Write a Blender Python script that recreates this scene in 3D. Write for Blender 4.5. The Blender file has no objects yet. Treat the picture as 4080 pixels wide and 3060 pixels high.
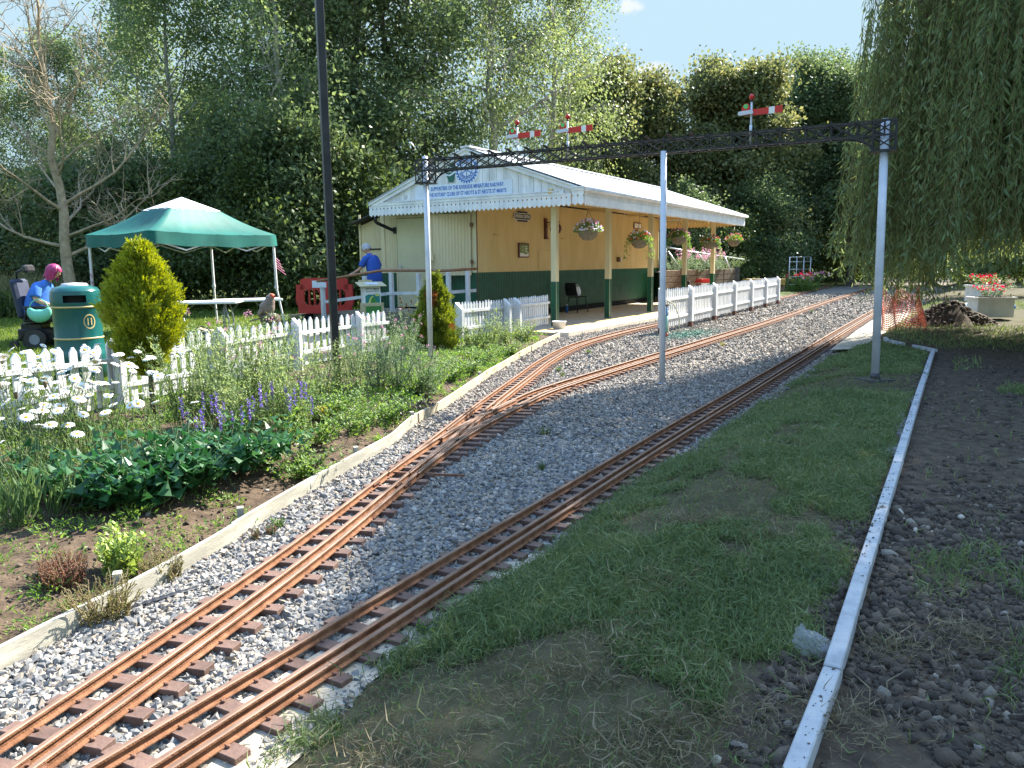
import bpy, bmesh, math, random
import numpy as np
from mathutils import Vector, Matrix
R = math.radians
rng = np.random.default_rng(7); random.seed(7)
S = bpy.context.scene; COL = S.collection
# ---------------- camera ----------------
F, CX, CY, HOR, ROLL, H = 3100., 2040., 1530., 1055., .012, 1.42
PIT = math.atan((CY-HOR)/F)
FW = np.array([0, math.cos(PIT), -math.sin(PIT)]); UP0 = np.array([0, math.sin(PIT), math.cos(PIT)])
RT_ = math.cos(ROLL)*np.array([1., 0, 0])-math.sin(ROLL)*UP0
UP_ = math.sin(ROLL)*np.array([1., 0, 0])+math.cos(ROLL)*UP0
cam = bpy.data.cameras.new('camera'); co = bpy.data.objects.new('camera', cam); COL.objects.link(co)
m = Matrix.Identity(4)
for i in range(3):
    m[i][0], m[i][1], m[i][2] = RT_[i], UP_[i], -FW[i]
m[2][3] = H
co.matrix_world = m
cam.sensor_width = 36; cam.lens = F/4080*36; cam.clip_end = 3000; cam.clip_start = .05
S.camera = co
def ray(px, py): return FW+RT_*(px-CX)/F-UP_*(py-CY)/F
def G(px, py, z=0.):                       # survey: ground point seen at a photo pixel
    d = ray(px, py); t = (z-H)/d[2]; return Vector((d[0]*t, d[1]*t, z))
def AT(px, py, Y):                         # survey: point at a photo pixel and a known distance
    d = ray(px, py); t = Y/d[1]; return Vector((d[0]*t, Y, H+d[2]*t))
# ---------------- sky and sun ----------------
EL, AZ = R(42), R(45)
W = bpy.data.worlds.new("World"); S.world = W; W.use_nodes = True
nt = W.node_tree; nt.nodes.clear()
out = nt.nodes.new('ShaderNodeOutputWorld'); bg = nt.nodes.new('ShaderNodeBackground')
sky = nt.nodes.new('ShaderNodeTexSky'); sky.sky_type = 'NISHITA'; sky.sun_disc = False
sky.sun_elevation = EL; sky.sun_rotation = AZ; sky.air_density = 1.0; sky.dust_density = .25; sky.ozone_density = 2.5
bg.inputs[1].default_value = .15
# two small fair-weather clouds far off in the sky
tc = nt.nodes.new('ShaderNodeTexCoord'); tc0 = nt.nodes.new('ShaderNodeTexCoord'); sx = nt.nodes.new('ShaderNodeSeparateXYZ'); nt.links.new(tc0.outputs['Generated'], sx.inputs[0])
er_ = nt.nodes.new('ShaderNodeMapRange'); er_.interpolation_type = 'SMOOTHSTEP'    # caps sky brightness near the horizon, raises the cap overhead to keep fill light
for k, v in ((1, .36), (2, .62), (3, 0), (4, 1)): er_.inputs[k].default_value = v
nt.links.new(sx.outputs[2], er_.inputs[0]); lim = nt.nodes.new('ShaderNodeMix'); lim.data_type = 'RGBA'; lim.inputs['A'].default_value = (.70, .98, 1.16, 1); lim.inputs['B'].default_value = (2.6, 2.9, 3.1, 1)
nt.links.new(er_.outputs[0], lim.inputs['Factor'])
mn = nt.nodes.new('ShaderNodeVectorMath'); mn.operation = 'MINIMUM'; nt.links.new(lim.outputs['Result'], mn.inputs[1])
nt.links.new(sky.outputs[0], mn.inputs[0]); last = mn.outputs[0]
for px, py, w in ((2510, 30, .020), (2580, 300, .032)):
    d = ray(px, py); d = d/np.linalg.norm(d)
    sub = nt.nodes.new('ShaderNodeVectorMath'); sub.operation = 'SUBTRACT'; sub.inputs[1].default_value = d
    nt.links.new(tc.outputs['Generated'], sub.inputs[0])
    sc = nt.nodes.new('ShaderNodeVectorMath'); sc.operation = 'MULTIPLY'; sc.inputs[1].default_value = (1/w, 1/w, 1.9/w)
    nt.links.new(sub.outputs[0], sc.inputs[0])
    ln = nt.nodes.new('ShaderNodeVectorMath'); ln.operation = 'LENGTH'; nt.links.new(sc.outputs[0], ln.inputs[0])
    nz = nt.nodes.new('ShaderNodeTexNoise'); nz.inputs['Scale'].default_value = 1.6/w; nz.inputs['Detail'].default_value = 6
    nt.links.new(tc.outputs['Generated'], nz.inputs['Vector'])
    ad = nt.nodes.new('ShaderNodeMath'); ad.operation = 'MULTIPLY_ADD'; ad.inputs[1].default_value = 1.6
    nt.links.new(nz.outputs[0], ad.inputs[0]); nt.links.new(ln.outputs['Value'], ad.inputs[2])
    mr = nt.nodes.new('ShaderNodeMapRange'); mr.interpolation_type = 'SMOOTHSTEP'
    for k, v in ((1, 1.75), (2, 1.15), (3, 0), (4, .75)): mr.inputs[k].default_value = v
    nt.links.new(ad.outputs[0], mr.inputs[0])
    mx = nt.nodes.new('ShaderNodeMix'); mx.data_type = 'RGBA'; mx.inputs['B'].default_value = (1.2, 1.22, 1.24, 1)
    nt.links.new(mr.outputs[0], mx.inputs['Factor']); nt.links.new(last, mx.inputs['A']); last = mx.outputs['Result']
nt.links.new(last, bg.inputs[0]); nt.links.new(bg.outputs[0], out.inputs[0])
sl = bpy.data.lights.new('sun', 'SUN'); sl.energy = 3.5; sl.angle = R(.53); sl.color = (1, .94, .84)
so = bpy.data.objects.new('sun', sl); COL.objects.link(so)
SUN = Vector((math.cos(EL)*math.sin(AZ), math.cos(EL)*math.cos(AZ), math.sin(EL)))
so.rotation_euler = SUN.to_track_quat('Z', 'Y').to_euler(); so.location = (20, 20, 30)
S.view_settings.view_transform = 'Standard'; S.view_settings.look = 'None'
S.view_settings.exposure = 2.5; S.view_settings.gamma = 1
S.render.engine = 'CYCLES'
S.cycles.max_bounces = 6; S.cycles.transparent_max_bounces = 6; S.cycles.use_denoising = True
# ---------------- materials ----------------
def nd(nt, t, **k):
    n = nt.nodes.new('ShaderNode'+t)
    for a, b in k.items():
        try: setattr(n, a, b)
        except Exception: n.inputs[a].default_value = b
    return n
def hexc(c): return tuple(c)+(1,) if len(c) == 3 else c
def mat(name, a, b=None, rough=.7, scale=8., bump=0., bscale=None, metal=0., spec=.5, detail=6, lo=.35, hi=.65, c=None, stretch=None, trans=0., weave=0):
    """principled material: colour a drifting to b by noise, a little relief"""
    m = bpy.data.materials.new(name); m.use_nodes = True; nt = m.node_tree
    p = nt.nodes['Principled BSDF']; p.inputs['Roughness'].default_value = rough; p.inputs['Metallic'].default_value = metal
    p.inputs['Specular IOR Level'].default_value = spec
    tc = nd(nt, 'TexCoord'); vec = tc.outputs['Object']
    if stretch:
        mp = nd(nt, 'Mapping'); mp.inputs['Scale'].default_value = stretch; nt.links.new(vec, mp.inputs[0]); vec = mp.outputs[0]
    if b is None: p.inputs['Base Color'].default_value = hexc(a)
    else:
        n = nd(nt, 'TexNoise'); n.inputs['Scale'].default_value = scale; n.inputs['Detail'].default_value = detail; n.inputs['Roughness'].default_value = .6
        nt.links.new(vec, n.inputs['Vector'])
        r = nd(nt, 'ValToRGB'); e = r.color_ramp.elements
        e[0].position = lo; e[0].color = hexc(a); e[1].position = hi; e[1].color = hexc(b)
        if c is not None:
            e3 = e.new(min(.98, hi+.14)); e3.color = hexc(c)
        nt.links.new(n.outputs[0], r.inputs[0]); nt.links.new(r.outputs[0], p.inputs['Base Color'])
    if bump:
        n2 = nd(nt, 'TexNoise'); n2.inputs['Scale'].default_value = bscale or scale*3; n2.inputs['Detail'].default_value = 5
        nt.links.new(vec, n2.inputs['Vector'])
        bp = nd(nt, 'Bump'); bp.inputs['Strength'].default_value = bump; bp.inputs['Distance'].default_value = .01
        nt.links.new(n2.outputs[0], bp.inputs['Height']); nt.links.new(bp.outputs[0], p.inputs['Normal'])
    return m
def leafmat(name, cols, trans=.45, rough=.5, tint=1.25, nscale=1.2):
    """thin leaves: each leaf its own hue, light shines through"""
    m = bpy.data.materials.new(name); m.use_nodes = True; nt = m.node_tree
    p = nt.nodes['Principled BSDF']; p.inputs['Roughness'].default_value = rough; p.inputs['Specular IOR Level'].default_value = .35
    o = nt.nodes['Material Output']
    g = nd(nt, 'NewGeometry'); r = nd(nt, 'ValToRGB'); el = r.color_ramp.elements
    for i, c in enumerate(cols):
        e = el[i] if i < 2 else el.new(i/(len(cols)-1))
        e.color = hexc(c)
    for i in range(len(cols)): el[i].position = i/(len(cols)-1)
    for e, c in zip(el, cols): e.color = hexc(c)
    n = nd(nt, 'TexNoise'); n.inputs['Scale'].default_value = nscale; n.inputs['Detail'].default_value = 2
    tc = nd(nt, 'TexCoord'); nt.links.new(tc.outputs['Object'], n.inputs['Vector'])
    mx = nd(nt, 'Math', operation='MULTIPLY_ADD'); mx.inputs[1].default_value = .55
    nt.links.new(g.outputs['Random Per Island'], mx.inputs[0])
    s2 = nd(nt, 'Math', operation='MULTIPLY_ADD'); s2.inputs[1].default_value = .9; s2.inputs[2].default_value = -.22
    nt.links.new(n.outputs[0], s2.inputs[0]); nt.links.new(s2.outputs[0], mx.inputs[2])
    nt.links.new(mx.outputs[0], r.inputs[0])
    nt.links.new(r.outputs[0], p.inputs['Base Color'])
    t = nd(nt, 'BsdfTranslucent'); hs = nd(nt, 'HueSaturation'); hs.inputs['Value'].default_value = tint; hs.inputs['Hue'].default_value = .485
    hs.inputs['Saturation'].default_value = 1.1
    nt.links.new(r.outputs[0], hs.inputs['Color']); nt.links.new(hs.outputs[0], t.inputs[0])
    ms = nd(nt, 'MixShader'); ms.inputs[0].default_value = trans
    nt.links.new(p.outputs[0], ms.inputs[1]); nt.links.new(t.outputs[0], ms.inputs[2]); nt.links.new(ms.outputs[0], o.inputs[0])
    return m
def islandmat(name, cols, rough=.8, bump=.3, bs=60):
    m = bpy.data.materials.new(name); m.use_nodes = True; nt = m.node_tree
    p = nt.nodes['Principled BSDF']; p.inputs['Roughness'].default_value = rough
    g = nd(nt, 'NewGeometry'); r = nd(nt, 'ValToRGB'); el = r.color_ramp.elements
    while len(el) < len(cols): el.new(.5)
    for i, (pos, c) in enumerate(cols): el[i].position = pos; el[i].color = hexc(c)
    nt.links.new(g.outputs['Random Per Island'], r.inputs[0])
    n = nd(nt, 'TexNoise'); n.inputs['Scale'].default_value = bs
    tc = nd(nt, 'TexCoord'); nt.links.new(tc.outputs['Object'], n.inputs['Vector'])
    mx = nd(nt, 'Mix'); mx.data_type = 'RGBA'; mx.blend_type = 'MULTIPLY'; mx.inputs['Factor'].default_value = .45
    nt.links.new(r.outputs[0], mx.inputs['A']); nt.links.new(n.outputs[0], mx.inputs['B'])
    nt.links.new(mx.outputs['Result'], p.inputs['Base Color'])
    if bump:
        bp = nd(nt, 'Bump'); bp.inputs['Strength'].default_value = bump; bp.inputs['Distance'].default_value = .004
        nt.links.new(n.outputs[0], bp.inputs['Height']); nt.links.new(bp.outputs[0], p.inputs['Normal'])
    return m
# ---------------- objects ----------------
def tag(o, label=None, cat=None, group=None, kind=None):
    if label: o['label'] = label
    if cat: o['category'] = cat
    if group: o['group'] = group
    if kind: o['kind'] = kind
    return o
def thing(name, label, cat, loc=(0, 0, 0), rz=0, group=None):
    o = bpy.data.objects.new(name, None); COL.objects.link(o); o.empty_display_size = .1
    o.location = loc; o.rotation_euler = (0, 0, rz)
    return tag(o, label, cat, group)
def link(name, me, mats, parent=None, loc=None):
    o = bpy.data.objects.new(name, me); COL.objects.link(o)
    for mm in (mats if isinstance(mats, (list, tuple)) else [mats]):
        if mm and len(me.materials) < 8: me.materials.append(mm)
    if parent: o.parent = parent
    if loc is not None: o.location = loc
    return o
def npmesh(name, v, f, smooth=False, mi=None):
    """mesh from arrays; f is (n,k)"""
    v = np.asarray(v, np.float32); f = np.asarray(f, np.int32); n, k = f.shape
    me = bpy.data.meshes.new(name); me.vertices.add(len(v)); me.vertices.foreach_set('co', v.ravel())
    me.loops.add(n*k); me.loops.foreach_set('vertex_index', f.ravel())
    me.polygons.add(n); me.polygons.foreach_set('loop_start', np.arange(n, dtype=np.int32)*k)
    try: me.polygons.foreach_set('loop_total', np.full(n, k, np.int32))
    except Exception: pass
    if mi is not None: me.polygons.foreach_set('material_index', np.asarray(mi, np.int32))
    me.polygons.foreach_set('use_smooth', np.full(n, smooth))
    me.update(calc_edges=True); me.validate()
    return me
class MB:
    """collects solids; build() links them as one mesh object"""
    def __init__(s): s.v = []; s.f = []; s.m = []; s.sm = []
    def add(s, vs, fs, m=0, smooth=False):
        b = len(s.v); s.v += [tuple(x) for x in vs]
        for f in fs: s.f.append([b+i for i in f]); s.m.append(m); s.sm.append(smooth)
        return s
    def box(s, c, d, rz=0, m=0, mat4=None):
        x, y, z = d[0]/2, d[1]/2, d[2]/2
        vs = [Vector((a, b, e)) for e in (-z, z) for a, b in ((-x, -y), (x, -y), (x, y), (-x, y))]
        M = mat4 or (Matrix.Translation(c) @ Matrix.Rotation(rz, 4, 'Z'))
        return s.add([M @ v for v in vs], [(3, 2, 1, 0), (4, 5, 6, 7), (0, 1, 5, 4), (1, 2, 6, 5), (2, 3, 7, 6), (3, 0, 4, 7)], m)
    def bar(s, a, b, w, h=None, m=0, up=(0, 0, 1)):
        """square bar from a to b"""
        a, b = Vector(a), Vector(b); h = h or w; d = (b-a); L = d.length
        if L < 1e-6: return s
        d /= L; u = Vector(up)
        if abs(d.dot(u)) > .98: u = Vector((0, 1, 0))
        x = d.cross(u).normalized(); y = x.cross(d)
        vs = [p+x*i*w/2+y*j*h/2 for p in (a, b) for i, j in ((-1, -1), (1, -1), (1, 1), (-1, 1))]
        return s.add(vs, [(0, 1, 2, 3), (7, 6, 5, 4), (0, 4, 5, 1), (1, 5, 6, 2), (2, 6, 7, 3), (3, 7, 4, 0)], m)
    def tube(s, path, r, n=8, m=0, cap=True, smooth=True):
        P = [Vector(p) for p in path]; rr = r if isinstance(r, (list, tuple, np.ndarray)) else [r]*len(P); vs = []
        u = None
        for i, p in enumerate(P):
            d = (P[min(i+1, len(P)-1)]-P[max(i-1, 0)])
            if d.length < 1e-9: d = Vector((0, 0, 1))
            d.normalize()
            if u is None: u = d.orthogonal().normalized()
            else:
                u = u-d*u.dot(d)
                u = u.normalized() if u.length > 1e-6 else d.orthogonal().normalized()
            w = d.cross(u)
            for k in range(n):
                a = 2*math.pi*k/n; vs.append(p+(u*math.cos(a)+w*math.sin(a))*rr[i])
        fs = [(i*n+k, i*n+(k+1) % n, (i+1)*n+(k+1) % n, (i+1)*n+k) for i in range(len(P)-1) for k in range(n)]
        s.add(vs, fs, m, smooth)
        if cap: s.add([vs[k] for k in range(n)], [tuple(range(n))[::-1]], m); s.add(vs[-n:], [tuple(range(n))], m)
        return s
    def lathe(s, prof, n=24, c=(0, 0, 0), m=0, smooth=True, ms=None):
        vs = [(c[0]+r*math.cos(2*math.pi*k/n), c[1]+r*math.sin(2*math.pi*k/n), c[2]+z) for r, z in prof for k in range(n)]
        for i in range(len(prof)-1):
            s_m = ms[i] if ms else m
            b = [vs[i*n+k] for k in range(n)]+[vs[(i+1)*n+k] for k in range(n)]
            s.add(b, [(k, (k+1) % n, n+(k+1) % n, n+k) for k in range(n)], s_m, smooth)
        return s
    def prism(s, poly, o, ax, ay, depth, m=0):
        """flat outline poly in the plane (o, ax, ay), pushed out by vector depth"""
        o, ax, ay, dp = Vector(o), Vector(ax), Vector(ay), Vector(depth); n = len(poly)
        a = [o+ax*p[0]+ay*p[1] for p in poly]; b = [p+dp for p in a]
        return s.add(a+b, [tuple(range(n))[::-1], tuple(range(n, 2*n))]+[(i, (i+1) % n, n+(i+1) % n, n+i) for i in range(n)], m)
    def sphere(s, c, r, n=12, m=0, sc=(1, 1, 1)):
        vs = []; k = n//2+1
        for i in range(k):
            t = math.pi*i/(k-1)
            for j in range(n):
                a = 2*math.pi*j/n; vs.append((c[0]+r*sc[0]*math.sin(t)*math.cos(a), c[1]+r*sc[1]*math.sin(t)*math.sin(a), c[2]+r*sc[2]*math.cos(t)))
        return s.add(vs, [(i*n+j, (i+1)*n+j, (i+1)*n+(j+1) % n, i*n+(j+1) % n) for i in range(k-1) for j in range(n)], m, True)
    def build(s, name, mats, parent=None, loc=None, bevel=0):
        me = bpy.data.meshes.new(name); me.from_pydata(s.v, [], s.f)
        me.polygons.foreach_set('material_index', s.m); me.polygons.foreach_set('use_smooth', s.sm)
        me.update()
        bm = bmesh.new(); bm.from_mesh(me); bmesh.ops.remove_doubles(bm, verts=bm.verts, dist=1e-5)
        bmesh.ops.recalc_face_normals(bm, faces=bm.faces)
        if bevel: bmesh.ops.bevel(bm, geom=[e for e in bm.edges if e.calc_face_angle(0) > .5], offset=bevel, segments=1, affect='EDGES', clamp_overlap=True)
        bm.to_mesh(me); bm.free()
        return link(name, me, mats, parent, loc)
def copy_tree(o, parent=None):
    c = o.copy(); COL.objects.link(c)
    if parent: c.parent = parent
    for ch in list(o.children): copy_tree(ch, c)
    return c
def text(name, s, size, mt, parent, o, ax, ay, depth=.002, align='CENTER', sx=1., bold=0.):
    """raised lettering: mesh in the plane (o, ax, ay)"""
    cu = bpy.data.curves.new(name, 'FONT'); cu.body = s; cu.size = size; cu.align_x = align; cu.align_y = 'CENTER'; cu.extrude = depth; cu.offset = bold; cu.resolution_u = 2
    t = bpy.data.objects.new(name, cu); COL.objects.link(t)
    dg = bpy.context.evaluated_depsgraph_get(); me = bpy.data.meshes.new_from_object(t.evaluated_get(dg))
    bpy.data.objects.remove(t); bpy.data.curves.remove(cu)
    ax = Vector(ax).normalized(); ay = Vector(ay).normalized(); n = ax.cross(ay)
    M = Matrix(((ax.x*sx, ay.x, n.x, o[0]), (ax.y*sx, ay.y, n.y, o[1]), (ax.z*sx, ay.z, n.z, o[2]), (0, 0, 0, 1)))
    me.transform(M); me.materials.clear()
    return link(name, me, mt, parent)
def spline(pts, step):
    """even points along a smooth curve through pts"""
    P = np.array(pts, float); out = []
    E = np.vstack([2*P[0]-P[1], P, 2*P[-1]-P[-2]])
    for i in range(1, len(E)-2):
        t = np.linspace(0, 1, 24, endpoint=False)[:, None]; a, b, c, d = E[i-1], E[i], E[i+1], E[i+2]
        out.append(.5*((2*b)+(-a+c)*t+(2*a-5*b+4*c-d)*t**2+(-a+3*b-3*c+d)*t**3))
    C = np.vstack(out+[P[-1:]]); s = np.r_[0, np.cumsum(np.linalg.norm(np.diff(C, axis=0), axis=1))]
    q = np.arange(0, s[-1], step)
    return np.stack([np.interp(q, s, C[:, k]) for k in range(C.shape[1])], 1)
def rotmats(n, tilt=None):
    q = rng.normal(size=(n, 4)); q /= np.linalg.norm(q, axis=1)[:, None]; w, x, y, z = q.T
    return np.stack([np.stack([1-2*(y*y+z*z), 2*(x*y-z*w), 2*(x*z+y*w)], 1), np.stack([2*(x*y+z*w), 1-2*(x*x+z*z), 2*(y*z-x*w)], 1), np.stack([2*(x*z-y*w), 2*(y*z+x*w), 1-2*(x*x+y*y)], 1)], 1)
def frames(d, roll=None):
    """per-row orthonormal frame (side, along, normal) for directions d"""
    d = d/np.linalg.norm(d, axis=1)[:, None]; r = rng.normal(size=d.shape) if roll is None else roll
    s = np.cross(d, r); s /= (np.linalg.norm(s, axis=1)[:, None]+1e-9); return s, d, np.cross(s, d)
def leaves(P, D, L, Wd, fold=.25, curl=.25, roll=None):
    """leaf blades: base P, direction D, length L, width Wd -> two quads folded on the midrib"""
    n = len(P); L = np.broadcast_to(L, n)[:, None]; Wd = np.broadcast_to(Wd, n)[:, None]
    s, d, nn = frames(D, roll)
    mid = P+d*L*.5+nn*L*curl*.22; tip = P+d*L*(1-.12*abs(curl))-nn*L*curl*.12
    l = mid-d*L*.06+s*Wd*.5+nn*Wd*fold; r = mid-d*L*.06-s*Wd*.5+nn*Wd*fold
    v = np.stack([P, l, tip, r, mid], 1).reshape(-1, 3); b = np.arange(n)[:, None]*5
    f = np.concatenate([b+[[0, 4, 2, 1]], b+[[0, 3, 2, 4]]])
    return v, f
def quads(P, D, L, Wd, roll=None):
    """single diamond leaf"""
    n = len(P); L = np.broadcast_to(L, n)[:, None]; Wd = np.broadcast_to(Wd, n)[:, None]
    s, d, nn = frames(D, roll)
    v = np.stack([P, P+d*L*.45+s*Wd*.5, P+d*L, P+d*L*.45-s*Wd*.5], 1).reshape(-1, 3)
    return v, np.arange(n*4).reshape(n, 4)
def cat(parts):
    vs, fs, o = [], [], 0
    for v, f in parts: vs.append(v); fs.append(f+o); o += len(v)
    return np.concatenate(vs), np.concatenate(fs)
def unit(n, zlo=-1, zhi=1):
    z = rng.uniform(zlo, zhi, n); a = rng.uniform(0, 2*np.pi, n); r = np.sqrt(1-z*z); return np.stack([r*np.cos(a), r*np.sin(a), z], 1)
# ================= GROUND =================
_tab = np.random.default_rng(3).random((256, 256))
def vn(x, y, s):
    x = np.asarray(x)*s+57.3; y = np.asarray(y)*s+91.7; i = np.floor(x).astype(int); j = np.floor(y).astype(int); u = x-i; v = y-j
    u = u*u*(3-2*u); v = v*v*(3-2*v); g = lambda a, b: _tab[a % 256, b % 256]
    return (g(i, j)*(1-u)+g(i+1, j)*u)*(1-v)+(g(i, j+1)*(1-u)+g(i+1, j+1)*u)*v
def fb(x, y, s): return (vn(x, y, s)+.5*vn(x, y, s*2.1)+.25*vn(x, y, s*4.3))/1.75
def sst(a, b, t): t = np.clip((np.asarray(t)-a)/(b-a), 0, 1); return t*t*(3-2*t)
BU, BV = np.array([.522, .853]), np.array([-.853, .522]); BO = np.array([.84, 16.71])     # station axes: along the platform, away from it, first post
def WL(u, v, z=0): return Vector((BO[0]+BU[0]*u+BV[0]*v, BO[1]+BU[1]*u+BV[1]*v, z))
BRZ = math.atan2(BU[1], BU[0])
BRD = np.array([(1.0, -2.22), (1.8, -2.06), (2.62, -1.85), (3.2, -1.66), (3.7, -1.53), (4.2, -1.43), (4.75, -1.31), (5.47, -1.13), (6.1, -.97), (6.6, -.92), (7.05, -.86), (7.5, -.74), (8.0, -.64), (9.75, -.33), (11, -.06), (12.9, .33), (15.3, .95)])
RTL = np.array([(.8, -1.82), (1.95, -1.18), (4.02, -.03), (6.14, 1.16), (8.33, 2.43), (11.8, 4.42), (15.7, 6.63), (22.4, 10.5), (32, 16.1)])
LTL = np.array([(.8, -1.86), (2.0, -1.53), (3.5, -1.14), (5.1, -.82), (7.5, -.36), (9.5, .06), (11.2, .43), (13.2, 1.02), (15.7, 2.17), (18, 3.44), (24, 6.85), (30, 10.3), (46, 18.9)])
RBL = np.array([(4.9, -.855), (5.6, -.70), (6.3, -.52), (7.0, -.28), (7.7, -.02), (8.5, .32), (10, 1.18), (12.2, 2.46), (15.1, 4.16), (18.6, 6.19), (27.4, 11.1), (40, 18.4)])
GE = [G(*p, .03) for p in [(1000, 3060), (1120, 2950), (1330, 2730), (1560, 2560), (1900, 2350), (2200, 2180), (2490, 1923), (2775, 1783), (2996, 1625), (3218, 1480), (3350, 1391), (3560, 1270)]]
GEx, GEy = [0]*2, None
GEa = np.array([(.8, GE[0].x-.5)]+[(p.y, p.x) for p in GE]+[(30, 16.2), (60, 34)])
def xB(y):
    y = np.asarray(y); return np.where(y < 15.3, np.interp(y, BRD[:, 0], BRD[:, 1]), np.maximum(.95, 1.52+(y-16.29)*.612))
def xR(y): return np.interp(y, GEa[:, 0], GEa[:, 1])
CE = np.array([(p.y, p.x) for p in [G(*q, .2) for q in [(3114, 3060), (3208, 2844), (3306, 2529), (3390, 2291), (3453, 2110), (3530, 1900), (3643, 1568), (3707, 1396)]]])
def xC(y): return np.interp(y, np.r_[.5, CE[:, 0]], np.r_[CE[0, 1]-.45, CE[:, 1]])
FN = np.array([(4.4, -4.85), (6.8, -3.9), (8.0, -3.42), (10.25, -2.65), (11.9, -1.87), (13.9, -.75), (16.8, .83)])   # picket fence line
def xF(y): return np.interp(y, FN[:, 0], FN[:, 1])
def hz(x, y):
    x = np.asarray(x, float); y = np.asarray(y, float)
    l = xB(y)-x; r = x-xR(y)
    z = .13*sst(0, .7, l)+np.where(l < 0, .165*sst(-.02, .8, r), 0)
    z = z+(np.where((l > .05) | (r > .1), .022, .012))*(fb(x, y, 5)-.5)
    z = np.where(y > 15, np.where(l > 0, np.minimum(z, .06+0*z+.07*sst(1, 3, l)), z), z)
    pu, pv = (x-BO[0])*BU[0]+(y-BO[1])*BU[1], (x-BO[0])*BV[0]+(y-BO[1])*BV[1]
    return np.where((pu > -1.4) & (pu < 14.4) & (pv > -1.1) & (pv < 6.5), np.minimum(z, .02), z)
def hz1(x, y): return float(hz(np.array([x]), np.array([y]))[0])
xs = np.concatenate([np.arange(-30, -6, .4), np.arange(-6, 5, .05), np.arange(5, 40.1, .4)]); ys = [.7]
while ys[-1] < 70: ys.append(ys[-1]+max(.045, ys[-1]*.012))
ys = np.array(ys); XX, YY = np.meshgrid(xs, ys); ZZ = hz(XX, YY)
xc = (xs[:-1]+xs[1:])/2; yc = (ys[:-1]+ys[1:])/2; XC, YC = np.meshgrid(xc, yc)
reg = np.full(XC.shape, 2)                                  # 0 ballast 1 bed soil 2 lawn 3 right grass bank 4 bare soil
l = xB(YC)-XC; r = XC-xR(YC)
reg[(l <= 0) & (r <= 0)] = 0
reg[(l > 0) & (XC > xF(YC)-.05) & (YC < 16.5)] = 1
reg[(r > 0)] = 3
reg[(r > 0) & (XC > xC(YC)-.22) & (YC < CE[-1, 0]+1.2)] = 4
M_ = {}
def soilmat(name, a, b, c, s=14):
    m = mat(name, a, b, .95, s, .9, s*4, c=c, spec=.15); return m
M_['ballast'] = mat('ballast_ground', (.09, .08, .07), (.25, .215, .175), .95, 34, 1, 60, c=(.35, .3, .245), lo=.36, hi=.6, spec=.2)
M_['soil'] = soilmat('flower_bed_soil', (.045, .032, .022), (.11, .078, .052), (.17, .12, .08))
M_['bare'] = soilmat('turned_soil', (.042, .032, .024), (.10, .075, .053), (.16, .125, .09))
M_['turf'] = mat('turf_ground', (.045, .06, .02), (.09, .115, .03), .95, 3.5, .6, 40, c=(.17, .15, .07), spec=.1)
M_['bank'] = mat('bank_ground', (.05, .045, .025), (.09, .08, .045), .95, 6, .8, 40, c=(.16, .13, .08), spec=.1)
ij = np.arange(XX.size).reshape(XX.shape)
Q = np.stack([ij[:-1, :-1], ij[:-1, 1:], ij[1:, 1:], ij[1:, :-1]], -1)
PV = np.stack([XX, YY, ZZ], -1).reshape(-1, 3)
for k, (n, mm) in enumerate((('ballast', 'ballast'), ('flower_bed_soil', 'soil'), ('lawn', 'turf'), ('grass_bank', 'bank'), ('turned_soil', 'bare'))):
    q = Q[reg == k]; ids, inv = np.unique(q, return_inverse=True)
    o = link(n, npmesh(n, PV[ids], inv.reshape(q.shape), True), M_[mm]); o['kind'] = 'structure'
o = MB().add([(-600, -40, -.12), (600, -40, -.12), (600, 900, -.12), (-600, 900, -.12)], [(0, 1, 2, 3)]).build('ground', M_['turf']); o['kind'] = 'structure'
# ---- loose stones: real lumps ----
def icos():
    t = (1+5**.5)/2; v = np.array([(-1, t, 0), (1, t, 0), (-1, -t, 0), (1, -t, 0), (0, -1, t), (0, 1, t), (0, -1, -t), (0, 1, -t), (t, 0, -1), (t, 0, 1), (-t, 0, -1), (-t, 0, 1)], float)
    f = np.array([(0, 11, 5), (0, 5, 1), (0, 1, 7), (0, 7, 10), (0, 10, 11), (1, 5, 9), (5, 11, 4), (11, 10, 2), (10, 7, 6), (7, 1, 8), (3, 9, 4), (3, 4, 2), (3, 2, 6), (3, 6, 8), (3, 8, 9), (4, 9, 5), (2, 4, 11), (6, 2, 10), (8, 6, 7), (9, 8, 1)])
    return v/np.linalg.norm(v[0]), f
OCT = (np.array([(1, 0, 0), (-1, 0, 0), (0, 1, 0), (0, -1, 0), (0, 0, 1), (0, 0, -1)], float), np.array([(0, 2, 4), (2, 1, 4), (1, 3, 4), (3, 0, 4), (2, 0, 5), (1, 2, 5), (3, 1, 5), (0, 3, 5)]))
def lumps(P, r, tmpl, flat=.7, jit=.28):
    tv, tf = tmpl; n = len(P); k = len(tv)
    v = tv[None]*(1+rng.normal(0, jit, (n, k, 1)).clip(-.45, .6))
    v = v*np.stack([rng.uniform(.75, 1.35, n), rng.uniform(.75, 1.2, n), rng.uniform(.45, .9, n)], 1)[:, None, :]
    v = np.einsum('nij,nkj->nki', rotmats(n), v); v[:, :, 2] *= flat+.15
    v = v*np.broadcast_to(r, n)[:, None, None]+P[:, None, :]
    f = tf[None]+(np.arange(n)*k)[:, None, None]
    return v.reshape(-1, 3), f.reshape(-1, tf.shape[1])
def scatter(n, y0, y1, x0, x1, keep=None):
    y = rng.uniform(y0, y1, n); a = x0(y); b = x1(y); x = a+rng.random(n)*(b-a)
    if keep is not None:
        w = (b-a); k = (rng.random(n) < w/w.max()) & keep(x, y); x, y = x[k], y[k]
    return x, y
IC = icos(); parts = []; warm = []
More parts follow.
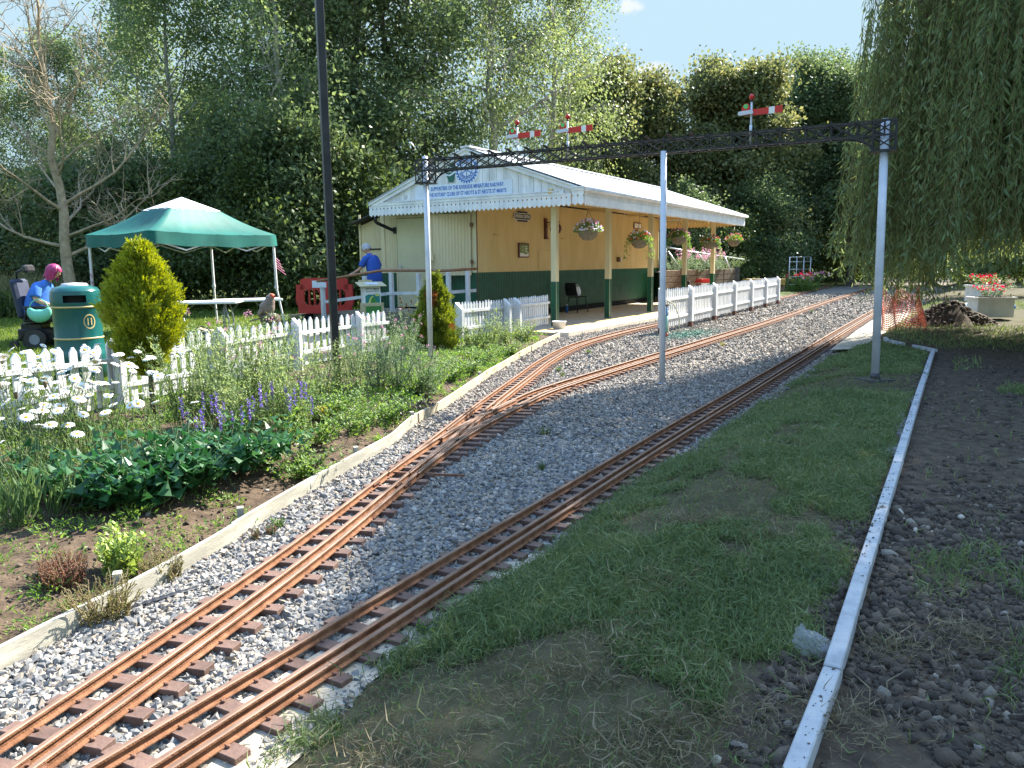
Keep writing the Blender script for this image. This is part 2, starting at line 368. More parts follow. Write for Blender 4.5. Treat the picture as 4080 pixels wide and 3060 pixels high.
inb = lambda x, y: (x > xB(y)+.02) & (x < xR(y)+.1*vn(x, y, 4))
for n, y0, y1, r0, r1, T in ((30000, 1.3, 3.6, .008, .0165, IC), (27000, 3.6, 6.2, .009, .017, IC), (30000, 6.2, 10.5, .011, .019, OCT), (30000, 10.5, 19, .014, .026, OCT), (16000, 19, 34, .02, .04, OCT)):
    x, y = scatter(n, y0, y1, lambda y: xB(y), lambda y: xR(y)+.1, inb)
    rr = rng.uniform(r0, r1, len(x))*rng.choice([1, 1, 1, 1.3], len(x))
    wm = rng.random(len(x)) < .15+.75*sst(6.5, 10, y+1.2*(x < np.interp(y, RTL[:, 0], RTL[:, 1])-1))       # rust and dust tint the older stone farther on
    for W_, P_ in ((~wm, parts), (wm, warm)): P_.append(lumps(np.stack([x, y, hz(x, y)+rr*rng.uniform(-.1, .55, len(x))], 1)[W_], rr[W_], T))
STONE = islandmat('ballast_stone', [(0, (.085, .088, .09)), (.28, (.165, .165, .165)), (.55, (.25, .245, .235)), (.72, (.32, .28, .225)), (.85, (.29, .235, .175)), (.94, (.46, .435, .39)), (1, (.15, .115, .085))])
o = link('gravel', npmesh('gravel', *cat(parts)), STONE)
tag(o, 'grey crushed stone ballast lying between the rails', 'gravel', kind='stuff')
o = link('gravel', npmesh('gravel', *cat(warm)), islandmat('dusty_ballast_stone', [(0, (.12, .1, .085)), (.3, (.215, .185, .155)), (.6, (.31, .265, .215)), (.8, (.38, .33, .27)), (.92, (.5, .455, .39)), (1, (.2, .14, .1))]))
tag(o, 'beige dusty ballast stone around the far tracks', 'gravel', kind='stuff')
# clods, pebbles on the turned soil and the flower bed
parts = []
x, y = scatter(26000, 1.4, 11, lambda y: xC(y)-.2, lambda y: xC(y)+3.2+y*.1, lambda x, y: ((x > xC(y)+.085) | (x < xC(y)-.01)) & (fb(x, y, 1.6) > .36) & (rng.random(len(x)) < np.clip(3.2/y, .25, 1)))
x2, y2 = scatter(26000, 1.45, 4.2, lambda y: xC(y)-.16, lambda y: xC(y)+.25+.42*y, lambda x, y: ((x > xC(y)+.085) | (x < xC(y)-.01)) & (fb(x, y, 2.1) > .3)); x, y = np.r_[x, x2], np.r_[y, y2]
rr = rng.gamma(2.2, .0042, len(x)).clip(.003, .034)*np.where(rng.random(len(x)) < .006, 1.5, 1); k = rng.random(len(x))
parts.append(lumps(np.stack([x, y, hz(x, y)+rr*.1], 1), rr, IC, .8, .26))
o = link('soil_clods', npmesh('soil_clods', *cat(parts), True), islandmat('clod', [(0, (.045, .034, .025)), (.6, (.095, .07, .049)), (.955, (.15, .115, .083)), (1, (.3, .26, .21))], .95, 1., 160))
tag(o, 'dark crumbly clods of freshly dug soil beside the concrete edging', 'soil', kind='stuff')
x, y = scatter(15000, 2.2, 15, lambda y: xF(y)-.3, lambda y: xB(y)-.04, lambda x, y: (rng.random(len(x)) < np.clip(4.5/y, .2, 1)))
rr = rng.gamma(2.2, .004, len(x)).clip(.003, .02)
o = link('soil_crumbs', npmesh('soil_crumbs', *lumps(np.stack([x, y, hz(x, y)+rr*.2], 1), rr, OCT, .8, .2), True), islandmat('crumb', [(0, (.05, .035, .025)), (.7, (.1, .07, .048)), (.95, (.16, .12, .085)), (1, (.4, .35, .3))], .95, .8, 120))
tag(o, 'brown crumbs of soil in the flower bed behind the timber edging', 'soil', kind='stuff')
# few pale flints on the turned soil, each its own
FLINT = mat('pale_flint', (.3, .26, .2), (.5, .46, .38), .7, 30, .3)
for (px, py, r), lab in zip(((3828, 2052, .024), (3593, 2028, .022), (3715, 2100, .012), (3650, 2095, .02), (2855, 3010, .02), (3175, 2290, .014), (3040, 1760, .03)),
    ('rounded pale flint lying alone on dark soil right of the concrete edging', 'flat angular flint close to the concrete edging on the soil side', 'small pale pebble on the dark soil near the large flint', 'long thin pale stone lying in the turned soil', 'orange tinted stone in the torn grass at the bottom', 'white chip of stone beside the edging strip', 'grey round stone in the bare patch of the grass bank')):
    p = G(px, py, .19); q = Vector((p.x, p.y, hz1(p.x, p.y)+r*.35))
    v, f = lumps(np.array([[0, 0, 0.]]), np.array([r]), IC, .8, .18); o = link('flint_stone', npmesh('flint_stone', v, f, True), FLINT, loc=q); tag(o, lab, 'stone')
# ================= EDGINGS =================
TIM = mat('weathered_timber', (.25, .235, .19), (.4, .38, .31), .8, 3, .25, 30, stretch=(1, 1, 6), c=(.6, .56, .46))
TIMW = mat('honey_timber', (.36, .3, .2), (.5, .43, .3), .8, 4, .2, 30)
bp = spline([(x, y) for y, x in BRD], .06)
t = thing('timber_edging', 'long pale timber board edging bent along the flower bed and ballast', 'edging')
cuts = [-1, 3.98, 7.0, 9.75, 12.9, 99]
for i in range(5):
    seg = [p for p in bp if cuts[i]-.03 <= p[1] < cuts[i+1]+.03]; b = MB(); vs = []
    off = (.0, .012, .0, .012, 0)[i]
    for p, nx in zip(seg, seg[1:]+[2*seg[-1]-seg[-2]]):
        d = (nx-p)/np.linalg.norm(nx-p); s = np.array([-d[1], d[0]])
        w = .0125; top = .082+.008*vn(p[0], p[1], .8)
        for q, z in ((-1, -.04), (1, -.04), (1, top), (-1, top)): vs.append((p[0]+s[0]*(q*w+off), p[1]+s[1]*(q*w+off), z))
    n = len(seg); fs = [(4*k+a, 4*k+(a+1) % 4, 4*k+4+(a+1) % 4, 4*k+4+a) for k in range(n-1) for a in range(4)]+[(0, 1, 2, 3), (4*n-1, 4*n-2, 4*n-3, 4*n-4)]
    b.add(vs, fs).build('board', TIM if i < 2 else TIMW, t)
for px, py in ((1440, 1790), (985, 2035), (1660, 1648), (500, 2300), (1925, 1487)):
    p = G(px, py, .1); b = MB(); b.box((p.x-.045, p.y+.02, .045), (.035, .045, .14), .35); b.build('peg', TIM, t)
CONC = mat('pale_concrete', (.28, .29, .3), (.38, .39, .4), .9, 12, .3, 90, lo=.3, hi=.5, c=(.42, .42, .41), spec=.2)
SPLAT = mat('soil_splash', (.05, .04, .03), (.1, .08, .06), .95, 40)
t = thing('concrete_edging', 'straight pale concrete edging strip through dug soil with a short return at its far end', 'edging')
cl = [np.array([x+.042, y]) for y, x in CE]; c0 = cl[0]+(cl[0]-cl[1])*1.5; line = [c0]+cl
L = np.r_[0, np.cumsum([np.linalg.norm(b-a) for a, b in zip(line, line[1:])])]; la = np.array(line); k = 0; s = 0.
while s < L[-1]-.1:
    e = min(s+.914, L[-1]); A = [np.interp(s+.003, L, la[:, j]) for j in (0, 1)]; Bq = [np.interp(e-.003, L, la[:, j]) for j in (0, 1)]
    dz = .004*math.sin(k*2.1); MB().bar((A[0], A[1], .165+dz), (Bq[0], Bq[1], .165+dz), .05+.0, .11).build('kerb_stone', CONC, t, bevel=.004); s = e; k += 1
for (a, b) in (((3729, 1394), (3640, 1376)), ((3600, 1368), (3545, 1356)), ((3540, 1358), (3527, 1345))):
    p, q = G(*a, .2), G(*b, .2); MB().bar((p.x, p.y, .16), (q.x, q.y, .16), .05, .1).build('kerb_stone', CONC, t)
x, y = scatter(420, 1.5, 9, lambda y: xC(y)+.02, lambda y: xC(y)+.066, None)
rr = rng.gamma(1.6, .0022, len(x)).clip(.0015, .009)
o = link('soil_specks', npmesh('soil_specks', *lumps(np.stack([x, y, np.full(len(x), .2215)], 1), rr, OCT, .5)), SPLAT, t); o['kind'] = 'stuff'
# sandy mortar haunching left of the strip
x, y = scatter(3800, 1.6, 7, lambda y: xC(y)-.1, lambda y: xC(y)+.012, lambda x, y: vn(x, y, 2.2) > .5)
rr = rng.gamma(2., .006, len(x)).clip(.004, .03)
o = link('mortar_crumbs', npmesh('mortar_crumbs', *lumps(np.stack([x, y, hz(x, y)-.01+rr*.3], 1), rr, IC, .8, .15), True), islandmat('mortar', [(0, (.16, .155, .14)), (1, (.27, .26, .24))], .95, .6, 90))
tag(o, 'grey mortar crumbs along the foot of the concrete edging', 'mortar', kind='stuff')
# concrete strip the right-hand track sits on
SAND = mat('sandy_concrete', (.3, .26, .2), (.44, .39, .31), .95, 9, .4, 70, c=(.5, .45, .37), spec=.2)
def ribbon(name, ys_, a, b, z, mt):
    vs = []; 
    for yy in ys_: vs += [(a(yy), yy, z+.004*math.sin(yy*3)), (b(yy), yy, z)]
    return MB().add(vs, [(2*i, 2*i+1, 2*i+3, 2*i+2) for i in range(len(ys_)-1)]).build(name, mt)
rtl = lambda y: float(np.interp(y, RTL[:, 0], RTL[:, 1]))
o = ribbon('concrete_pad', np.arange(.9, 3.7, .05), lambda y: rtl(y)+.05, lambda y: rtl(y)+.44+.05*math.sin(y*7)-.05*max(0, y-2.6), .016, SAND); o['kind'] = 'structure'
o = ribbon('sandy_path', np.arange(11.9, 20, .2), lambda y: rtl(y)+.42, lambda y: rtl(y)+1.0+.5*sst(12, 14, y)+.3*math.sin(y*2), .075, SAND); o['kind'] = 'structure'
# ================= TRACKS =================
RUST = mat('rusty_rail', (.13, .06, .032), (.25, .125, .07), .9, 16, .4, 160, c=(.33, .185, .11), spec=.1)
RUSTD = mat('rusty_bolt', (.1, .04, .02), (.2, .09, .05), .7, 60, .2)
SHINE = mat('worn_railhead', (.13, .075, .05), (.22, .14, .1), .6, 5, .1, metal=.1, c=(.2, .17, .15), spec=.3)
SLP = mat('brown_sleeper', (.085, .048, .036), (.15, .088, .066), .8, 7, .35, 60, c=(.21, .15, .12))
PROF = [(-.019, 0), (.019, 0), (.019, .004), (.005, .008), (.004, .024), (.0105, .027), (.0105, .035), (.007, .038), (-.007, .038), (-.0105, .035), (-.0105, .027), (-.004, .024), (-.005, .008), (-.019, .004)]
def sweep(b, pts, prof, z0, shiny=True):
    n = len(prof); vs = []; P = np.asarray(pts)
    T = np.gradient(P, axis=0); T /= np.linalg.norm(T, axis=1)[:, None]
    for p, d in zip(P, T):
        s = (d[1], -d[0])
        vs += [(p[0]+s[0]*a, p[1]+s[1]*a, z0+h) for a, h in prof]
    for i in range(len(P)-1):
        pass
    for k in range(n):
        m_ = 1 if (prof[k][1] > .034 and prof[(k+1) % n][1] > .034) and shiny else 0
        b.add([], []) 
        for i in range(len(P)-1):
            b.f.append([len(b.v)+i*n+k, len(b.v)+i*n+(k+1) % n, len(b.v)+(i+1)*n+(k+1) % n, len(b.v)+(i+1)*n+k]); b.m.append(m_); b.sm.append(False)
    b.v += vs; return b
def offset(P, d):
    T = np.gradient(P, axis=0); T /= np.linalg.norm(T, axis=1)[:, None]
    return P+np.stack([T[:, 1], -T[:, 0]], 1)*d
GA = (0., .147, .204)
def track(name, label, L, y0, y1, skip=None, rails=GA, step=.159, group=None, nmax=95, wide=None, ends=None):
    C = spline([(x, y) for y, x in L], .02); C = C[(C[:, 1] > y0) & (C[:, 1] < y1)]
    t = thing(name, label, 'track', (0, 0, 0))
    ns = np.concatenate([np.arange(0, min(len(C), 500), 4), np.arange(500, len(C), 15)]) if len(C) > 500 else np.arange(0, len(C), 4)
    for j, g in enumerate(rails):
        Pq = offset(C, g)[ns]
        if ends and ends[j] is not None: Pq = Pq[Pq[:, 1] > ends[j]]
        b = MB(); sweep(b, Pq, PROF, .036)
        # fishplates every few metres
        s = np.r_[0, np.cumsum(np.linalg.norm(np.diff(Pq, axis=0), axis=1))]
        for q in np.arange(1.05+.02*j, min(s[-1], 9), 2.9):
            i = int(np.searchsorted(s, q)); 
            if i+1 >= len(Pq): break
            d = Pq[i+1]-Pq[i-1]; d /= np.linalg.norm(d); sd = np.array([d[1], -d[0]])
            for sg in (-1, 1):
                c = Pq[i]+sd*sg*.0105; M = Matrix.Translation((c[0], c[1], .054)) @ Matrix.Rotation(math.atan2(d[1], d[0]), 4, 'Z')
                b.box(0, (.1, .006, .013), mat4=M, m=2)
                for w in (-.036, -.013, .013, .036):
                    c2 = c+d*w+sd*sg*.006; b.box((c2[0], c2[1], .054), (.01, .01, .01), math.atan2(d[1], d[0])+.4, m=2)
        b.build('rail', [RUST, SHINE, RUSTD], t)
    s = np.r_[0, np.cumsum(np.linalg.norm(np.diff(C, axis=0), axis=1))]; T = np.gradient(C, axis=0); T /= np.linalg.norm(T, axis=1)[:, None]
    bt = MB(); bt.box((.09, 0, 0), (.39, .058, .05))
    far = MB(); i = 0
    pro = None
    for q in np.arange(.03, s[-1], step):
        k = min(int(np.searchsorted(s, q)), len(C)-1); p, d = C[k], T[k]
        if skip and skip(p): continue
        w = wide(p) if wide else 0
        sd = np.array([d[1], -d[0]]); c = p+sd*(.102+w/2+random.uniform(-.008, .008)); rz = math.atan2(sd[1], sd[0])+random.uniform(-.015, .015)
        tgt = MB() if i < nmax else far
        ln = .375+w
        tgt.box((c[0], c[1], .011), (ln, .06, .05), rz)
        if i < nmax:
            if p[1] < 9:
                for g in rails:
                    for sg in (-1, 1):
                        bc = p+sd*(g+sg*.0255); 
                        tgt.box((bc[0], bc[1], .0405), (.012, .012, .009), rz+.5, m=1); tgt.box((bc[0]-sd[0]*sg*.005, bc[1]-sd[1]*sg*.005, .0405), (.02, .007, .006), rz, m=1)
            tgt.build('sleeper', [SLP, RUSTD], t, bevel=.002 if p[1] < 5 else 0)
        i += 1
    if far.v:
        o = far.build('sleepers', [SLP], t); o['kind'] = 'stuff'
    return t
track('railway_track', 'rusty three rail miniature track running straight beside the grass bank', RTL, .9, 31)
track('railway_track', 'rusty three rail miniature track curving away to the platform behind the white fence', LTL, .9, 45, skip=None, wide=lambda p: .0 if p[1] < 5.2 else max(0, min(.34, (p[1]-5.2)*.14)) if p[1] < 7.9 else 0)
tb = track('railway_track', 'rusty branch track leaving the turnout for the middle of the ballast yard', RBL, 5.0, 39, skip=lambda p: p[1] < 7.95, nmax=80)
# closure rails and frog of the turnout
o = thing('turnout_frog', 'rusty crossing rails where the branch leaves the platform track', 'turnout')
b = MB()
C = spline([(x, y) for y, x in LTL], .04); C = C[(C[:, 1] > 5.2) & (C[:, 1] < 7.6)]
sweep(b, offset(C, .04)[(C[:, 1] > 6.3)], [(a*.6, h) for a, h in PROF], .036); sweep(b, offset(C, .165)[C[:, 1] < 7.3], [(a*.6, h) for a, h in PROF], .0365); b.build('check_rail', [RUST, SHINE], o)
b = MB(); C2 = spline([(x, y) for y, x in RBL], .04); C2 = C2[(C2[:, 1] > 6.0) & (C2[:, 1] < 7.8)]
sweep(b, offset(C2, .175), [(a*.6, h) for a, h in PROF], .0362); sweep(b, offset(C2, .036), [(a*.6, h) for a, h in PROF], .0358); b.build('wing_rail', [RUST, SHINE], o)
p = G(1545, 1885, .04); MB().bar((p.x, p.y, .045), (p.x+.52, p.y-.05, .03), .015).build('stretcher_bar', RUSTD, o)
# ================= STATION =================
def _pl(px, py, axis, k):
    d = ray(px, py); o = np.array([-BO[0], -BO[1]]); a = BU if axis == 'u' else BV
    t = (k-o@a)/(d[:2]@a); q = o+d[:2]*t; return float(q@BU), float(q@BV), float(H+d[2]*t)
def onU(px, py, u): return _pl(px, py, 'u', u)
def onV(px, py, v): return _pl(px, py, 'v', v)
def paint(name, a, b, rough=.5, s=2., c=None, bump=.06, st=None): return mat(name, a, b, rough, s, bump, 60, lo=.4, hi=.6, c=c, spec=.4, stretch=st)
CREAM = paint('cream_paint', (.55, .47, .27), (.61, .52, .31), .55, 3, st=(1, 1, .3))
YEL = paint('ochre_paint', (.62, .455, .2), (.68, .51, .24), .5, 3, st=(1, 1, .3))
GREEN = paint('deep_green_paint', (.008, .062, .03), (.012, .085, .042), .32, 4)
WHITE = paint('white_paint', (.66, .67, .68), (.8, .8, .8), .5, 2.5, c=(.74, .74, .73))
GABW = paint('weathered_white_boards', (.56, .56, .55), (.78, .78, .78), .6, 5, st=(1, 1, .25), c=(.8, .8, .8))
ROOFW = paint('white_roof_sheet', (.68, .69, .7), (.8, .8, .81), .42, 1.2)
BLK = paint('black_paint', (.008, .008, .01), (.02, .02, .022), .35, 6)
DARK = mat('dark_void', (.01, .01, .01), rough=.9)
PLATF = mat('platform_concrete', (.34, .28, .21), (.48, .4, .3), .9, 5, .2, 60, c=(.52, .46, .38))
PEDGE = mat('platform_edge', (.5, .44, .36), (.62, .55, .45), .85, 3, .2, 50)
YLINE = mat('yellow_line', (.62, .42, .08), (.7, .5, .14), .7, 20)
STEEL = mat('steel', (.45, .45, .46), (.55, .55, .56), .35, 10, metal=.8)
WOODB = mat('brown_wood', (.13, .06, .03), (.2, .1, .05), .5, 6, .2, 40)
DKRED = mat('dark_red_wood', (.09, .022, .016), (.13, .035, .025), .5, 10)
BLUE = mat('letter_blue', (.04, .16, .5), rough=.5)
SIGNW = mat('sign_face', (.62, .68, .76), (.7, .74, .8), .4, 3)
# platform
p = MB(); p.box((6.2, .92, .035), (14.6, 3.3, .09)); o = p.build('platform', PLATF, loc=WL(0, 0), bevel=.004); o.rotation_euler.z = BRZ; o['kind'] = 'structure'
p = MB()
for i in range(24): p.box((-1.1+.305+i*.61, -.85, .045), (.602, .3, .096))
o = p.build('platform_edge', PEDGE, loc=WL(0, 0), bevel=.004); o.rotation_euler.z = BRZ; o['kind'] = 'structure'
o = MB().box((6.2, -.2, .0825), (14.6, .05, .003)).build('platform_line', YLINE, loc=WL(0, 0)); o.rotation_euler.z = BRZ; o['kind'] = 'structure'
st = thing('station_building', 'cream and green corrugated railway station building with white scalloped canopy', 'building', WL(0, 0), BRZ)
def corrug(b, a, e, z0, z1, nrm, m=0, pitch=.0755, amp=.009):
    """corrugated sheet from a to e (u,v)"""
    a, e, nrm = np.array(a, float), np.array(e, float), np.array(nrm, float); L = np.linalg.norm(e-a); n = int(L/pitch*4); vs = []
    for i in range(n+1):
        s = L*i/n; q = a+(e-a)*i/n+nrm*amp*math.sin(2*math.pi*s/pitch); vs += [(q[0], q[1], z0 if np.isscalar(z0) else z0(i/n)), (q[0], q[1], z1 if np.isscalar(z1) else z1(i/n))]
    return b.add(vs, [(2*i, 2*i+2, 2*i+3, 2*i+1) for i in range(n)], m, True)
U0, VW, UE = .56, 2.24, 12.15; ZB, ZT = 1.252, 2.98
b = MB(); corrug(b, (U0, VW), (UE, VW), ZB, ZT, (0, -1)); b.build('wall', YEL, st, loc=(0, 0, 0))
b = MB(); corrug(b, (U0, VW), (UE, VW), .235, ZB, (0, -1)); b.build('wall', GREEN, st)
b = MB(); corrug(b, (U0, VW+.14), (U0, 3.55), ZB, 2.85, (-1, 0)); corrug(b, (U0, 4.62), (U0, 5.06), ZB, 2.85, (-1, 0)); corrug(b, (U0, 3.55), (U0, 4.62), 2.6, 2.85, (-1, 0))
corrug(b, (.9, 5.06), (.9, 6.12), ZB, lambda t: 2.78-.32*t, (-1, 0)); b.build('wall', CREAM, st)
b = MB(); corrug(b, (U0, VW+.14), (U0, 3.55), .3, ZB, (-1, 0)); b.build('wall', GREEN, st); b = MB(); corrug(b, (U0, 4.62), (U0, 5.06), .3, ZB, (-1, 0)); b.build('wall', GREEN, st); b = MB(); corrug(b, (.9, 5.06), (.9, 6.12), .3, ZB, (-1, 0)); b.build('wall', GREEN, st)
b = MB(); b.box(((U0+UE)/2+.06, 3.67, 1.5), (UE-U0-.1, 2.75, 2.8)); b.box((2.5, 5.5, 1.2), (3.1, 1.1, 2.3)); b.box((6.3, 2.5, .15), (11.5, .3, .2)); b.build('inner_core', DARK, st)
b = MB()
for q, w in (((U0-.005, VW+.065), .15), ((U0-.005, 5.06), .12), ((.89, 6.12), .06)): MB().box((q[0], q[1], 2.0), (.03, w, 1.5)).build('corner_trim', CREAM, st)
MB().box((UE+.005, VW-.005, 2.1), (.05, .05, 1.7)).build('corner_trim', CREAM, st)
MB().box((U0-.006, VW+.066, .77), (.03, .15, .96)).build('corner_trim', GREEN, st); MB().box((UE+.005, VW-.005, .74), (.05, .05, 1.02)).build('corner_trim', GREEN, st)
b = MB(); b.box((U0-.012, VW-.012, 1.65), (.018, .018, 2.6)); b.build('downpipe', DKRED, st)
# door and its furniture
d = MB(); d.box((U0-.012, 4.08, 1.495), (.05, 1.02, 2.15)); dr = d.build('door', paint('door_paint', (.5, .46, .28), (.54, .5, .31), .45, 2), st, bevel=.004)
b = MB(); b.box((U0-.02, 4.61, 1.5), (.05, .035, 2.2)); b.box((U0-.02, 3.55, 1.5), (.05, .035, 2.2)); b.box((U0-.02, 4.08, 2.6), (.05, 1.1, .035)); b.build('door_frame', CREAM, st)
b = MB(); b.box((U0-.043, 4.51, 1.38), (.012, .045, .24)); b.tube([(U0-.05, 4.51, 1.42), (U0-.09, 4.51, 1.42), (U0-.095, 4.38, 1.42)], .009); b.build('handle', STEEL, dr)
b = MB(); b.box((U0-.045, 4.47, 2.5), (.02, .16, .035)); b.build('door_closer', CREAM, dr)
# corrugated shutter standing open
hu, hv, _ = onU(1876, 950, .5); fu, fv = .12, onU(1722, 950, .12)[1]
b = MB(); dd = np.array([fu-hu, fv-hv]); nn = np.array([-dd[1], dd[0]])/np.linalg.norm(dd)
corrug(b, (hu, hv), (fu, fv), 1.24, 2.6, nn*-1 if nn[0] > 0 else nn, pitch=.075, amp=.012)
b.bar((fu, fv+.02, 1.2), (fu, fv+.02, 2.62), .07, .05); b.bar((fu+.05, fv, 1.22), (hu, hv, 1.22), .04, .06); sh = b.build('shutter_door', CREAM, st)
b = MB()
for z in (1.5, 2.35): b.box((hu-.02, hv-.03, z), (.03, .07, .08))
b.build('hinge', RUSTD, sh)
b = MB(); b.box((fu-.05, fv+.05, 1.62), (.04, .2, .17)); b.box((fu-.03, fv+.03, 1.35), (.05, .06, .42)); b.build('letter_box', CREAM, st)
# roof
UG, UF, EV, EZ, RV, RZ_, LV, LZ = 0., 12.3, -.8, 2.965, 2.11, 3.985, 5.0, 2.915
for sg, ve, ze in ((1, EV, EZ), (-1, LV, LZ)):
    b = MB(); n = int((UF-UG)/.0625); vs = []
    for i in range(n+1):
        u = UG-.03+(UF-UG+.06)*i/n; dz = (.028 if i % 5 == 0 else 0)
        for q in range(2): vs.append((u, ve-.05*sg if q == 0 else RV, (ze-.015 if q == 0 else RZ_)+dz))
    vs2 = [(a, c, z-.05) for a, c, z in vs[:2]+vs[-2:]]
    b.add(vs, [(2*i, 2*i+2, 2*i+3, 2*i+1) for i in range(n)])
    b.add([(UG, ve, ze-.05), (UF, ve, ze-.05), (UF, RV, RZ_-.05), (UG, RV, RZ_-.05)], [(0, 1, 2, 3)])
    for i in range(3):
        t_ = (.12, .5, .9)[i]
        for k in range(0, n, 5):
            u = UG-.03+(UF-UG+.06)*(k+2.5)/n; b.box((u, ve+(RV-ve)*t_, ze+(RZ_-ze)*t_+.004), (.022, .022, .018), m=1)
    b.build('roof', [ROOFW, STEEL], st)
b = MB(); b.bar((UG-.04, RV, RZ_+.03), (UF+.04, RV, RZ_+.03), .26, .03); b.build('ridge_cap', ROOFW, st)
b = MB(); b.add([(.6, 5.05, 2.84), (.6, 6.2, 2.49), (4, 6.2, 2.49), (4, 5.05, 2.84), (.6, 5.05, 2.87), (.6, 6.2, 2.52), (4, 6.2, 2.52), (4, 5.05, 2.87)], [(0, 1, 2, 3), (4, 5, 6, 7), (0, 1, 5, 4), (1, 2, 6, 5), (2, 3, 7, 6)]); b.build('lean_to_roof', mat('felt_roof', (.03, .03, .03), (.06, .06, .06), .9, 10), st)
# gable boards, barge boards
pitch = .117
def gz(v): return RZ_-.07-(RZ_-EZ)*(v-RV)/(EV-RV) if v < RV else RZ_-.07-(RZ_-LZ)*(v-RV)/(LV-RV)
for uu, name in ((UG+.06, 'gable'), (UF-.06, 'gable')):
    b = MB(); v = -.5
    while v < 4.85:
        w = .185; a0, a1 = gz(v), gz(v+w); vm = None
        top = [(v+.003, a0)]+([(RV, gz(RV))] if v < RV < v+w else [])+[(v+w-.003, a1)]
        if min(a0, a1) > 2.9: b.prism([(v+.003, 2.88), (v+w-.003, 2.88)]+top[::-1], (uu, 0, 0), (0, 1, 0), (0, 0, 1), (.025, 0, 0))
        v += w
    b.build(name, GABW, st)
for (va, za, vb, zb) in ((EV+.02, EZ-.06, RV, RZ_-.055), (LV-.02, LZ-.06, RV, RZ_-.055)):
    b = MB()
    for uu, w, h, dz in ((UG+.02, .04, .09, 0), (UG-.015, .035, .03, .035), (UG+.03, .07, .02, -.06)): b.bar((uu, va, za+dz), (uu, vb, zb+dz), w, h)
    b.build('barge_board', WHITE, st); MB().bar((UF-.02, va, za), (UF-.02, vb, zb), .04, .1).build('barge_board', WHITE, st)
b = MB(); b.box((UG+.03, 2.24, 2.895), (.05, 5.1, .06)); b.box((UG+.015, 2.24, 2.865), (.06, 5.2, .02)); b.box((UG+.0, 2.24, 2.925), (.03, 4.9, .018)); b.build('moulding', WHITE, st)
def valance(b, n, o, ax, z0, zt, depth, pw, hr=.019, hz_=2.785, el=1.):
    for i in range(n):
        x0, x1 = i*pw, (i+1)*pw; g = .0015
        def notch(x, s):  # half hole on a joint
            return [(x+s*hr*math.sin(math.pi*k/6), hz_-el*hr*math.cos(math.pi*k/6)) for k in range(7)]
        pts = [(x0+g, z0+.05), ((x0+x1)/2, z0), (x1-g, z0+.05)]+[(max(-9, q[0]-g), q[1]) for q in notch(x1, -1)]+[(x1-g, zt), (x0+g, zt)]+[(q[0]+g, q[1]) for q in notch(x0, 1)[::-1]]
        b.prism(pts, o, ax, (0, 0, 1), depth)
b = MB(); valance(b, 47, (UG, LV-.01, 0), (0, -1, 0), 2.605, 2.87, (.022, 0, 0), .1168); b.build('valance', WHITE, st)
b = MB(); valance(b, 105, (UG+.03, EV, 0), (1, 0, 0), 2.605, 2.9, (0, .022, 0), .1165, .015, 2.8, 1.5); b.build('valance', WHITE, st)
b = MB(); valance(b, 47, (UF-.02, LV-.01, 0), (0, -1, 0), 2.605, 2.87, (.022, 0, 0), .1168); b.build('valance', YEL, st)
b = MB(); valance(b, 2, (UG-.03, EV+.27, 0), (0, -1, 0), 2.615, 2.93, (.03, 0, 0), .135, .02, 2.81); b.box((UG-.02, EV+.13, 2.935), (.06, .3, .05)); b.box((UG-.02, EV+.13, 2.975), (.09, .34, .025)); b.build('corner_block', WHITE, st)
b = MB(); b.box(((UG+UF)/2, EV-.02, 2.91), (UF-UG, .04, .045)); b.tube([(UG, EV-.05, 2.935), (UF+.03, EV-.05, 2.93)], .045, 8); b.build('gutter', WHITE, st)
b = MB(); b.box(((UG+UF)/2, EV+.12, 2.84), (UF-UG, .07, .1)); b.box(((UG+UF)/2, 0, 2.93), (UF-UG, .1, .1)); 
for i in range(5): b.box((UG+.3+i*2.95, .7, 2.95), (.07, 2.9, .08))
b.build('canopy_beam', YEL, st)
b = MB(); b.box((6.4, .74, 3.02), (12.2, 2.9, .02)); b.build('soffit', YEL, st)
b = MB(); b.tube([(UG+.06, 4.86, 2.66), (UG+.06, 4.86, 2.5), (UG+.11, 4.84, 2.46), (.45, 4.68, 2.31), (.54, 4.65, 2.28)], .042, 10); b.box((.53, 4.64, 2.29), (.06, .1, .16)); b.build('drainpipe', BLK, st)
b = MB(); b.box((.886, 5.58, 1.86), (.02, .82, .035)); b.build('vent_slot', DARK, st)
b = MB()
for px, py, w in ((1982, 937, .3), (2247, 951, .26), (2352, 954, .24), (2575, 967, .2)):
    u, v, z = onV(px, py, VW-.02); b.box((u, VW-.018, z), (w, .03, .022))
u, v, z = onV(2171, 1040, VW-.012); b.box((u, VW-.012, z+.02), (.72, .012, .5)); b.build('wall_trim', YEL, st)
# canopy posts
PV0 = .08
pus = [onV(2211, 1100, PV0)[0], onV(2423, 1100, PV0)[0], onV(2591.5, 1100, PV0)[0], onV(2727, 1060, PV0)[0], onV(2839, 1060, PV0)[0]]
for u in pus:
    b = MB(); b.box((u, PV0, (.08+1.05)/2), (.135, .135, .97), m=1); b.box((u, PV0, 1.98), (.13, .13, 1.86), m=0); b.build('canopy_post', [CREAM, GREEN], st, bevel=.004)
# far end step and inner return seen past the end wall
b = MB(); corrug(b, (UE, VW), (UE, 4.5), .3, 2.9, (1, 0)); b.build('wall', YEL, st)
b = MB(); b.box((UE+.4, VW+.2, .14), (.9, .6, .18)); b.build('step', PEDGE, st)
# ---- things fixed to the station, each its own ----
def bl(name, lab, cat_, u, v, z=0, rz=0, group=None): return thing(name, lab, cat_, WL(u, v, z), BRZ+rz, group)
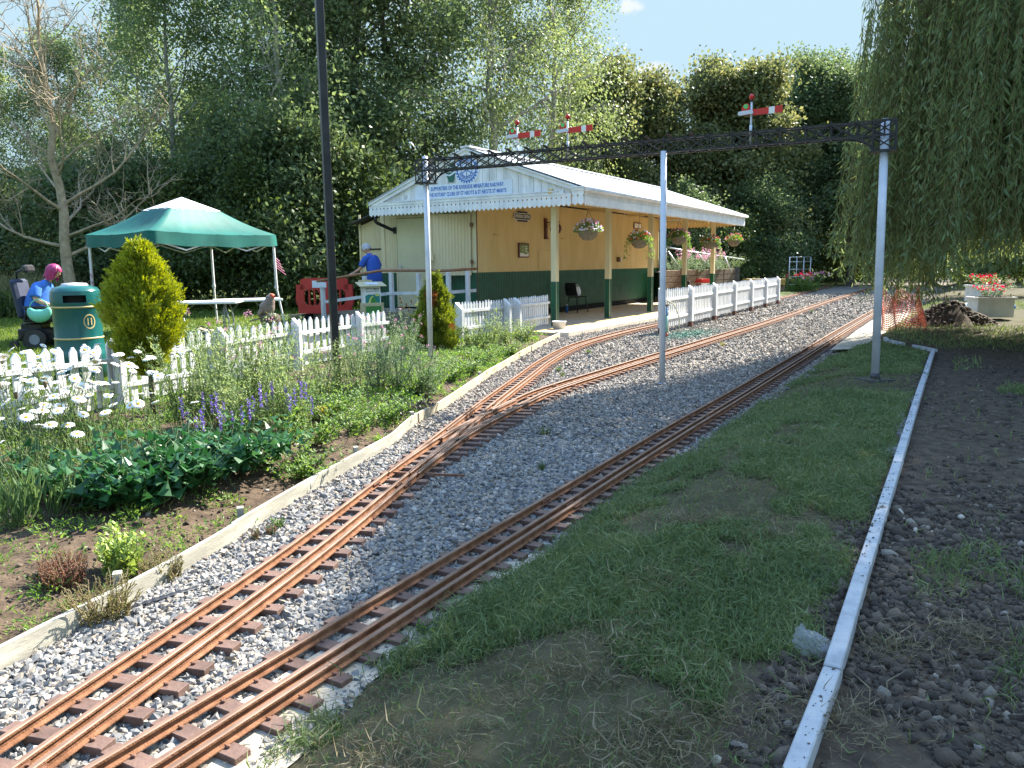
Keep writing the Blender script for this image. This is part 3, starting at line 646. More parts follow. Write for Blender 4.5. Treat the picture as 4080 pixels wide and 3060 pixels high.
# gable sign: local x along -v of the station (left to right as read)
uR, vR, zR = onU(2041, 745, UG+.05); _, vL, _ = onU(1655, 770, UG+.05); _, _, zl = onU(2041, 768.5, UG+.05)
t = bl('sign_board', 'long pale blue lettered board across the white station gable', 'sign', UG+.052, (vR+vL)/2, 0, -math.pi/2)
w = abs(vL-vR); zc = (onU(1870, 731, UG+.05)[2]+onU(1870, 779, UG+.05)[2])/2; hh = .3
MB().box((0, 0, zc), (w, .012, hh)).build('panel', SIGNW, t)
text('lettering', 'SUPPORTERS OF THE RIVERSIDE MINIATURE RAILWAY', .118, BLUE, t, (.12, -.008, zc+.062), (1, 0, 0), (0, 0, 1), .001, sx=.69, bold=.003)
text('lettering', 'THE ROTARY CLUBS OF ST NEOTS & ST NEOTS ST MARYS', .118, BLUE, t, (.12, -.008, zc-.072), (1, 0, 0), (0, 0, 1), .001, sx=.69, bold=.003)
# wheel emblem
_, v, z = onU(1859, 676, UG+.05); r = .30
t = bl('wheel_emblem', 'round white sign with a blue cogwheel emblem below the gable peak', 'sign', UG+.05, v, z, -math.pi/2)
def disc(b, r, y, n=36, m=0, th=.006, c=(0, 0)): return b.prism([(c[0]+r*math.cos(2*math.pi*k/n), c[1]+r*math.sin(2*math.pi*k/n)) for k in range(n)], (0, y, 0), (1, 0, 0), (0, 0, 1), (0, th, 0), m)
disc(MB(), r*1.14, -.0).build('disc', SIGNW, t)
b = MB()
def ring(b, r0, r1, y, n=48, m=0):
    vs = []
    for k in range(n):
        c, s = math.cos(2*math.pi*k/n), math.sin(2*math.pi*k/n); vs += [(r0*c, y, r0*s), (r1*c, y, r1*s)]
    return b.add(vs, [(2*k, 2*k+1, (2*k+3) % (2*n), (2*k+2) % (2*n)) for k in range(n)], m)
ring(b, r*.78, r*.88, -.004); ring(b, r*.46, r*.52, -.004); ring(b, .02, r*.14, -.004)
for k in range(24):
    a = 2*math.pi*k/24; c, s = math.cos(a), math.sin(a); M = Matrix.Translation((r*.92*c, -.004, r*.92*s)) @ Matrix.Rotation(-a, 4, 'Y'); b.box(0, (r*.17, .002, r*.12), mat4=M)
for k in range(6):
    a = 2*math.pi*k/6+math.pi/2; b.bar((r*.12*math.cos(a), -.0045, r*.12*math.sin(a)), (r*.48*math.cos(a), -.0045, r*.48*math.sin(a)), .002, r*.07)
b.build('cogwheel', BLUE, t)
for s, up in (('ROTARY', 1), ('INTERNATIONAL', -1)):
    for i, ch in enumerate(s):
        a = math.pi/2-up*(i-(len(s)-1)/2)*.225 if up > 0 else -math.pi/2+(i-(len(s)-1)/2)*.2
        er = Vector((math.cos(a), 0, math.sin(a))); et = Vector((math.sin(a), 0, -math.cos(a)))
        text('lettering', ch, .085, BLUE, t, er*r*.65+Vector((0, -.005, 0)), et if up > 0 else -et, er if up > 0 else -er, .0008, bold=.001)
_, v, z = onU(1796, 690, UG+.05)
t = bl('shield_emblem', 'dark green shield shaped emblem beside the cogwheel sign', 'sign', UG+.05, v, z, -math.pi/2)
SG = mat('shield_green', (.01, .11, .08), rough=.4)
b = MB(); b.prism([(-.13, .22), (.13, .22), (.13, -.02), (.07, -.2), (-.05, -.2), (-.13, -.02)], (0, -.004, 0), (1, 0, 0), (0, 0, 1), (0, .006, 0)); b.build('shield', SG, t)
b = MB(); b.bar((-.14, -.006, -.03), (-.02, -.006, -.05), .002, .03); b.bar((-.02, -.006, -.05), (.14, -.006, .03), .002, .04); b.prism([(-.1, .02), (.02, .02), (.02, .16), (-.1, .16)], (0, -.0075, 0), (1, 0, 0), (0, 0, 1), (0, .002, 0)); b.build('shield_band', SIGNW, t)
_, v, z = onU(1614, 785, UG+.04)
t = bl('round_plate', 'small round grey plate low on the left of the white gable', 'plate', UG+.05, v, z, -math.pi/2); disc(MB(), .045, -.012, 16).build('plate', STEEL, t)
# station name board on the ochre wall : local x along u, facing -v
def wallitem(name, lab, cat_, px, py, off=.02):
    u, v, z = onV(px, py, VW-off); return bl(name, lab, cat_, u, VW-off, z)
t = wallitem('station_sign', 'black rounded station name sign with white border on the ochre wall', 'sign', 2081.5, 863, .035)
def rrect(w, h, r, n=5): return [(sx*(w/2-r)+r*math.cos(a0+math.pi/2*k/n), sy*(h/2-r)+r*math.sin(a0+math.pi/2*k/n)) for sx, sy, a0 in ((1, 1, 0), (-1, 1, math.pi/2), (-1, -1, math.pi), (1, -1, 1.5*math.pi)) for k in range(n+1)]
SW2 = mat('sign_white', (.75, .75, .72), rough=.5)
P3 = lambda b, poly, y, th, m=0, dx=0, dz=0: b.prism([(x+dx, z+dz) for x, z in poly], (0, y, 0), (1, 0, 0), (0, 0, 1), (0, th, 0), m)
sw_, sh_ = .82, .165
b = MB(); P3(b, rrect(sw_, sh_, .06), -.01, .02); P3(b, rrect(.54, .27, .03), 0, .012); b.build('border', SW2, t)
b = MB(); P3(b, rrect(sw_-.03, sh_-.03, .05), -.014, .004); P3(b, rrect(.51, .06, .015), -.004, .004, 0, 0, .1); P3(b, rrect(.51, .06, .015), -.004, .004, 0, 0, -.1); b.build('panel', BLK, t)
text('lettering', 'RIVERSIDE CENTRAL', .112, SW2, t, (0, -.0155, 0), (1, 0, 0), (0, 0, 1), .001, sx=.72, bold=.002)
t = wallitem('framed_poster', 'dark red framed green tree poster on the ochre station wall', 'poster', 2086, 998, .03)
MB().box((0, 0, 0), (.5, .04, .36*1.0)).build('frame', DKRED, t)
MB().box((0, -.022, 0), (.43, .004, .30)).build('backing', SW2, t)
PG = mat('poster_green', (.13, .2, .03), rough=.5)
b = MB(); P3(b, [(-.215, .15), (.215, .15), (.215, -.04), (.15, -.08), (.05, -.1), (-.06, -.06), (-.215, -.06)], -.027, .002); b.build('print', PG, t)
b = MB(); 
for q in range(4): b.bar((.02, -.029, .1-.045*q), (.13+.03*(q % 2), -.029, .1-.045*q), .002, .018)
ring(b, .05, .06, -.029, 12); b.v = [(x-.09 if i >= 32 else x, y, z+.05 if i >= 32 else z) for i, (x, y, z) in enumerate(b.v)]; b.bar((-.09, -.029, 0), (-.09, -.029, -.09), .002, .02); b.build('print', SW2, t)
t = wallitem('wall_clock', 'round station clock hung from a dark red wall bracket behind the post', 'clock', 2175, 908, .03)
MB().box((0, 0, 0), (.1, .05, .5)).box((0, -.01, -.27), (.13, .07, .05)).build('back_board', DKRED, t)
b = MB(); b.bar((0, -.02, .14), (0, -.42, .14), .02, .02); b.tube([(0, -.03, .02), (0, -.12, .1), (0, -.2, .135)], .008, 6); b.build('bracket', BLK, t)
b = MB(); b.tube([(-.05, -.3, -.03), (.05, -.3, -.03)], .15, 24); ck = b.build('case', DKRED, t)
b = MB()
for sg in (-1, 1): b.tube([(sg*.051, -.3, -.03), (sg*.053, -.3, -.03)], .125, 24)
b.build('dial', SW2, ck)
b = MB()
for sg in (-1, 1): b.bar((sg*.055, -.3, -.03), (sg*.055, -.26, .05), .004, .012); b.bar((sg*.055, -.3, -.03), (sg*.055, -.36, -.03), .004, .012)
b.build('hands', BLK, ck)
t = wallitem('wall_lamp', 'small brown box lamp on the ochre wall between two canopy posts', 'lamp', 2467, 1034, .05)
MB().box((-.04, 0, 0), (.12, .09, .15)).build('housing', WOODB, t); MB().box((.04, -.02, 0), (.07, .08, .12)).build('lens', SW2, t)
t = wallitem('notice', 'small framed cream notice on the wall behind a hanging basket', 'notice', 2540, 900, .03); MB().box((0, 0, 0), (.62, .03, .2)).build('frame', WOODB, t); MB().box((0, -.017, 0), (.56, .004, .15)).build('panel', SW2, t)
# ================= GANTRY AND SIGNALS =================
RED = paint('signal_red', (.5, .02, .015), (.56, .03, .02), .4, 8)
GP = (Vector((4.37*8.15/9.28, 8.15, .16)), Vector((1.79, 9.12, 0)), None)
gl_ = AT(1697, 740, 10.7); gr_ = AT(3521, 600, 8.15); gr2 = AT(3486, 1500, 8.15)
t = thing('signal_gantry', 'black lattice signal gantry on three white poles spanning the tracks', 'gantry')
ZB_, ZT_ = 2.665, 2.805
A = Vector((gl_.x, 10.7, 0)); Bv = Vector((gr_.x, 8.15, 0)); ax = (Bv-A).normalized(); sd = Vector((ax.y, -ax.x, 0)); LN = (Bv-A).length
PW = paint('white_pole', (.5, .53, .58), (.62, .64, .68), .4, 3)
b = MB(); b.tube([(A.x, A.y, 0), (A.x, A.y, 2.86)], .036, 16); b.build('pole', PW, t)
midp = G(2638, 1530, 0); mt_ = AT(2644, 630, 9.13)
b = MB(); b.tube([(midp.x, midp.y, -.05), (mt_.x, mt_.y, ZB_+.01)], .0355, 16); b.tube([(midp.x, midp.y, 0), (midp.x, midp.y, .012)], .042, 16); b.build('pole', PW, t)
b = MB(); b.tube([(gr2.x, 8.15, .2), (gr_.x, 8.15, 2.83)], .041, 18); b.build('pole', PW, t)
b = MB(); b.tube([(gr2.x, 8.15, .17), (gr2.x, 8.15, .245)], .047, 16); b.box((gr2.x, 8.15, .17), (.3, .26, .025), .2); b.box((gr2.x, 8.15, .145), (.34, .3, .05), .25); b.build('foot_plate', mat('foot_black', (.02, .02, .025), (.06, .06, .065), .6, 20), t)
def pt(s, o, z): return A+ax*s+sd*o+Vector((0, 0, z))
b = MB(); WD = .075; np_ = 22; cell = LN/np_
for o in (-WD, WD):
    for z in (ZB_, ZT_): b.bar(pt(-.09, o, z), pt(LN+.09, o, z), .016, .018)
    for i in range(np_+1):
        s = i*cell; b.bar(pt(s, o, ZB_), pt(s, o, ZT_), .014, .012)
        if i < np_:
            b.bar(pt(s, o-.004, ZB_), pt(s+cell, o-.004, ZT_), .006, .014); b.bar(pt(s, o+.004, ZT_), pt(s+cell, o+.004, ZB_), .006, .014)
for i in range(np_+1):
    s = i*cell; b.bar(pt(s, -WD, ZB_), pt(s, WD, ZB_), .012); b.bar(pt(s, -WD, ZT_), pt(s, WD, ZT_), .012)
    if i < np_: b.bar(pt(s, -WD, ZB_-.003), pt(s+cell, WD, ZB_-.003), .012, .004); b.bar(pt(s, WD, ZT_+.003), pt(s+cell, -WD, ZT_+.003), .012, .004)
    if 0 < i < np_: b.bar(pt(s, WD, ZT_), pt(s, WD, ZT_+.03), .016, .016)
b.build('lattice_beam', BLK, t)
TILT = [i for i in range(1, 14)]
for e, sg in ((0, 1), (LN, -1)):
    b = MB(); x0, x1 = e-.105, e+.105
    for o in (-WD-.005, WD+.005):
        for z in (2.515, ZT_+.005): b.bar(pt(x0, o, z), pt(x1, o, z), .014, .02)
        for x in (x0, x1): b.bar(pt(x, o, 2.51), pt(x, o, ZT_), .016, .016)
        for za, zb in ((2.52, 2.655), (2.665, 2.8)): b.bar(pt(x0, o, za), pt(x1, o, zb), .008, .014); b.bar(pt(x0, o, zb), pt(x1, o, za), .008, .014)
        xa = e+sg*.105; arc = [pt(xa+sg*.3*(1-math.cos(a)), o, ZB_-.15+.15*math.sin(a)) for a in np.linspace(0, math.pi/2, 9)]
        for p, q in zip(arc, arc[1:]): b.bar(p, q, .014, .018)
        for k in (2, 5): b.bar(arc[k], pt(xa+sg*.02+sg*.05*k, o, ZB_), .008, .012)
        b.bar(arc[3], pt(xa, o, ZB_-.01), .008, .012)
    for x in (x0, x1):
        for za, zb in ((2.52, 2.655), (2.665, 2.8)): b.bar(pt(x, -WD, za), pt(x, WD, zb), .008, .014); b.bar(pt(x, -WD, zb), pt(x, WD, za), .008, .014)
    b.box(pt(e, 0, 2.507), (.24, .2, .01), math.atan2(ax.y, ax.x)); b.build('end_bracket', BLK, t)
for i in range(1, 15):
    b = MB(); s = i*cell*1.02; b.bar(pt(s, -WD, ZT_+.012), pt(s-.02, WD+.02, ZT_+.05), .05, .006); b.build('cross_slat', BLK, t)
LGRN = mat('green_lens', (.1, .5, .12), rough=.25)
def signal(px, top, base, lab, sc=1.):
    # stand on the beam at this photo column
    s = None
    d = ray(px, base); tt = ((A.x*ax.y-A.y*ax.x))/(d[0]*ax.y-d[1]*ax.x); q = Vector((d[0]*tt, d[1]*tt, 0)); d2 = ray(px, top); zt = H+d2[2]*(q.y/d2[1]); h = zt-ZT_
    g = thing('semaphore_signal', lab, 'signal', (q.x, q.y, ZT_-.12), math.atan2(ax.y, ax.x), 'semaphore signals on the gantry'); h += .12
    b = MB(); b.tube([(0, 0, 0), (0, 0, h-.07)], .011, 10); b.tube([(0, 0, .1), (0, 0, .2)], .016, 10); b.build('mast', PW, g)
    b = MB(); b.tube([(0, 0, h-.085), (0, 0, h-.07)], .015, 10); b.build('collar', BLK, g)
    b = MB(); b.sphere((0, 0, h-.035), .03, 14); b.tube([(0, 0, h-.01), (0, 0, h+.012)], [.008, .001], 8); b.build('finial', RED, g)
    za = h-.20; ar = MB(); ar.add([], [])
    xs_ = [.015, .185, .245, .325]
    for i in range(3):
        x0, x1 = xs_[i], xs_[i+1]; h0, h1 = .031+.006*x0/.3, .031+.006*x1/.3
        ar.prism([(x0, -h0), (x1, -h1), (x1, h1), (x0, h0)], (0, -.02, za), (1, 0, .035), (0, 0, 1), (0, .005, 0), m=1 if i == 1 else 0)
    ar.build('arm', [RED, SW2], g)
    b = MB(); P = [(-.015, -.045), (-.015, .06), (-.035, .085), (-.07, .085), (-.1, .05), (-.1, -.035)]
    b.prism(P, (0, -.018, za+.015), (1, 0, 0), (0, 0, 1), (0, .004, 0)); sp = b.build('spectacle', RED, g)
    b = MB(); b.prism([(-.057+.025*math.cos(k*math.pi/8), .055+.025*math.sin(k*math.pi/8)) for k in range(16)], (0, -.021, za+.015), (1, 0, 0), (0, 0, 1), (0, .01, 0)); b.build('lens', LGRN, sp)
    b = MB(); b.bar((-.115, -.03, za-.002), (.012, -.03, za+.006), .02, .042); b.tube([(-.115, -.042, za-.002), (-.115, -.018, za-.002)], .021, 12); b.tube([(.005, -.042, za), (.005, 0, za)], .021, 12); b.build('counterweight', PW, g)
    return g
signal(2062, 477, 640, 'red semaphore signal over the station roof, lowest of the three and left end')
signal(2262, 453, 615, 'red semaphore signal standing just right of the lowest signal on the gantry')
signal(2990, 373, 555, 'tall red semaphore signal alone between the middle and right gantry poles')
# ================= POSTS AND FENCES =================
p = G(1345, 1590, .1); t = thing('lamp_post', 'tall black square lamp post rising from the flower bed', 'post', (p.x, p.y, .08), .5)
b = MB(); b.box((0, 0, 2.6), (.072, .072, 5.3)); b.build('shaft', BLK, t, bevel=.006); b = MB(); b.box((0, 0, .15), (.08, .08, .3)); b.build('base', BLK, t, bevel=.006)
b = MB(); b.lathe([(.02, 5.2), (.1, 5.25), (.16, 5.6), (.18, 5.62), (.02, 5.75)], 6, smooth=False); b.build('lantern', BLK, t)
FW_ = paint('fence_white', (.5, .51, .51), (.62, .63, .63), .65, 6, st=(1, 1, .4))
def picket(b, c, rz, w, h, th=.018, tip=.045):
    M = Matrix.Translation(c) @ Matrix.Rotation(rz, 4, 'Z'); o = M @ Vector((-0, -th/2, 0)); X = M.to_3x3() @ Vector((1, 0, 0)); Yv = M.to_3x3() @ Vector((0, 1, 0))
    return b.prism([(-w/2, 0), (w/2, 0), (w/2, h-tip), (w*.12, h), (-w*.12, h), (-w/2, h-tip)], o, X, (0, 0, 1), Yv*th)
def fence_run(t, P, z0, h, sp, w, rails=(.14, .42), posts=(), jit=.006, backside=1, mt=None):
    """P: polyline of plan points; pickets as separate parts, rails between posts"""
    P = [Vector((a, b, 0)) for a, b in P]; mt = mt or FW_
    Ls = np.r_[0, np.cumsum([(q-p).length for p, q in zip(P, P[1:])])]
    at = lambda s: Vector((np.interp(s, Ls, [p.x for p in P]), np.interp(s, Ls, [p.y for p in P]), 0))
    s = .04; n = 0
    while s < Ls[-1]-.02:
        p, q = at(s), at(min(s+.01, Ls[-1])); d = (q-p); rz = math.atan2(d.y, d.x) if d.length > 1e-5 else 0; nrm = Vector((math.sin(rz), -math.cos(rz), 0))
        b = MB(); hh = h+random.uniform(-1, 1)*.012; b2 = p+nrm*(-.0)
        picket(b, (b2.x, b2.y, z0(p) if callable(z0) else z0), rz+random.uniform(-.03, .03), w*random.uniform(.95, 1.05), hh); b.build('picket', mt, t, bevel=.0025); n += 1
        s += sp*random.uniform(1-jit*12, 1+jit*12)
    return at, Ls
def zg(p): return hz1(p.x, p.y)+.03
# left bed fence, in two bays of pickets (open gap hidden by plants)
def rail_(t, P0, P1, z0, z1, off=.022, th=.02, hh=.045, mt=None):
    a, c = Vector((P0[0], P0[1], z0)), Vector((P1[0], P1[1], z1)); d = (c-a); n = Vector((d.y, -d.x, 0)).normalized(); MB().bar(a+n*off, c+n*off, th, hh).build('rail', mt or FW_, t, bevel=.002)
fpts = [(x, y) for y, x in FN if y <= 11.95]
t = thing('picket_fence', 'low white picket fence behind the flower bed on the lawn side', 'fence')
at, Ls = fence_run(t, fpts, zg, .60, .128, .078)
post_s = [0.15, 1.55, 3.05, 4.45, 5.85, 7.25, Ls[-1]-.03]
for a, c in zip(post_s, post_s[1:]):
    p, q = at(a), at(c)
    for zz in (.17, .43): rail_(t, p, q, zg(p)+zz+random.uniform(-.012, .012), zg(q)+zz+random.uniform(-.012, .012))
def slant_post(t, p, rz, z0, h, w=.075, dp=.075, top=.09, mt=None, foot=None):
    M = Matrix.Translation((p[0], p[1], z0)) @ Matrix.Rotation(rz, 4, 'Z'); R3 = M.to_3x3()
    b = MB(); b.prism([(-dp/2, 0), (dp/2, 0), (dp/2, h-top), (-dp/2, h)], M @ Vector((-w/2, 0, 0)), R3 @ Vector((0, -1, 0)), (0, 0, 1), R3 @ Vector((w, 0, 0))); o = b.build('post', mt or FW_, t, bevel=.003)
    if foot:
        b = MB(); b.box(M @ Vector((0, 0, -.06)), (w*.92, dp*.92, .13), rz); b.build('post_foot', foot, t)
for s in post_s[:-1]:
    p, q = at(s), at(s+.05); d = q-p; rz = math.atan2(d.y, d.x); n = Vector((d.y, -d.x, 0)).normalized()*.07; slant_post(t, p+n, rz, zg(p)-.05, .68, .07, .1, .1)
# fence at the platform end, right of the second conifer
f2 = [(-.98, 13.5), (-.3, 14.6), (.1, 15.3), (.80, 16.6)]
t = thing('picket_fence', 'white picket fence closing the platform end beside the first canopy post', 'fence')
at, Ls = fence_run(t, f2, .17, .61, .094, .06)
for a, c in ((0, 1.2), (1.2, 2.0), (2.0, Ls[-1])):
    for zz in (.32, .62): rail_(t, at(a), at(c), zz, zz, hh=.05)
for s in (.04, 1.62, 2.02): p = at(s); slant_post(t, p+Vector((.07, -.05, 0)), 1.02, .05, .74, .08, .14, .12)
# track-side fence with brown feet
BRN = mat('brown_foot', (.09, .035, .025), (.13, .05, .035), .6, 20)
pf = [G(2652, 1318, 0), G(2766, 1303, 0), G(2850, 1278, 0), G(2920, 1258, 0), G(2985.5, 1241, 0), G(3040, 1228, 0), G(3094, 1213, 0)]
a0, a1 = np.array([3.0, 15.55]), np.array([8.98, 26.3]); fp = [a0+(a1-a0)*i/6 for i in range(7)]
t = thing('picket_fence', 'long white picket fence on brown footed posts between the two tracks', 'fence')
rz = math.atan2(*(a1-a0)[::-1])
for q in fp: slant_post(t, q, rz, .13, .80, .15, .1, .1, foot=BRN)
d = (a1-a0)/np.linalg.norm(a1-a0); n = np.array([d[1], -d[0]]); k = 0
for i in range(6):
    q0, q1 = fp[i]+d*.1-n*.01, fp[i+1]-d*.08-n*.01
    m_ = 14
    for j in range(m_):
        c = q0+(q1-q0)*(j+.5)/m_-n*.015; b = MB(); picket(b, (c[0], c[1], .12), rz, .06, .78+random.uniform(-.01, .01)); b.build('picket', FW_, t); k += 1
    for zz in (.30, .68): MB().bar((q0[0], q0[1], zz), (q1[0], q1[1], zz), .03, .055).build('rail', FW_, t)
# ================= RAMP HANDRAIL =================
HW = mat('varnished_rail', (.22, .1, .045), (.34, .17, .08), .4, 6, .1, stretch=(1, 1, 1)); t = thing('ramp_handrail', 'white posts with a brown handrail along the station ramp', 'handrail')
def hu_(px, py, u): a = onU(px, py, u); return WL(a[0], a[1], a[2])
ur = -.75
E1, K1 = hu_(1898, 1071, .2), hu_(1523, 1077, ur); E0 = AT(1262, 1121, 18.2)
K2 = hu_(1780, 1078, ur)
b = MB(); b.tube([E1, K2, K1, E0], .032, 10); b.build('handrail', HW, t)
DZ = .1
for px, py in ((1558, 1085), (1667, 1087), (1786, 1083), (1863, 1078)):
    q = hu_(px, py, ur) if px < 1800 else hu_(px, py, -.2); b = MB(); b.box((q.x, q.y, (q.z+DZ)/2), (.085, .085, q.z-DZ-.02), BRZ); b.build('post', FW_, t, bevel=.004)
for px, py, Y in ((1284, 1127, 18.2), (1452, 1098, 18.05)):
    q = AT(px, py, Y); b = MB(); b.box((q.x, q.y, (q.z+.08)/2), (.085, .085, q.z-.1), BRZ); b.build('post', FW_, t, bevel=.004)
q0, q1, q2, q3 = AT(1292, 1203, 18.2), AT(1552, 1169, 18.0), hu_(1786, 1165, ur), hu_(1896, 1157, .2)
b = MB(); b.bar(q0, q1, .03, .07); b.build('rail', FW_, t); b = MB(); b.bar(q1, q2, .03, .07); b.build('rail', FW_, t); b = MB(); b.bar(q2, q3, .03, .07); b.build('rail', FW_, t)
q = AT(1282, 1135, 18.15); b = MB(); b.box(q, (.2, .02, .12), .3); b.build('plate', SIGNW, t)
# ramp deck and step
DECK = mat('deck_boards', (.2, .17, .13), (.3, .26, .2), .9, 4)
t = thing('ramp_deck', 'grey boarded ramp deck in front of the station door', 'ramp')
b = MB(); c = [WL(U0-.05, 2.6), WL(U0-.05, 5.2), WL(ur-.05, 5.2), WL(ur-.05, 2.6)]; e = [WL(U0-.2, 8.2), WL(ur-.05, 8.2)]
z = .38
vs = [(*v.xy, z) for v in c]+[(*v.xy, .15) for v in e]; vs += [(x, y, .06) for x, y, _ in vs]
b.add(vs, [(0, 1, 2, 3), (1, 4, 5, 2), (6, 9, 8, 7), (3, 2, 8, 9), (2, 5, 11, 8), (0, 3, 9, 6), (4, 10, 11, 5)]); b.build('deck', DECK, t)
# ================= TREES =================
BARK = mat('bark', (.06, .048, .036), (.15, .125, .1), .95, 6, .8, 30, stretch=(1, 1, .3), c=(.22, .2, .17))
PALEB = mat('pale_bark', (.2, .18, .15), (.42, .4, .36), .9, 5, .5, 25, stretch=(1, 1, .4), c=(.1, .09, .08))
DEADB = mat('dead_bark', (.22, .17, .11), (.4, .32, .21), .95, 8, .5, 40)
L_ASH = leafmat('ash_leaf', [(0.077, 0.119, 0.054), (0.126, 0.185, 0.0743), (0.182, 0.244, 0.0945), (0.308, 0.37, 0.149)], .55)
L_DARK = leafmat('dark_leaf', [(0.049, 0.0792, 0.0378), (0.0868, 0.132, 0.0567), (0.126, 0.178, 0.0702), (0.224, 0.264, 0.101)], .48)
L_BIR = leafmat('birch_leaf', [(0.091, 0.125, 0.054), (0.14, 0.191, 0.0743), (0.196, 0.251, 0.0918), (0.308, 0.343, 0.135)], .5)
L_MAP = leafmat('maple_leaf', [(0.063, 0.0858, 0.0378), (0.119, 0.145, 0.0567), (0.182, 0.198, 0.0743), (0.294, 0.277, 0.108)], .45)
L_WIL = leafmat('willow_leaf', [(0.101, 0.151, 0.06), (0.146, 0.205, 0.08), (0.19, 0.254, 0.1), (0.269, 0.324, 0.13)], .45, nscale=.8)
L_HEDGE = leafmat('shrub_leaf', [(0.028, 0.0528, 0.0162), (0.056, 0.0924, 0.0243), (0.098, 0.139, 0.0378), (0.154, 0.185, 0.054)], .45)
def branch_path(p, d, L, n, up, wob):
    P = [np.array(p, float)]; d = np.array(d, float)
    for i in range(n):
        d = d+np.array([0, 0, up/n])+rng.normal(0, wob, 3); d /= np.linalg.norm(d); P.append(P[-1]+d*L/n)
    return np.array(P), d
def make_tree(seed, h, cr, base, nprim, lf, nleaf, ll, lw, tr=.16, up=.5, droop=0., prof=None, clus=.42, topk=.97, bare=False, elev=(.25, .9), sub=5, sub2=3):
    """trunk and limbs as one tapered mesh, crown as many single leaves; returns two meshes"""
    global rng
    keep = rng; rng = np.random.default_rng(seed); wood = MB(); C = []
    lean = rng.normal(0, .03, 2); T = [np.array([0, 0, -.1])]; n = 12
    for i in range(n): T.append(np.array([lean[0]*h*(i+1)/n+rng.normal(0, .07), lean[1]*h*(i+1)/n+rng.normal(0, .07), h*topk*(i+1)/n]))
    T = np.array(T); zt = T[:, 2]; wood.tube(T, [tr*(1-.93*k/n)+.012 for k in range(n+1)], 8)
    prof = prof or (lambda t: (math.sin(math.pi*min(1, .12+.88*t)**.75))**.7)
    for i in range(nprim):
        t = (i+rng.random())/nprim; z = base+(h*.96-base)*t; p = [np.interp(z, zt, T[:, k]) for k in range(3)]
        a = i*2.4+rng.normal(0, .35); L = cr*max(.18, prof(t))*rng.uniform(.75, 1.15); e = elev[0]+(elev[1]-elev[0])*t+rng.normal(0, .12)
        P, d = branch_path(p, (math.cos(a)*math.cos(e), math.sin(a)*math.cos(e), math.sin(e)), L, 6, up*.5-droop, .12)
        r0 = max(.016, tr*.42*(1-.7*t)*L/cr); wood.tube(P, [r0*(1-.85*k/6) for k in range(7)], 5, cap=False)
        for j in range(sub):
            q = .25+.75*(j+rng.random())/sub; pp = np.array([np.interp(q*6, range(7), P[:, k]) for k in range(3)])
            d2 = d+rng.normal(0, .75, 3); d2[2] += .1; L2 = L*rng.uniform(.22, .42)
            P2, d3 = branch_path(pp, d2/np.linalg.norm(d2), L2, 4, up*.4-droop*1.4, .18); wood.tube(P2, [r0*.34*(1-.8*k/4)+.003 for k in range(5)], 4, cap=False)
            C.append((P2[-1], L2)); C.append((P2[2], L2))
            for k in range(sub2):
                d4 = d3+rng.normal(0, .8, 3); P3, _ = branch_path(P2[1+int(rng.integers(0, 4))], d4/np.linalg.norm(d4), L2*.6, 3, -droop*1.5, .22)
                wood.tube(P3, [.008, .006, .004, .002] if not bare else [.012, .009, .006, .003], 3, cap=False); C.append((P3[-1], L2))
                if bare:
                    for q_ in range(3):
                        d5 = d4+rng.normal(0, .9, 3); P4, _ = branch_path(P3[1+q_ % 3], d5/np.linalg.norm(d5), L2*.45, 3, 0, .3); wood.tube(P4, [.007, .005, .004, .002], 3, cap=False)
    me = bpy.data.meshes.new('limbs'); me.from_pydata(wood.v, [], wood.f); me.polygons.foreach_set('use_smooth', [True]*len(wood.f)); me.update()
    lm = None
    if not bare:
        cen = np.array([c[0] for c in C]); k = rng.integers(0, len(cen), nleaf); sg = clus*(.6+.8*rng.random(len(cen)))[k]
        off = rng.normal(0, 1, (nleaf, 3))*sg[:, None]*np.array([1, 1, .62]); P = cen[k]+off
        if droop > .3: P[:, 2] -= rng.gamma(1.3, .3*droop, nleaf)
        P = P[P[:, 2] > .25*base]; n_ = len(P)
        out = P-np.array([0, 0, h*.5]); out /= np.linalg.norm(out, axis=1)[:, None]+1e-6
        D = out*.5+rng.normal(0, .6, (n_, 3)); D[:, 2] -= .35+droop*.6
        v, f = quads(P, D, ll*rng.uniform(.65, 1.25, n_), lw*rng.uniform(.7, 1.2, n_)); lm = npmesh('leaves', v, f)
    rng = keep; return me, lm
PROTO = {}
def proto(k, bark, leaf, *a, **kw): PROTO[k] = (*make_tree(*a, **kw), bark, leaf)
FULL = lambda t: (1-abs(2*t-.75)**2.2*.55) if t < .85 else max(.2, 1-(t-.5)*1.5)
proto('ash', PALEB, L_ASH, 11, 15.5, 3.3, 1.6, 30, None, 27000, .155, .078, .17, up=.6, clus=.40, prof=FULL)
proto('ash2', PALEB, L_ASH, 12, 14.0, 3.0, 1.2, 28, None, 26000, .145, .074, .15, up=.7, clus=.38, prof=FULL)
proto('dark', BARK, L_DARK, 13, 15.0, 3.6, .8, 32, None, 44000, .165, .088, .2, up=.4, clus=.46, prof=FULL)
proto('birch', PALEB, L_BIR, 14, 15.5, 4.3, 4.2, 30, None, 32000, .125, .072, .22, up=.75, droop=.75, clus=.34, prof=lambda t: .95-.5*t, elev=(.2, 1.1))
proto('maple', BARK, L_MAP, 15, 11.0, 3.4, .8, 30, None, 52000, .2, .15, .17, up=.5, clus=.45, prof=lambda t: .95-.55*t*t)
proto('maple2', BARK, L_MAP, 16, 10.2, 3.1, .6, 28, None, 48000, .19, .14, .16, up=.65, clus=.4, prof=lambda t: .9-.45*t*t, topk=.93)
proto('tall', BARK, L_DARK, 17, 14.0, 4.6, 2.6, 32, None, 60000, .22, .14, .32, up=.3, clus=.55, prof=lambda t: 1-.5*t*t)
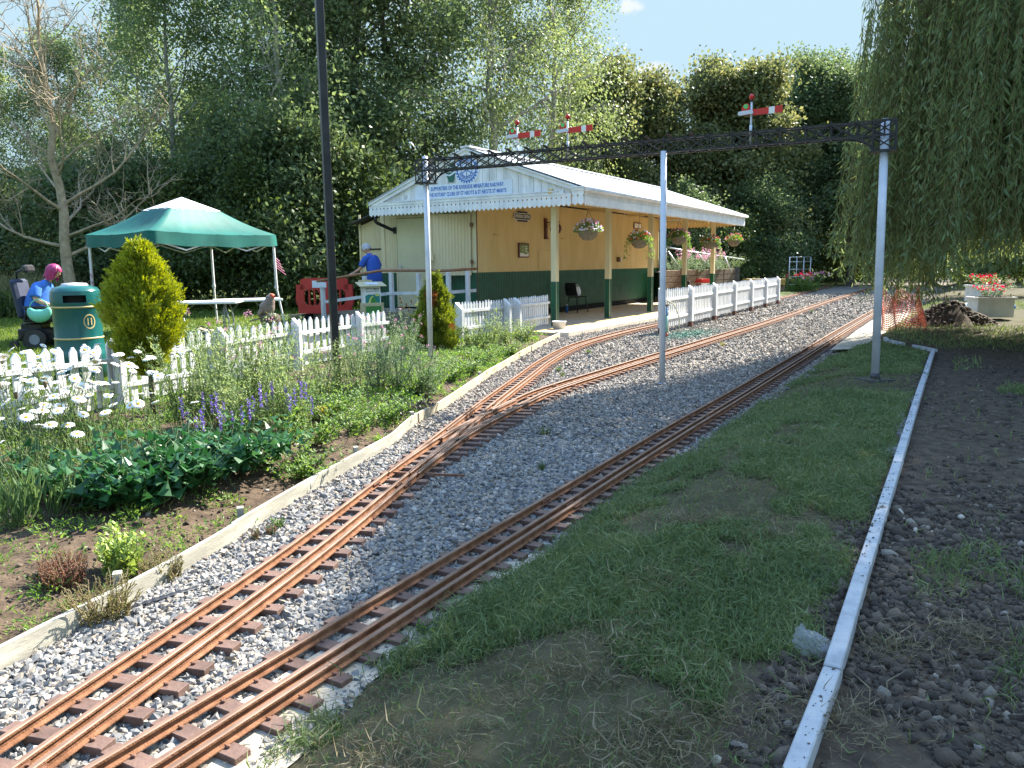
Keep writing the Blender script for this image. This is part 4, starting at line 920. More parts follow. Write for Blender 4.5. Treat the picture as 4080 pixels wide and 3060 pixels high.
proto('shrub', BARK, L_HEDGE, 18, 3.6, 1.9, .15, 20, None, 17000, .13, .07, .06, up=.5, clus=.30, prof=lambda t: 1-.5*t*t)
proto('shrub2', BARK, L_DARK, 19, 4.6, 2.1, .1, 22, None, 20000, .15, .085, .07, up=.5, clus=.34, prof=lambda t: 1-.45*t*t)
def tree(kind, name, lab, px, Y, s=1., rz=0, group=None, z=0., cat_='tree', sz=None):
    w, lf, bk, lm = PROTO[kind]; x = (px-2040)/3100*Y if px is not None else 0
    t = thing(name, lab, cat_, (x, Y, z), rz, group); t.scale = (s, s, sz or s)
    if not w.materials: w.materials.append(bk); lf.materials.append(lm)
    o = bpy.data.objects.new('trunk', w); COL.objects.link(o); o.parent = t
    o = bpy.data.objects.new('crown', lf); COL.objects.link(o); o.parent = t; return t
GW = 'trees in the wood behind the station'
for i, (k, px, Y, s, rz, nm, lab) in enumerate((
    ('ash2', 60, 29, .66, .3, 'ash_tree', 'pale leafed tree at the left edge of the wood behind the bare tree'),
    ('ash', 360, 30, .64, 1.9, 'ash_tree', 'airy green tree rising behind the bare dead tree'),
    ('ash2', 610, 31, .84, 4.2, 'ash_tree', 'green tree behind the left half of the gazebo'),
    ('ash', 760, 27.5, .8, 3.3, 'ash_tree', 'tall pale trunked tree right above the white gazebo peak'),
    ('ash2', 1010, 29, .98, 5.1, 'ash_tree', 'light green tree between the gazebo and the black lamp post'),
    ('ash', 1190, 26.5, .94, .9, 'ash_tree', 'pale trunked tree directly left of the black lamp post'),
    ('dark', 1400, 28.5, 1.08, 2.2, 'broadleaf_tree', 'big dark tree directly behind the black lamp post and the standing person'),
    ('dark', 1600, 31, 1.05, 5.7, 'broadleaf_tree', 'dark bushy tree standing behind the left slope of the station roof'),
    ('birch', 1945, 33, 1.12, .6, 'birch_tree', 'airy drooping birch rising behind the station roof ridge'),
    ('birch', 2225, 35, .98, 2.9, 'birch_tree', 'slender birch with hanging twigs behind the two low semaphore signals'),
    ('dark', 1180, 38, .72, 1.2, 'broadleaf_tree', 'dark tree deep in the wood behind the pale trunked trees'),
    ('dark', 300, 40, .6, 2.8, 'broadleaf_tree', 'dark tree deep in the wood at the far left'),
    ('ash2', -220, 30, .62, 4.0, 'ash_tree', 'pale tree cut by the left edge of the picture'),
    ('dark', 820, 40, .66, .4, 'broadleaf_tree', 'dark tree deep in the wood behind the gazebo peak'),
    ('maple', 2440, 41, .93, .2, 'maple_tree', 'rounded maple just right of the birches above the canopy'),
    ('maple2', 2620, 43, 1.02, 1.5, 'maple_tree', 'sunlit maple with a ragged top above the middle gantry pole'),
    ('maple', 2790, 44, 1.0, 2.6, 'maple_tree', 'broad maple between the middle gantry pole and the tall signal'),
    ('maple2', 2960, 43, 1.08, 4.4, 'maple_tree', 'yellow green maple directly behind the tall red signal'),
    ('tall', 3180, 47, .84, .8, 'lime_tree', 'tall dark trunked tree right of the tall signal over the track end'),
    ('tall', 3380, 46, .80, 2.4, 'lime_tree', 'tall dark tree half hidden by the willow curtain'),
    ('maple', 2300, 46, .95, 3.6, 'maple_tree', 'maple seen low between the birches behind the roof'),
    ('tall', 3700, 44, .8, 4.4, 'lime_tree', 'dark tree wholly behind the willow foliage'),
    ('maple2', 4050, 42, 1.1, 5.2, 'maple_tree', 'maple behind the willow at the right edge'),
    ('maple', 3080, 56, 1.1, 5.2, 'maple_tree', 'maple closing the far end of the tracks'),
    ('maple2', 3420, 60, 1.15, 1.1, 'maple_tree', 'far maple at the end of the track clearing'))):
    tree(k, nm, lab, px, Y, s, rz, GW)
GS = 'shrubs under the trees'
for i, (k, px, Y, s, rz, lab) in enumerate((
    ('shrub2', 60, 27, .85, 0, 'dark shrub behind the tall pale grass at the left edge'), ('shrub2', 330, 26, .9, 1, 'dark shrub around the foot of the bare tree'), ('shrub2', 560, 25.5, .95, 2, 'dark shrub behind the left legs of the gazebo'),
    ('shrub', 760, 24.5, 1.0, 3, 'green shrub seen under the middle of the gazebo'), ('shrub2', 930, 25.5, 1.05, 4, 'dark shrub behind the right half of the gazebo'), ('shrub', 1090, 24, 1.05, 5, 'green shrub behind the right gazebo leg and the bird statue'),
    ('shrub2', 1230, 24.5, 1.15, .5, 'dark shrub behind the red plastic barriers'), ('shrub', 1370, 25, 1.2, 1.5, 'leafy shrub between the lamp post and the station lean-to'), ('shrub2', 1440, 27.5, 1.35, 2.5, 'tall dark shrub at the left corner of the station'),
    ('shrub2', 2720, 37, .9, 3.5, 'dark shrub behind the raised sleeper planter'), ('shrub', 2880, 38, .9, 4.5, 'green shrub behind the hanging basket at the canopy end'), ('shrub2', 3030, 40, 1., 5.5, 'dark shrub behind the yellow beam'),
    ('shrub2', 3320, 52, 1.1, .8, 'dark shrub at the far end of the tracks'), ('shrub', 3480, 47, 1.1, 1.8, 'shrub at the far end of the tracks beside the willow'), ('shrub2', 3150, 50, 1.1, 2.8, 'shrub behind the metal trellis'), ('shrub', 3900, 27, 1, 3.8, 'shrub behind the white planter boxes'))):
    tree(k, 'shrub', lab, px, Y, s, rz, GS, 0, 'shrub')
# the wood beyond reads as one mass
n = 52000; x = rng.uniform(-46, 66, n); y = rng.uniform(52, 70, n)+rng.normal(0, 2, n); z = rng.beta(1.2, 1.8, n)*(5.5+3*vn(x, y*0, .12)); k = fb(x, z*1.5, .5) > .36; P = np.stack([x, y, z], 1)[k]
v, f = quads(P, rng.normal(size=P.shape), rng.uniform(.35, .8, len(P)), rng.uniform(.25, .5, len(P)))
o = link('far_wood', npmesh('far_wood', v, f), L_DARK); tag(o, 'far dark woodland closing the view behind all the trees', 'wood', kind='stuff')
# bare dead tree
w, _ = make_tree(31, 8.6, 3.3, 1.5, 24, None, 0, .1, .1, .15, up=.75, bare=True, prof=lambda t: .9-.3*t, elev=(.35, 1.15), sub=6, sub2=4)
t = thing('bare_tree', 'bare dead tree with pale tangled twigs left of the gazebo', 'tree', ((292-2040)/3100*20.5, 20.5, .1), 1.0); link('trunk', w, DEADB, t)
# ---- willow: limbs, then long hanging strands of narrow leaves ----
wc = np.array([10.05, 10.75]); WR = 5.05
t = thing('weeping_willow', 'huge weeping willow with hanging leaf curtains on the right', 'tree', (wc[0], wc[1], .15))
wd = MB(); tips = []
T = [(0, 0, -.1), (.1, 0, 1.2), (-.05, .1, 2.4), (.1, .05, 3.4), (.0, .1, 7), (.2, 0, 11.)]; wd.tube(T, [.42, .34, .3, .26, .16, .03], 12)
nb = 46
for i in range(nb):
    a = i*2.4; ring_ = [.98, .97, .8, .55, .98][i % 5]*rng.uniform(.9, 1.02); top = rng.uniform(5.6, 8.8)*(1.12-.22*ring_)
    if ring_ > .9 and i % 5 != 4: top *= .93
    c, s_ = math.cos(a), math.sin(a); P = [(.1*c, .1*s_, 2.6+rng.uniform(0, .9)), (.28*WR*ring_*c, .28*WR*ring_*s_, top*.78), (.58*WR*ring_*c, .58*WR*ring_*s_, top), (.86*WR*ring_*c, .86*WR*ring_*s_, top*.97), (.95*WR*ring_*c, .95*WR*ring_*s_, top*.84)]
    S_ = spline(P, .25); r = np.linspace(.14, .015, len(S_)); wd.tube(S_, r, 6, cap=False)
    tips += [(q, a) for q in S_[int(len(S_)*.42):]]
    for j in range(4):
        q = S_[int(len(S_)*rng.uniform(.35, .9))]; a2 = a+rng.uniform(-1.1, 1.1); L2 = rng.uniform(.8, 1.7)
        P2 = np.array([q, q+np.array([math.cos(a2)*L2*.5, math.sin(a2)*L2*.5, .28]), q+np.array([math.cos(a2)*L2, math.sin(a2)*L2, -.15])]); P2[:, :2] *= np.minimum(1, WR*.93/np.linalg.norm(P2[:, :2], axis=1))[:, None]; S2 = spline(P2, .2); wd.tube(S2, np.linspace(.03, .008, len(S2)), 4, cap=False); tips += [(z_, a2) for z_ in S2[1:]]
wd.build('trunk', BARK, t)
pts = np.array([p[0] for p in tips]); twv, LP, LD, LL = [], [], [], []
NS = 7600; ks = rng.integers(0, len(pts), NS); tw = MB()
for k in ks:
    p = pts[k]+rng.normal(0, .17, 3)*np.array([1, 1, .5]); rad = np.linalg.norm(p[:2])
    if rad > WR*1.03: p[:2] *= WR*1.03/rad; rad = WR*1.03
    ang = math.atan2(p[1], p[0]); wx, wy = p[0]+wc[0], p[1]+wc[1]
    # hem of the curtain: higher towards the middle of the view, ragged
    hem = .3+1.0*vn(ang*2.2+9, rad*.3, 1.3)**1.3+rng.exponential(.4)+(1.0 if rad < WR*.75 else 0)
    pxl = 2040+3100*wx/max(wy, .5)
    if pxl < 3560 and wy < 18: hem = max(hem, .35+(3560-pxl)/60*.42)
    if pxl > 3720: hem = max(hem, .95+.5*vn(ang*6, 3, 1.5))
    L_ = min(p[2]-hem, rng.uniform(2.6, 9.) if rad < WR*.8 else rng.uniform(4.5, 11.))
    if L_ < .35: continue
    n_ = max(4, int(L_/.09)); dx = rng.normal(0, .05, 2); out = p[:2]/(rad+1e-6); sw = rng.uniform(.1, .34)
    tt_ = np.arange(n_)/n_; path = np.stack([p[0]+out[0]*sw*np.sqrt(tt_)+dx[0]*tt_*L_, p[1]+out[1]*sw*np.sqrt(tt_)+dx[1]*tt_*L_, p[2]-L_*tt_], 1); path[:, :2] += np.cumsum(rng.normal(0, .011, (n_, 2)), 0)
    tw.tube(path[::4] if n_ > 8 else path, .0045, 3, cap=False)
    m_ = int(L_*20); q = np.sort(rng.random(m_))**.9*(n_-1); b_ = np.stack([np.interp(q, range(n_), path[:, j]) for j in range(3)], 1)
    LP.append(b_+rng.normal(0, .012, b_.shape)); d_ = rng.normal(0, .45, (m_, 3)); d_[:, 2] = -rng.uniform(.45, 1.1, m_); LD.append(d_); LL.append(rng.uniform(.09, .165, m_))
tw.build('twigs', mat('willow_twig', (.13, .12, .04), (.2, .16, .06), .8, 5), t)
LP, LD, LL = np.concatenate(LP), np.concatenate(LD), np.concatenate(LL)
nd_ = 52000; a = rng.uniform(0, 2*np.pi, nd_); r_ = 4.9*np.sqrt(rng.random(nd_)); zt_ = 11.3-.145*r_**2-.6*vn(a*1.4, r_, .8)      # high dome of the crown
DP = np.stack([r_*np.cos(a), r_*np.sin(a), zt_-rng.gamma(1.4, .8, nd_)], 1); kp = (fb(DP[:, 0]*1.1, DP[:, 1]*1.1+DP[:, 2]*.4, .55) > .33) & (DP[:, 2] > 5.6); DP = DP[kp]
dd_ = rng.normal(0, .4, DP.shape); dd_[:, 2] = -1; LP = np.concatenate([LP, DP]); LD = np.concatenate([LD, dd_]); LL = np.concatenate([LL, rng.uniform(.18, .27, len(DP))])

LWd = LL*np.where(LP[:, 2] > 6.5, .3, rng.uniform(.15, .22, len(LL))); v, f = quads(LP, LD, LL, LWd); link('crown', npmesh('willow_leaves', v, f), L_WIL, t)
print('willow leaves', len(LP))
# ---- golden conifers ----
L_CON = leafmat('golden_conifer', [(.10, .15, .015), (.2, .25, .025), (.31, .35, .03), (.42, .44, .05)], .35, nscale=4)
L_CON2 = leafmat('green_conifer', [(.06, .1, .015), (.12, .17, .025), (.21, .26, .03), (.32, .34, .045)], .35, nscale=4)
L_CONB = leafmat('browned_conifer', [(.16, .07, .02), (.3, .15, .05)], .2)
def conifer(lab, loc, prof, z0, z1, nspray, mt, trunk, sl, brown=None, lean=0.):
    t = thing('golden_conifer', lab, 'conifer', loc); b = MB(); b.tube([(0, 0, -.08), (.01, .0, z0+.1), (0, .01, z0+(z1-z0)*.6)], [trunk, trunk*.8, trunk*.3], 8)
    z = z0+(z1-z0)*rng.beta(1.15, 1.25, nspray); a = rng.uniform(0, 2*np.pi, nspray); R_ = np.array([prof((q-z0)/(z1-z0)) for q in z])*(.93+.95*(fb(np.cos(a)*1.3+5+z*2.2, np.sin(a)*1.3+z*4.5, 1.3)-.5))
    ck = 95; cz = z0+(z1-z0)*rng.random(ck); ca = rng.uniform(0, 2*np.pi, ck); cR = np.array([prof((q-z0)/(z1-z0)) for q in cz]); CC = np.stack([cR*np.cos(ca), cR*np.sin(ca), cz], 1); SP = np.stack([R_*np.cos(a), R_*np.sin(a), z], 1)
    dm = np.min(np.linalg.norm(SP[:, None]-CC[None], axis=2), axis=1); R_ = R_*(.62+.56*np.exp(-(dm/.07)**2))
    r_ = R_*np.sqrt(rng.uniform(.3, 1.05, nspray))+(rng.random(nspray) < .07)*rng.uniform(0, .05, nspray); P0 = np.stack([r_*np.cos(a), r_*np.sin(a), z], 1)
    top_ = rng.random(nspray) < .035; la = rng.integers(0, 5, nspray); P0[top_] = np.stack([.07*np.cos(la*1.3), .07*np.sin(la*1.3), z1-.1+.02*la+rng.uniform(-.1, .06, nspray)], 1)[top_]
    D0 = np.stack([np.cos(a)*.62, np.sin(a)*.62, rng.uniform(.55, 1.25, nspray)], 1)+rng.normal(0, .22, (nspray, 3)); D0 /= np.linalg.norm(D0, axis=1)[:, None]
    for q in np.arange(0, nspray, max(1, nspray//160)): b.tube([(0, 0, max(z0, P0[q, 2]-.18)), P0[q]*np.array([.6, .6, 1])+np.array([0, 0, -.04]), P0[q]], [.006, .004, .002], 3, cap=False)
    b.build('trunk', BARK, t)
    k = 11; tt = np.tile(np.linspace(0, 1, k), nspray); I = np.repeat(np.arange(nspray), k); s_, d_, n_ = frames(D0)
    side = np.where(np.arange(nspray*k) % 2 == 0, 1, -1)[:, None]; P = P0[I]+D0[I]*(tt*sl)[:, None]; D = D0[I]*.8+s_[I]*side*(.62*(1-tt*.6))[:, None]+n_[I]*rng.normal(0, .25, (len(I), 1))
    v, f = quads(P, D, sl*.5*(1-.45*tt)*rng.uniform(.7,1.3,nspray)[I]*rng.uniform(.7, 1.2, len(I)), sl*.115*rng.uniform(.8, 1.25, len(I)))
    if brown is not None:
        kk = np.repeat([brown(p) for p in P0], k); g_, h_ = f[~kk], f[kk]
        for nm, ff, mm in (('foliage', g_, mt), ('browned_foliage', h_, L_CONB)):
            ids, inv = np.unique(ff, return_inverse=True); link(nm, npmesh(nm, v[ids], inv.reshape(ff.shape)), mm, t)
    else: link('foliage', npmesh('foliage', v, f), mt, t)
    return t
p = G(612, 1675, .09)
def pr1(t): return .285*np.interp(t, [0, .08, .2, .38, .55, .68, .8, .9, 1], [.15, .42, .76, 1, .97, .78, .62, .40, .1])
conifer('bright yellow green conifer on a bare stem in front of the fence', p, pr1, .40, 1.50, 6200, L_CON, .028, .088)
def pr2(t): return .36*np.interp(t, [0, .1, .3, .5, .7, .85, 1], [.75, .95, 1, .82, .55, .32, .05])
conifer('smaller cone shaped conifer with a browned patch behind the left gantry pole', ((1738-2040)/3100*12.1, 12.1, .08), pr2, -.02, 1.16, 6600, L_CON2, .03, .085, brown=lambda p: (abs(p[0]+.03) < .07 and p[1] < -.02 and .66 < p[2] < .9) or (p[0] > .2 and p[1] < 0 and .36 < p[2] < .42))
# ================= GRASS =================
def grassmat(name, cols, trans=.35): return leafmat(name, cols, trans, .55, 1.2, 3.)
G_BANK = grassmat('bank_grass', [(.085, .125, .05), (.125, .18, .065), (.18, .235, .085), (.3, .29, .15)])
G_LAWN = grassmat('lawn_grass', [(0.066, 0.121, 0.0198), (0.099, 0.165, 0.0275), (0.143, 0.209, 0.0385), (0.22, 0.242, 0.077)], .45)
G_DRY = grassmat('dry_grass', [(.13, .105, .055), (.21, .17, .095), (.28, .235, .14)], .2)
def blades(x, y, L, Wd, tilt, z=None):
    n = len(x); a = rng.uniform(0, 2*np.pi, n); t = rng.uniform(*tilt, n); D = np.stack([np.cos(a)*np.sin(t), np.sin(a)*np.sin(t), np.cos(t)], 1)
    P = np.stack([x, y, (hz(x, y) if z is None else z)-.004], 1); return P, D, L, Wd
def patch(x, y): return fb(x+3, y, 1.15)
# right bank
def bank_keep(x, y):
    g = patch(x, y)+.25*(vn(x, y, 7)-.5); d = xC(y)-x; e = x-xR(y); p = G(3500, 1530, .16)
    bare = np.exp(-(((x-p.x+.1)/.75)**2+((y-p.y)/.6)**2)*1.2)
    edge = np.exp(-((y-1.6)/.8)**2)*.16
    return (g-bare*.5-edge > .405+.16*np.exp(-(d/.17)**2)) & (e > -.02+.05*vn(x, y, 6)) | (rng.random(len(x)) < .035)
prt = []
for n, y0, y1, w in ((95000, 1.45, 3.2, .0042), (90000, 3.2, 5.5, .0055), (70000, 5.5, 9, .008), (46000, 9, 15.5, .012)):
    x, y = scatter(n, y0, y1, lambda y: xR(y)-.05, lambda y: xC(y)-.03, bank_keep); m_ = len(x)
    L = rng.gamma(6, .0085, m_).clip(.02, .13)*(.75+.6*vn(x, y, 2.2)); P, D, L, W_ = blades(x, y, L, w*rng.uniform(.6, 1.3, m_), (.25, 1.35)); prt.append(leaves(P, D, L, W_, .15, 1.1))
# tufts right of the strip
def tuft_keep(x, y): return ((fb(x+11, y+5, .9)+.22*sst(.25, 1.3, x-xC(y)-.35-.1*y) > .60) & (x-xC(y) > .25)) | (rng.random(len(x)) < .012)
x, y = scatter(60000, 1.6, 7.5, lambda y: xC(y)+.12, lambda y: xC(y)+2.6+.2*y, tuft_keep); m_ = len(x); P, D, L, W_ = blades(x, y, rng.gamma(6, .011, m_).clip(.03, .16), .0055*rng.uniform(.6, 1.3, m_)*np.clip(y/3, .8, 2), (.1, 1.2)); prt.append(leaves(P, D, L, W_, .15, 1.2))
x, y = scatter(70000, 7, 24, lambda y: np.maximum(xC(y)+.35, xR(y)+.4), lambda y: xC(y)*0+20, lambda x, y: (fb(x+11, y+5, .5) > .42) & (y > 9.0+.3*(x-6.))); m_ = len(x); P, D, L, W_ = blades(x, y, rng.gamma(6, .012, m_).clip(.03, .2), .014*rng.uniform(.6, 1.3, m_), (.1, 1.2)); prt.append(quads(P, D, L, W_))
vq = [p for p in prt]; o = link('grass', npmesh('grass', *cat(vq)), G_BANK); tag(o, 'rough green grass on the bank between the track and the concrete edging', 'grass', kind='stuff')
# dry straw and torn roots
prt = []
def straw(n, y0, y1, a, b, keep, L0, w):
    x, y = scatter(n, y0, y1, a, b, keep); m_ = len(x); P, D, L, W_ = blades(x, y, rng.gamma(5, L0/5, m_).clip(.02, .2), w*rng.uniform(.5, 1.2, m_)*np.clip(y/3.2, .7, 2), (1.1, 1.58)); P[:, 2] += rng.uniform(.003, .03, m_); prt.append(leaves(P, D, L, W_, .1, .7))
straw(19000, 1.45, 9, lambda y: xR(y)-.1, lambda y: xC(y)-.02, lambda x, y: (fb(x+7, y+2, 1.7) > .52) & (rng.random(len(x)) < 2.2/y), .055, .0024)
straw(15000, 1.5, 10, lambda y: xR(y), lambda y: xC(y)-.02, lambda x, y: rng.random(len(x)) < 2.5/y, .05, .0024)
straw(9000, 1.45, 8, lambda y: xC(y)+.08, lambda y: xC(y)+2.2+.1*y, lambda x, y: (fb(x+4, y+8, 2.3) > .47) & (rng.random(len(x)) < 2.4/y), .05, .0023)
for px, py, s in ((2620, 2330, .07), (2480, 2560, .09), (2760, 2090, .07), (2640, 2960, .1), (3060, 2150, .06), (2860, 2880, .12), (2500, 3000, .1), (3340, 2880, .1), (3560, 2600, .08), (3900, 2560, .09), (2300, 2700, .08), (1500, 2990, .1)):
    q = G(px, py, .17); m_ = 240; x = q.x+rng.normal(0, s, m_); y = q.y+rng.normal(0, s*.8, m_); P, D, L, W_ = blades(x, y, rng.gamma(5, .014, m_), .0024, (.8, 1.5)); P[:, 2] += rng.uniform(0, .03, m_); prt.append(leaves(P, D, L, W_, .1, .8))
o = link('dry_grass', npmesh('dry_grass', *cat(prt)), G_DRY); tag(o, 'torn straw coloured grass and roots lying on the dug soil', 'dry grass', kind='stuff')
# lawn
prt = []
for n, y0, y1, w, l_ in ((70000, 4.5, 11, .008, .045), (110000, 11, 22, .017, .06), (60000, 22, 30, .035, .09)):
    x, y = scatter(n, y0, y1, lambda y: np.minimum(-y*.68, -5.), lambda y: np.minimum(xF(y), WL(-.9, 0).x-.35*(y-16)*0+0)-.0, lambda x, y: (x < xF(y)-.05) & ((x-BO[0])*BU[0]+(y-BO[1])*BU[1] < np.where((x-BO[0])*BV[0]+(y-BO[1])*BV[1] < 8, -.8, 30))); m_ = len(x)
    P, D, L, W_ = blades(x, y, rng.gamma(6, l_/6, m_)*(.7+.6*vn(x, y, .8)), w*rng.uniform(.6, 1.3, m_), (.15, 1.2)); prt.append(quads(P, D, L, W_))
o = link('lawn_grass', npmesh('lawn_grass', *cat(prt)), G_LAWN); tag(o, 'sunlit mown lawn grass behind the picket fence', 'grass', kind='stuff')
x = rng.uniform(-18.5, -13.2, 9000); y = rng.uniform(21.5, 26, 9000)+.25*(x+16); P, D, L, W_ = blades(x, y, rng.gamma(9, .1, 9000).clip(.3, 1.5), .03, (.02, .5), .1+0*x)
o = link('tall_grass', npmesh('tall_grass', *leaves(P, D, L, W_, .1, .6)), grassmat('seeding_grass', [(.17, .19, .06), (.28, .28, .13), (.4, .37, .22)], .45)); tag(o, 'tall pale seeding grass at the left edge of the lawn', 'grass', kind='stuff')
x = rng.uniform(-19, -13, 5000); y = rng.uniform(20.5, 22, 5000)+.25*(x+16); P, D, L, W_ = blades(x, y, rng.gamma(5, .12, 5000).clip(.1, .9), .06, (.1, 1.1), .1+rng.random(5000)*.6)
o = link('nettles', npmesh('nettles', *quads(P, D, L*.4, W_)), L_HEDGE); tag(o, 'green nettles growing at the foot of the tall pale grass', 'nettles', kind='stuff')
# ================= FLOWER BED =================
STEM = mat('green_stem', (.05, .09, .02), (.11, .15, .05), .7, 8); STEMB = mat('brown_stem', (.12, .08, .04), (.2, .15, .08), .8, 8)
LM = {k: leafmat(k+'_leaf', c, tr, ro, 1.25, 5.) for k, c, tr, ro in (
    ('aster', [(.11, .17, .06), (.18, .26, .09), (.26, .33, .12), (.36, .40, .17)], .5, .5), ('daisy', [(.06, .11, .03), (.11, .18, .045), (.18, .25, .06)], .5, .5), ('broad', [(.02, .075, .028), (.035, .115, .04), (.06, .16, .05)], .3, .32),
    ('sedum', [(.2, .3, .06), (.3, .4, .1), (.42, .5, .16)], .35, .45), ('thyme', [(.13, .13, .03), (.2, .19, .05), (.28, .25, .08)], .35, .6), ('iris', [(.06, .12, .04), (.1, .17, .06), (.16, .23, .09)], .4, .45),
    ('lush', [(.06, .14, .03), (.10, .2, .04), (.17, .28, .055), (.26, .36, .09)], .5, .45), ('purple', [(.02, .01, .015), (.05, .02, .035)], .2, .35), ('yellow', [(.4, .38, .05), (.6, .52, .1)], .35, .5), ('silver', [(.12, .19, .1), (.19, .27, .14), (.28, .35, .2)], .4, .6), ('red', [(.15, .05, .03), (.25, .1, .05)], .3, .6))}
PET = mat('white_petal', (.72, .72, .7), (.8, .8, .78), .6, 30); EYE = mat('yellow_eye', (.6, .34, .02), (.7, .45, .04), .8, 90)
MAUVE = leafmat('mauve_flower', [(.12, .07, .3), (.2, .12, .42), (.28, .2, .5)], .3); PINK = leafmat('pink_flower', [(.5, .18, .3), (.65, .3, .42), (.75, .5, .55)], .35)
def herb(name, lab, loc, ns, h, sp, ll, lw, per, mt, cat_='plant', group=None, bend=.3, start=.1, droopy=.0, smat=None, up=.35, hv=.25, up_end=None, fold=.2, curl=.5):
    ns = int(ns*1.45); per = int(per*1.15); ll *= 1.12; lw *= 1.15; h *= 1.1
    t = thing(name, lab, cat_, loc, 0, group); b = MB(); LP, LD, LL = [], [], []; tips = []
    for i in range(ns):
        a = rng.uniform(0, 2*np.pi); r0 = sp*.35*math.sqrt(rng.random()); hh = h*rng.uniform(1-hv, 1+hv*.6); o = np.array([math.cos(a), math.sin(a), 0]); k = rng.uniform(.2, 1)*sp*bend*2
        q = np.linspace(0, 1, 7)[:, None]; path = o*r0+o*k*q**1.6*h/max(h, .3)+np.array([0, 0, 1.])*hh*q*(1-.06*q)+rng.normal(0, .006, (7, 3))*(q > 0); b.tube(path, [.0035*(1-.6*j/6) for j in range(7)], 4, cap=False)
        tips.append((path[-1], path[-1]-path[-2])); u = rng.uniform(start, 1, per); P = np.stack([np.interp(u*6, range(7), path[:, j]) for j in range(3)], 1)
        aa = np.arange(per)*2.4+rng.uniform(0, 6); D = np.stack([np.cos(aa), np.sin(aa), np.full(per, up)-droopy*rng.random(per)+rng.normal(0, .22, per)], 1); LP.append(P); LD.append(D); LL.append(ll*(1.15-.55*u)*rng.uniform(.7, 1.2, per))
    b.build('stems', smat or STEM, t); LP, LD, LL = np.concatenate(LP), np.concatenate(LD), np.concatenate(LL)
    rl = np.cross(LD, np.array([0, 0, 1.]))+rng.normal(0, .2, LD.shape); rl = np.cross(LD, rl)
    v, f = leaves(LP, LD, LL, LL*lw/ll*rng.uniform(.8, 1.2, len(LL)), fold, curl, rl); link('leaves', npmesh('leaves', v, f), mt, t)
    return t, tips
def B(px, py, z=.1): q = G(px, py, z); return Vector((q.x, q.y, hz1(q.x, q.y)-.01))
# daisy head: one mesh shared by every flower
def daisy_mesh():
    b = MB(); n = 17
    for k in range(n):
        a = 2*math.pi*k/n; c, s = math.cos(a), math.sin(a); w = .0062; r0, r1, r2 = .008, .026, .037; zz = .002*(k % 2)
        b.add([(r0*c+w*.5*s, r0*s-w*.5*c, 0), (r1*c+w*s, r1*s-w*c, .004+zz), (r2*c, r2*s, -.004+zz), (r1*c-w*s, r1*s+w*c, .004+zz), (r0*c-w*.5*s, r0*s+w*.5*c, 0)], [(0, 1, 2, 3, 4)], 0)
    b.sphere((0, 0, .002), .0105, 10, 1, (1, 1, .55)); o = b.build('flower', [PET, EYE]); me = o.data; bpy.data.objects.remove(o); return me
DM = daisy_mesh()
for i, (px, py, ns, lab) in enumerate(((20, 2010, 9, 'oxeye daisies in the extreme left corner of the flower bed with the nearest heads'), (110, 1900, 10, 'oxeye daisies left of the sword leafed clump in front of the fence'), (210, 1860, 10, 'oxeye daisies under the green litter bin with tall heads'), (330, 1830, 10, 'oxeye daisies in the middle of the left bed before the picket gap'), (60, 1780, 9, 'oxeye daisies close to the picket fence at the left edge'),
    (440, 1800, 8, 'oxeye daisies left of the conifer stem by the fence'), (280, 1730, 8, 'oxeye daisies against the fence pickets below the litter bin'), (540, 1840, 7, 'oxeye daisies just left of the bare conifer stem'), (680, 1880, 4, 'few low oxeye daisies right of the conifer stem above the broad leaves'), (170, 1985, 8, 'oxeye daisies just above the dark broad leaved plants at left'), (395, 1905, 7, 'oxeye daisies behind the dark broad leaved clump'))):
    L_ = B(px, py); t, tips = herb('oxeye_daisy', lab, L_, ns+2, .60, .32, .055, .012, 14, LM['daisy'], 'daisy', 'oxeye daisies in the flower bed', .5, .05, hv=.42)
    for p, d in tips:
        o = bpy.data.objects.new('flower', DM); COL.objects.link(o); o.parent = t; o.location = p; dv = Vector(d).normalized()*.4+Vector((rng.normal(0, .35), rng.normal(-.15, .35), .8)); o.rotation_euler = dv.to_track_quat('Z', 'Y').to_euler(); s = rng.uniform(.75, 1.12); o.scale = (s, s, s)
# tall seed heads at far left
for i, (px, py, zz, lab) in enumerate(((10, 2000, .63, 'brown teasel like seed head at the left edge, leftmost of three'), (60, 2030, .60, 'brown seed head on a curved stem, middle of three at the left'), (165, 2030, .66, 'brown seed head on a long bent stem beside the litter bin, rightmost of three'))):
    L_ = B(px, py); t = thing('seed_head', lab, 'seed head', L_, 0, 'seed heads at the left'); b = MB(); q = [(0, 0, 0), (.01, .01, zz*.5), (.035+.02*i, .03, zz)]; b.tube(spline(q, .05), .0025, 5); b.build('stem', STEM, t); b = MB(); b.lathe([(.003, 0), (.009, .006), (.010, .03), (.012, .034), (.004, .04)], 8, q[-1]); b.build('head', STEMB, t)
GB = 'dark broad leaved plants in the flower bed'
for px, py, h, lab in ((330, 2000, .30, 'dark glossy broad leaved plant, leftmost of the row near the sword leaves'), (480, 2030, .34, 'dark glossy broad leaved plant behind the pale green sedum'), (620, 2015, .33, 'dark glossy broad leaved plant with big leaves in the middle of its row'), (760, 1950, .33, 'dark glossy broad leaved plant right of the middle of its row'), (890, 1890, .30, 'dark glossy broad leaved plant beside the purple spikes'), (1010, 1850, .26, 'low dark broad leaved plant under the purple spikes')):
    herb('broad_leaf_plant', lab, B(px, py), 14, h, .36, .155, .068, 10, LM['broad'], 'plant', GB, .55, .25, .5, up=.2, fold=.12, curl=.9)
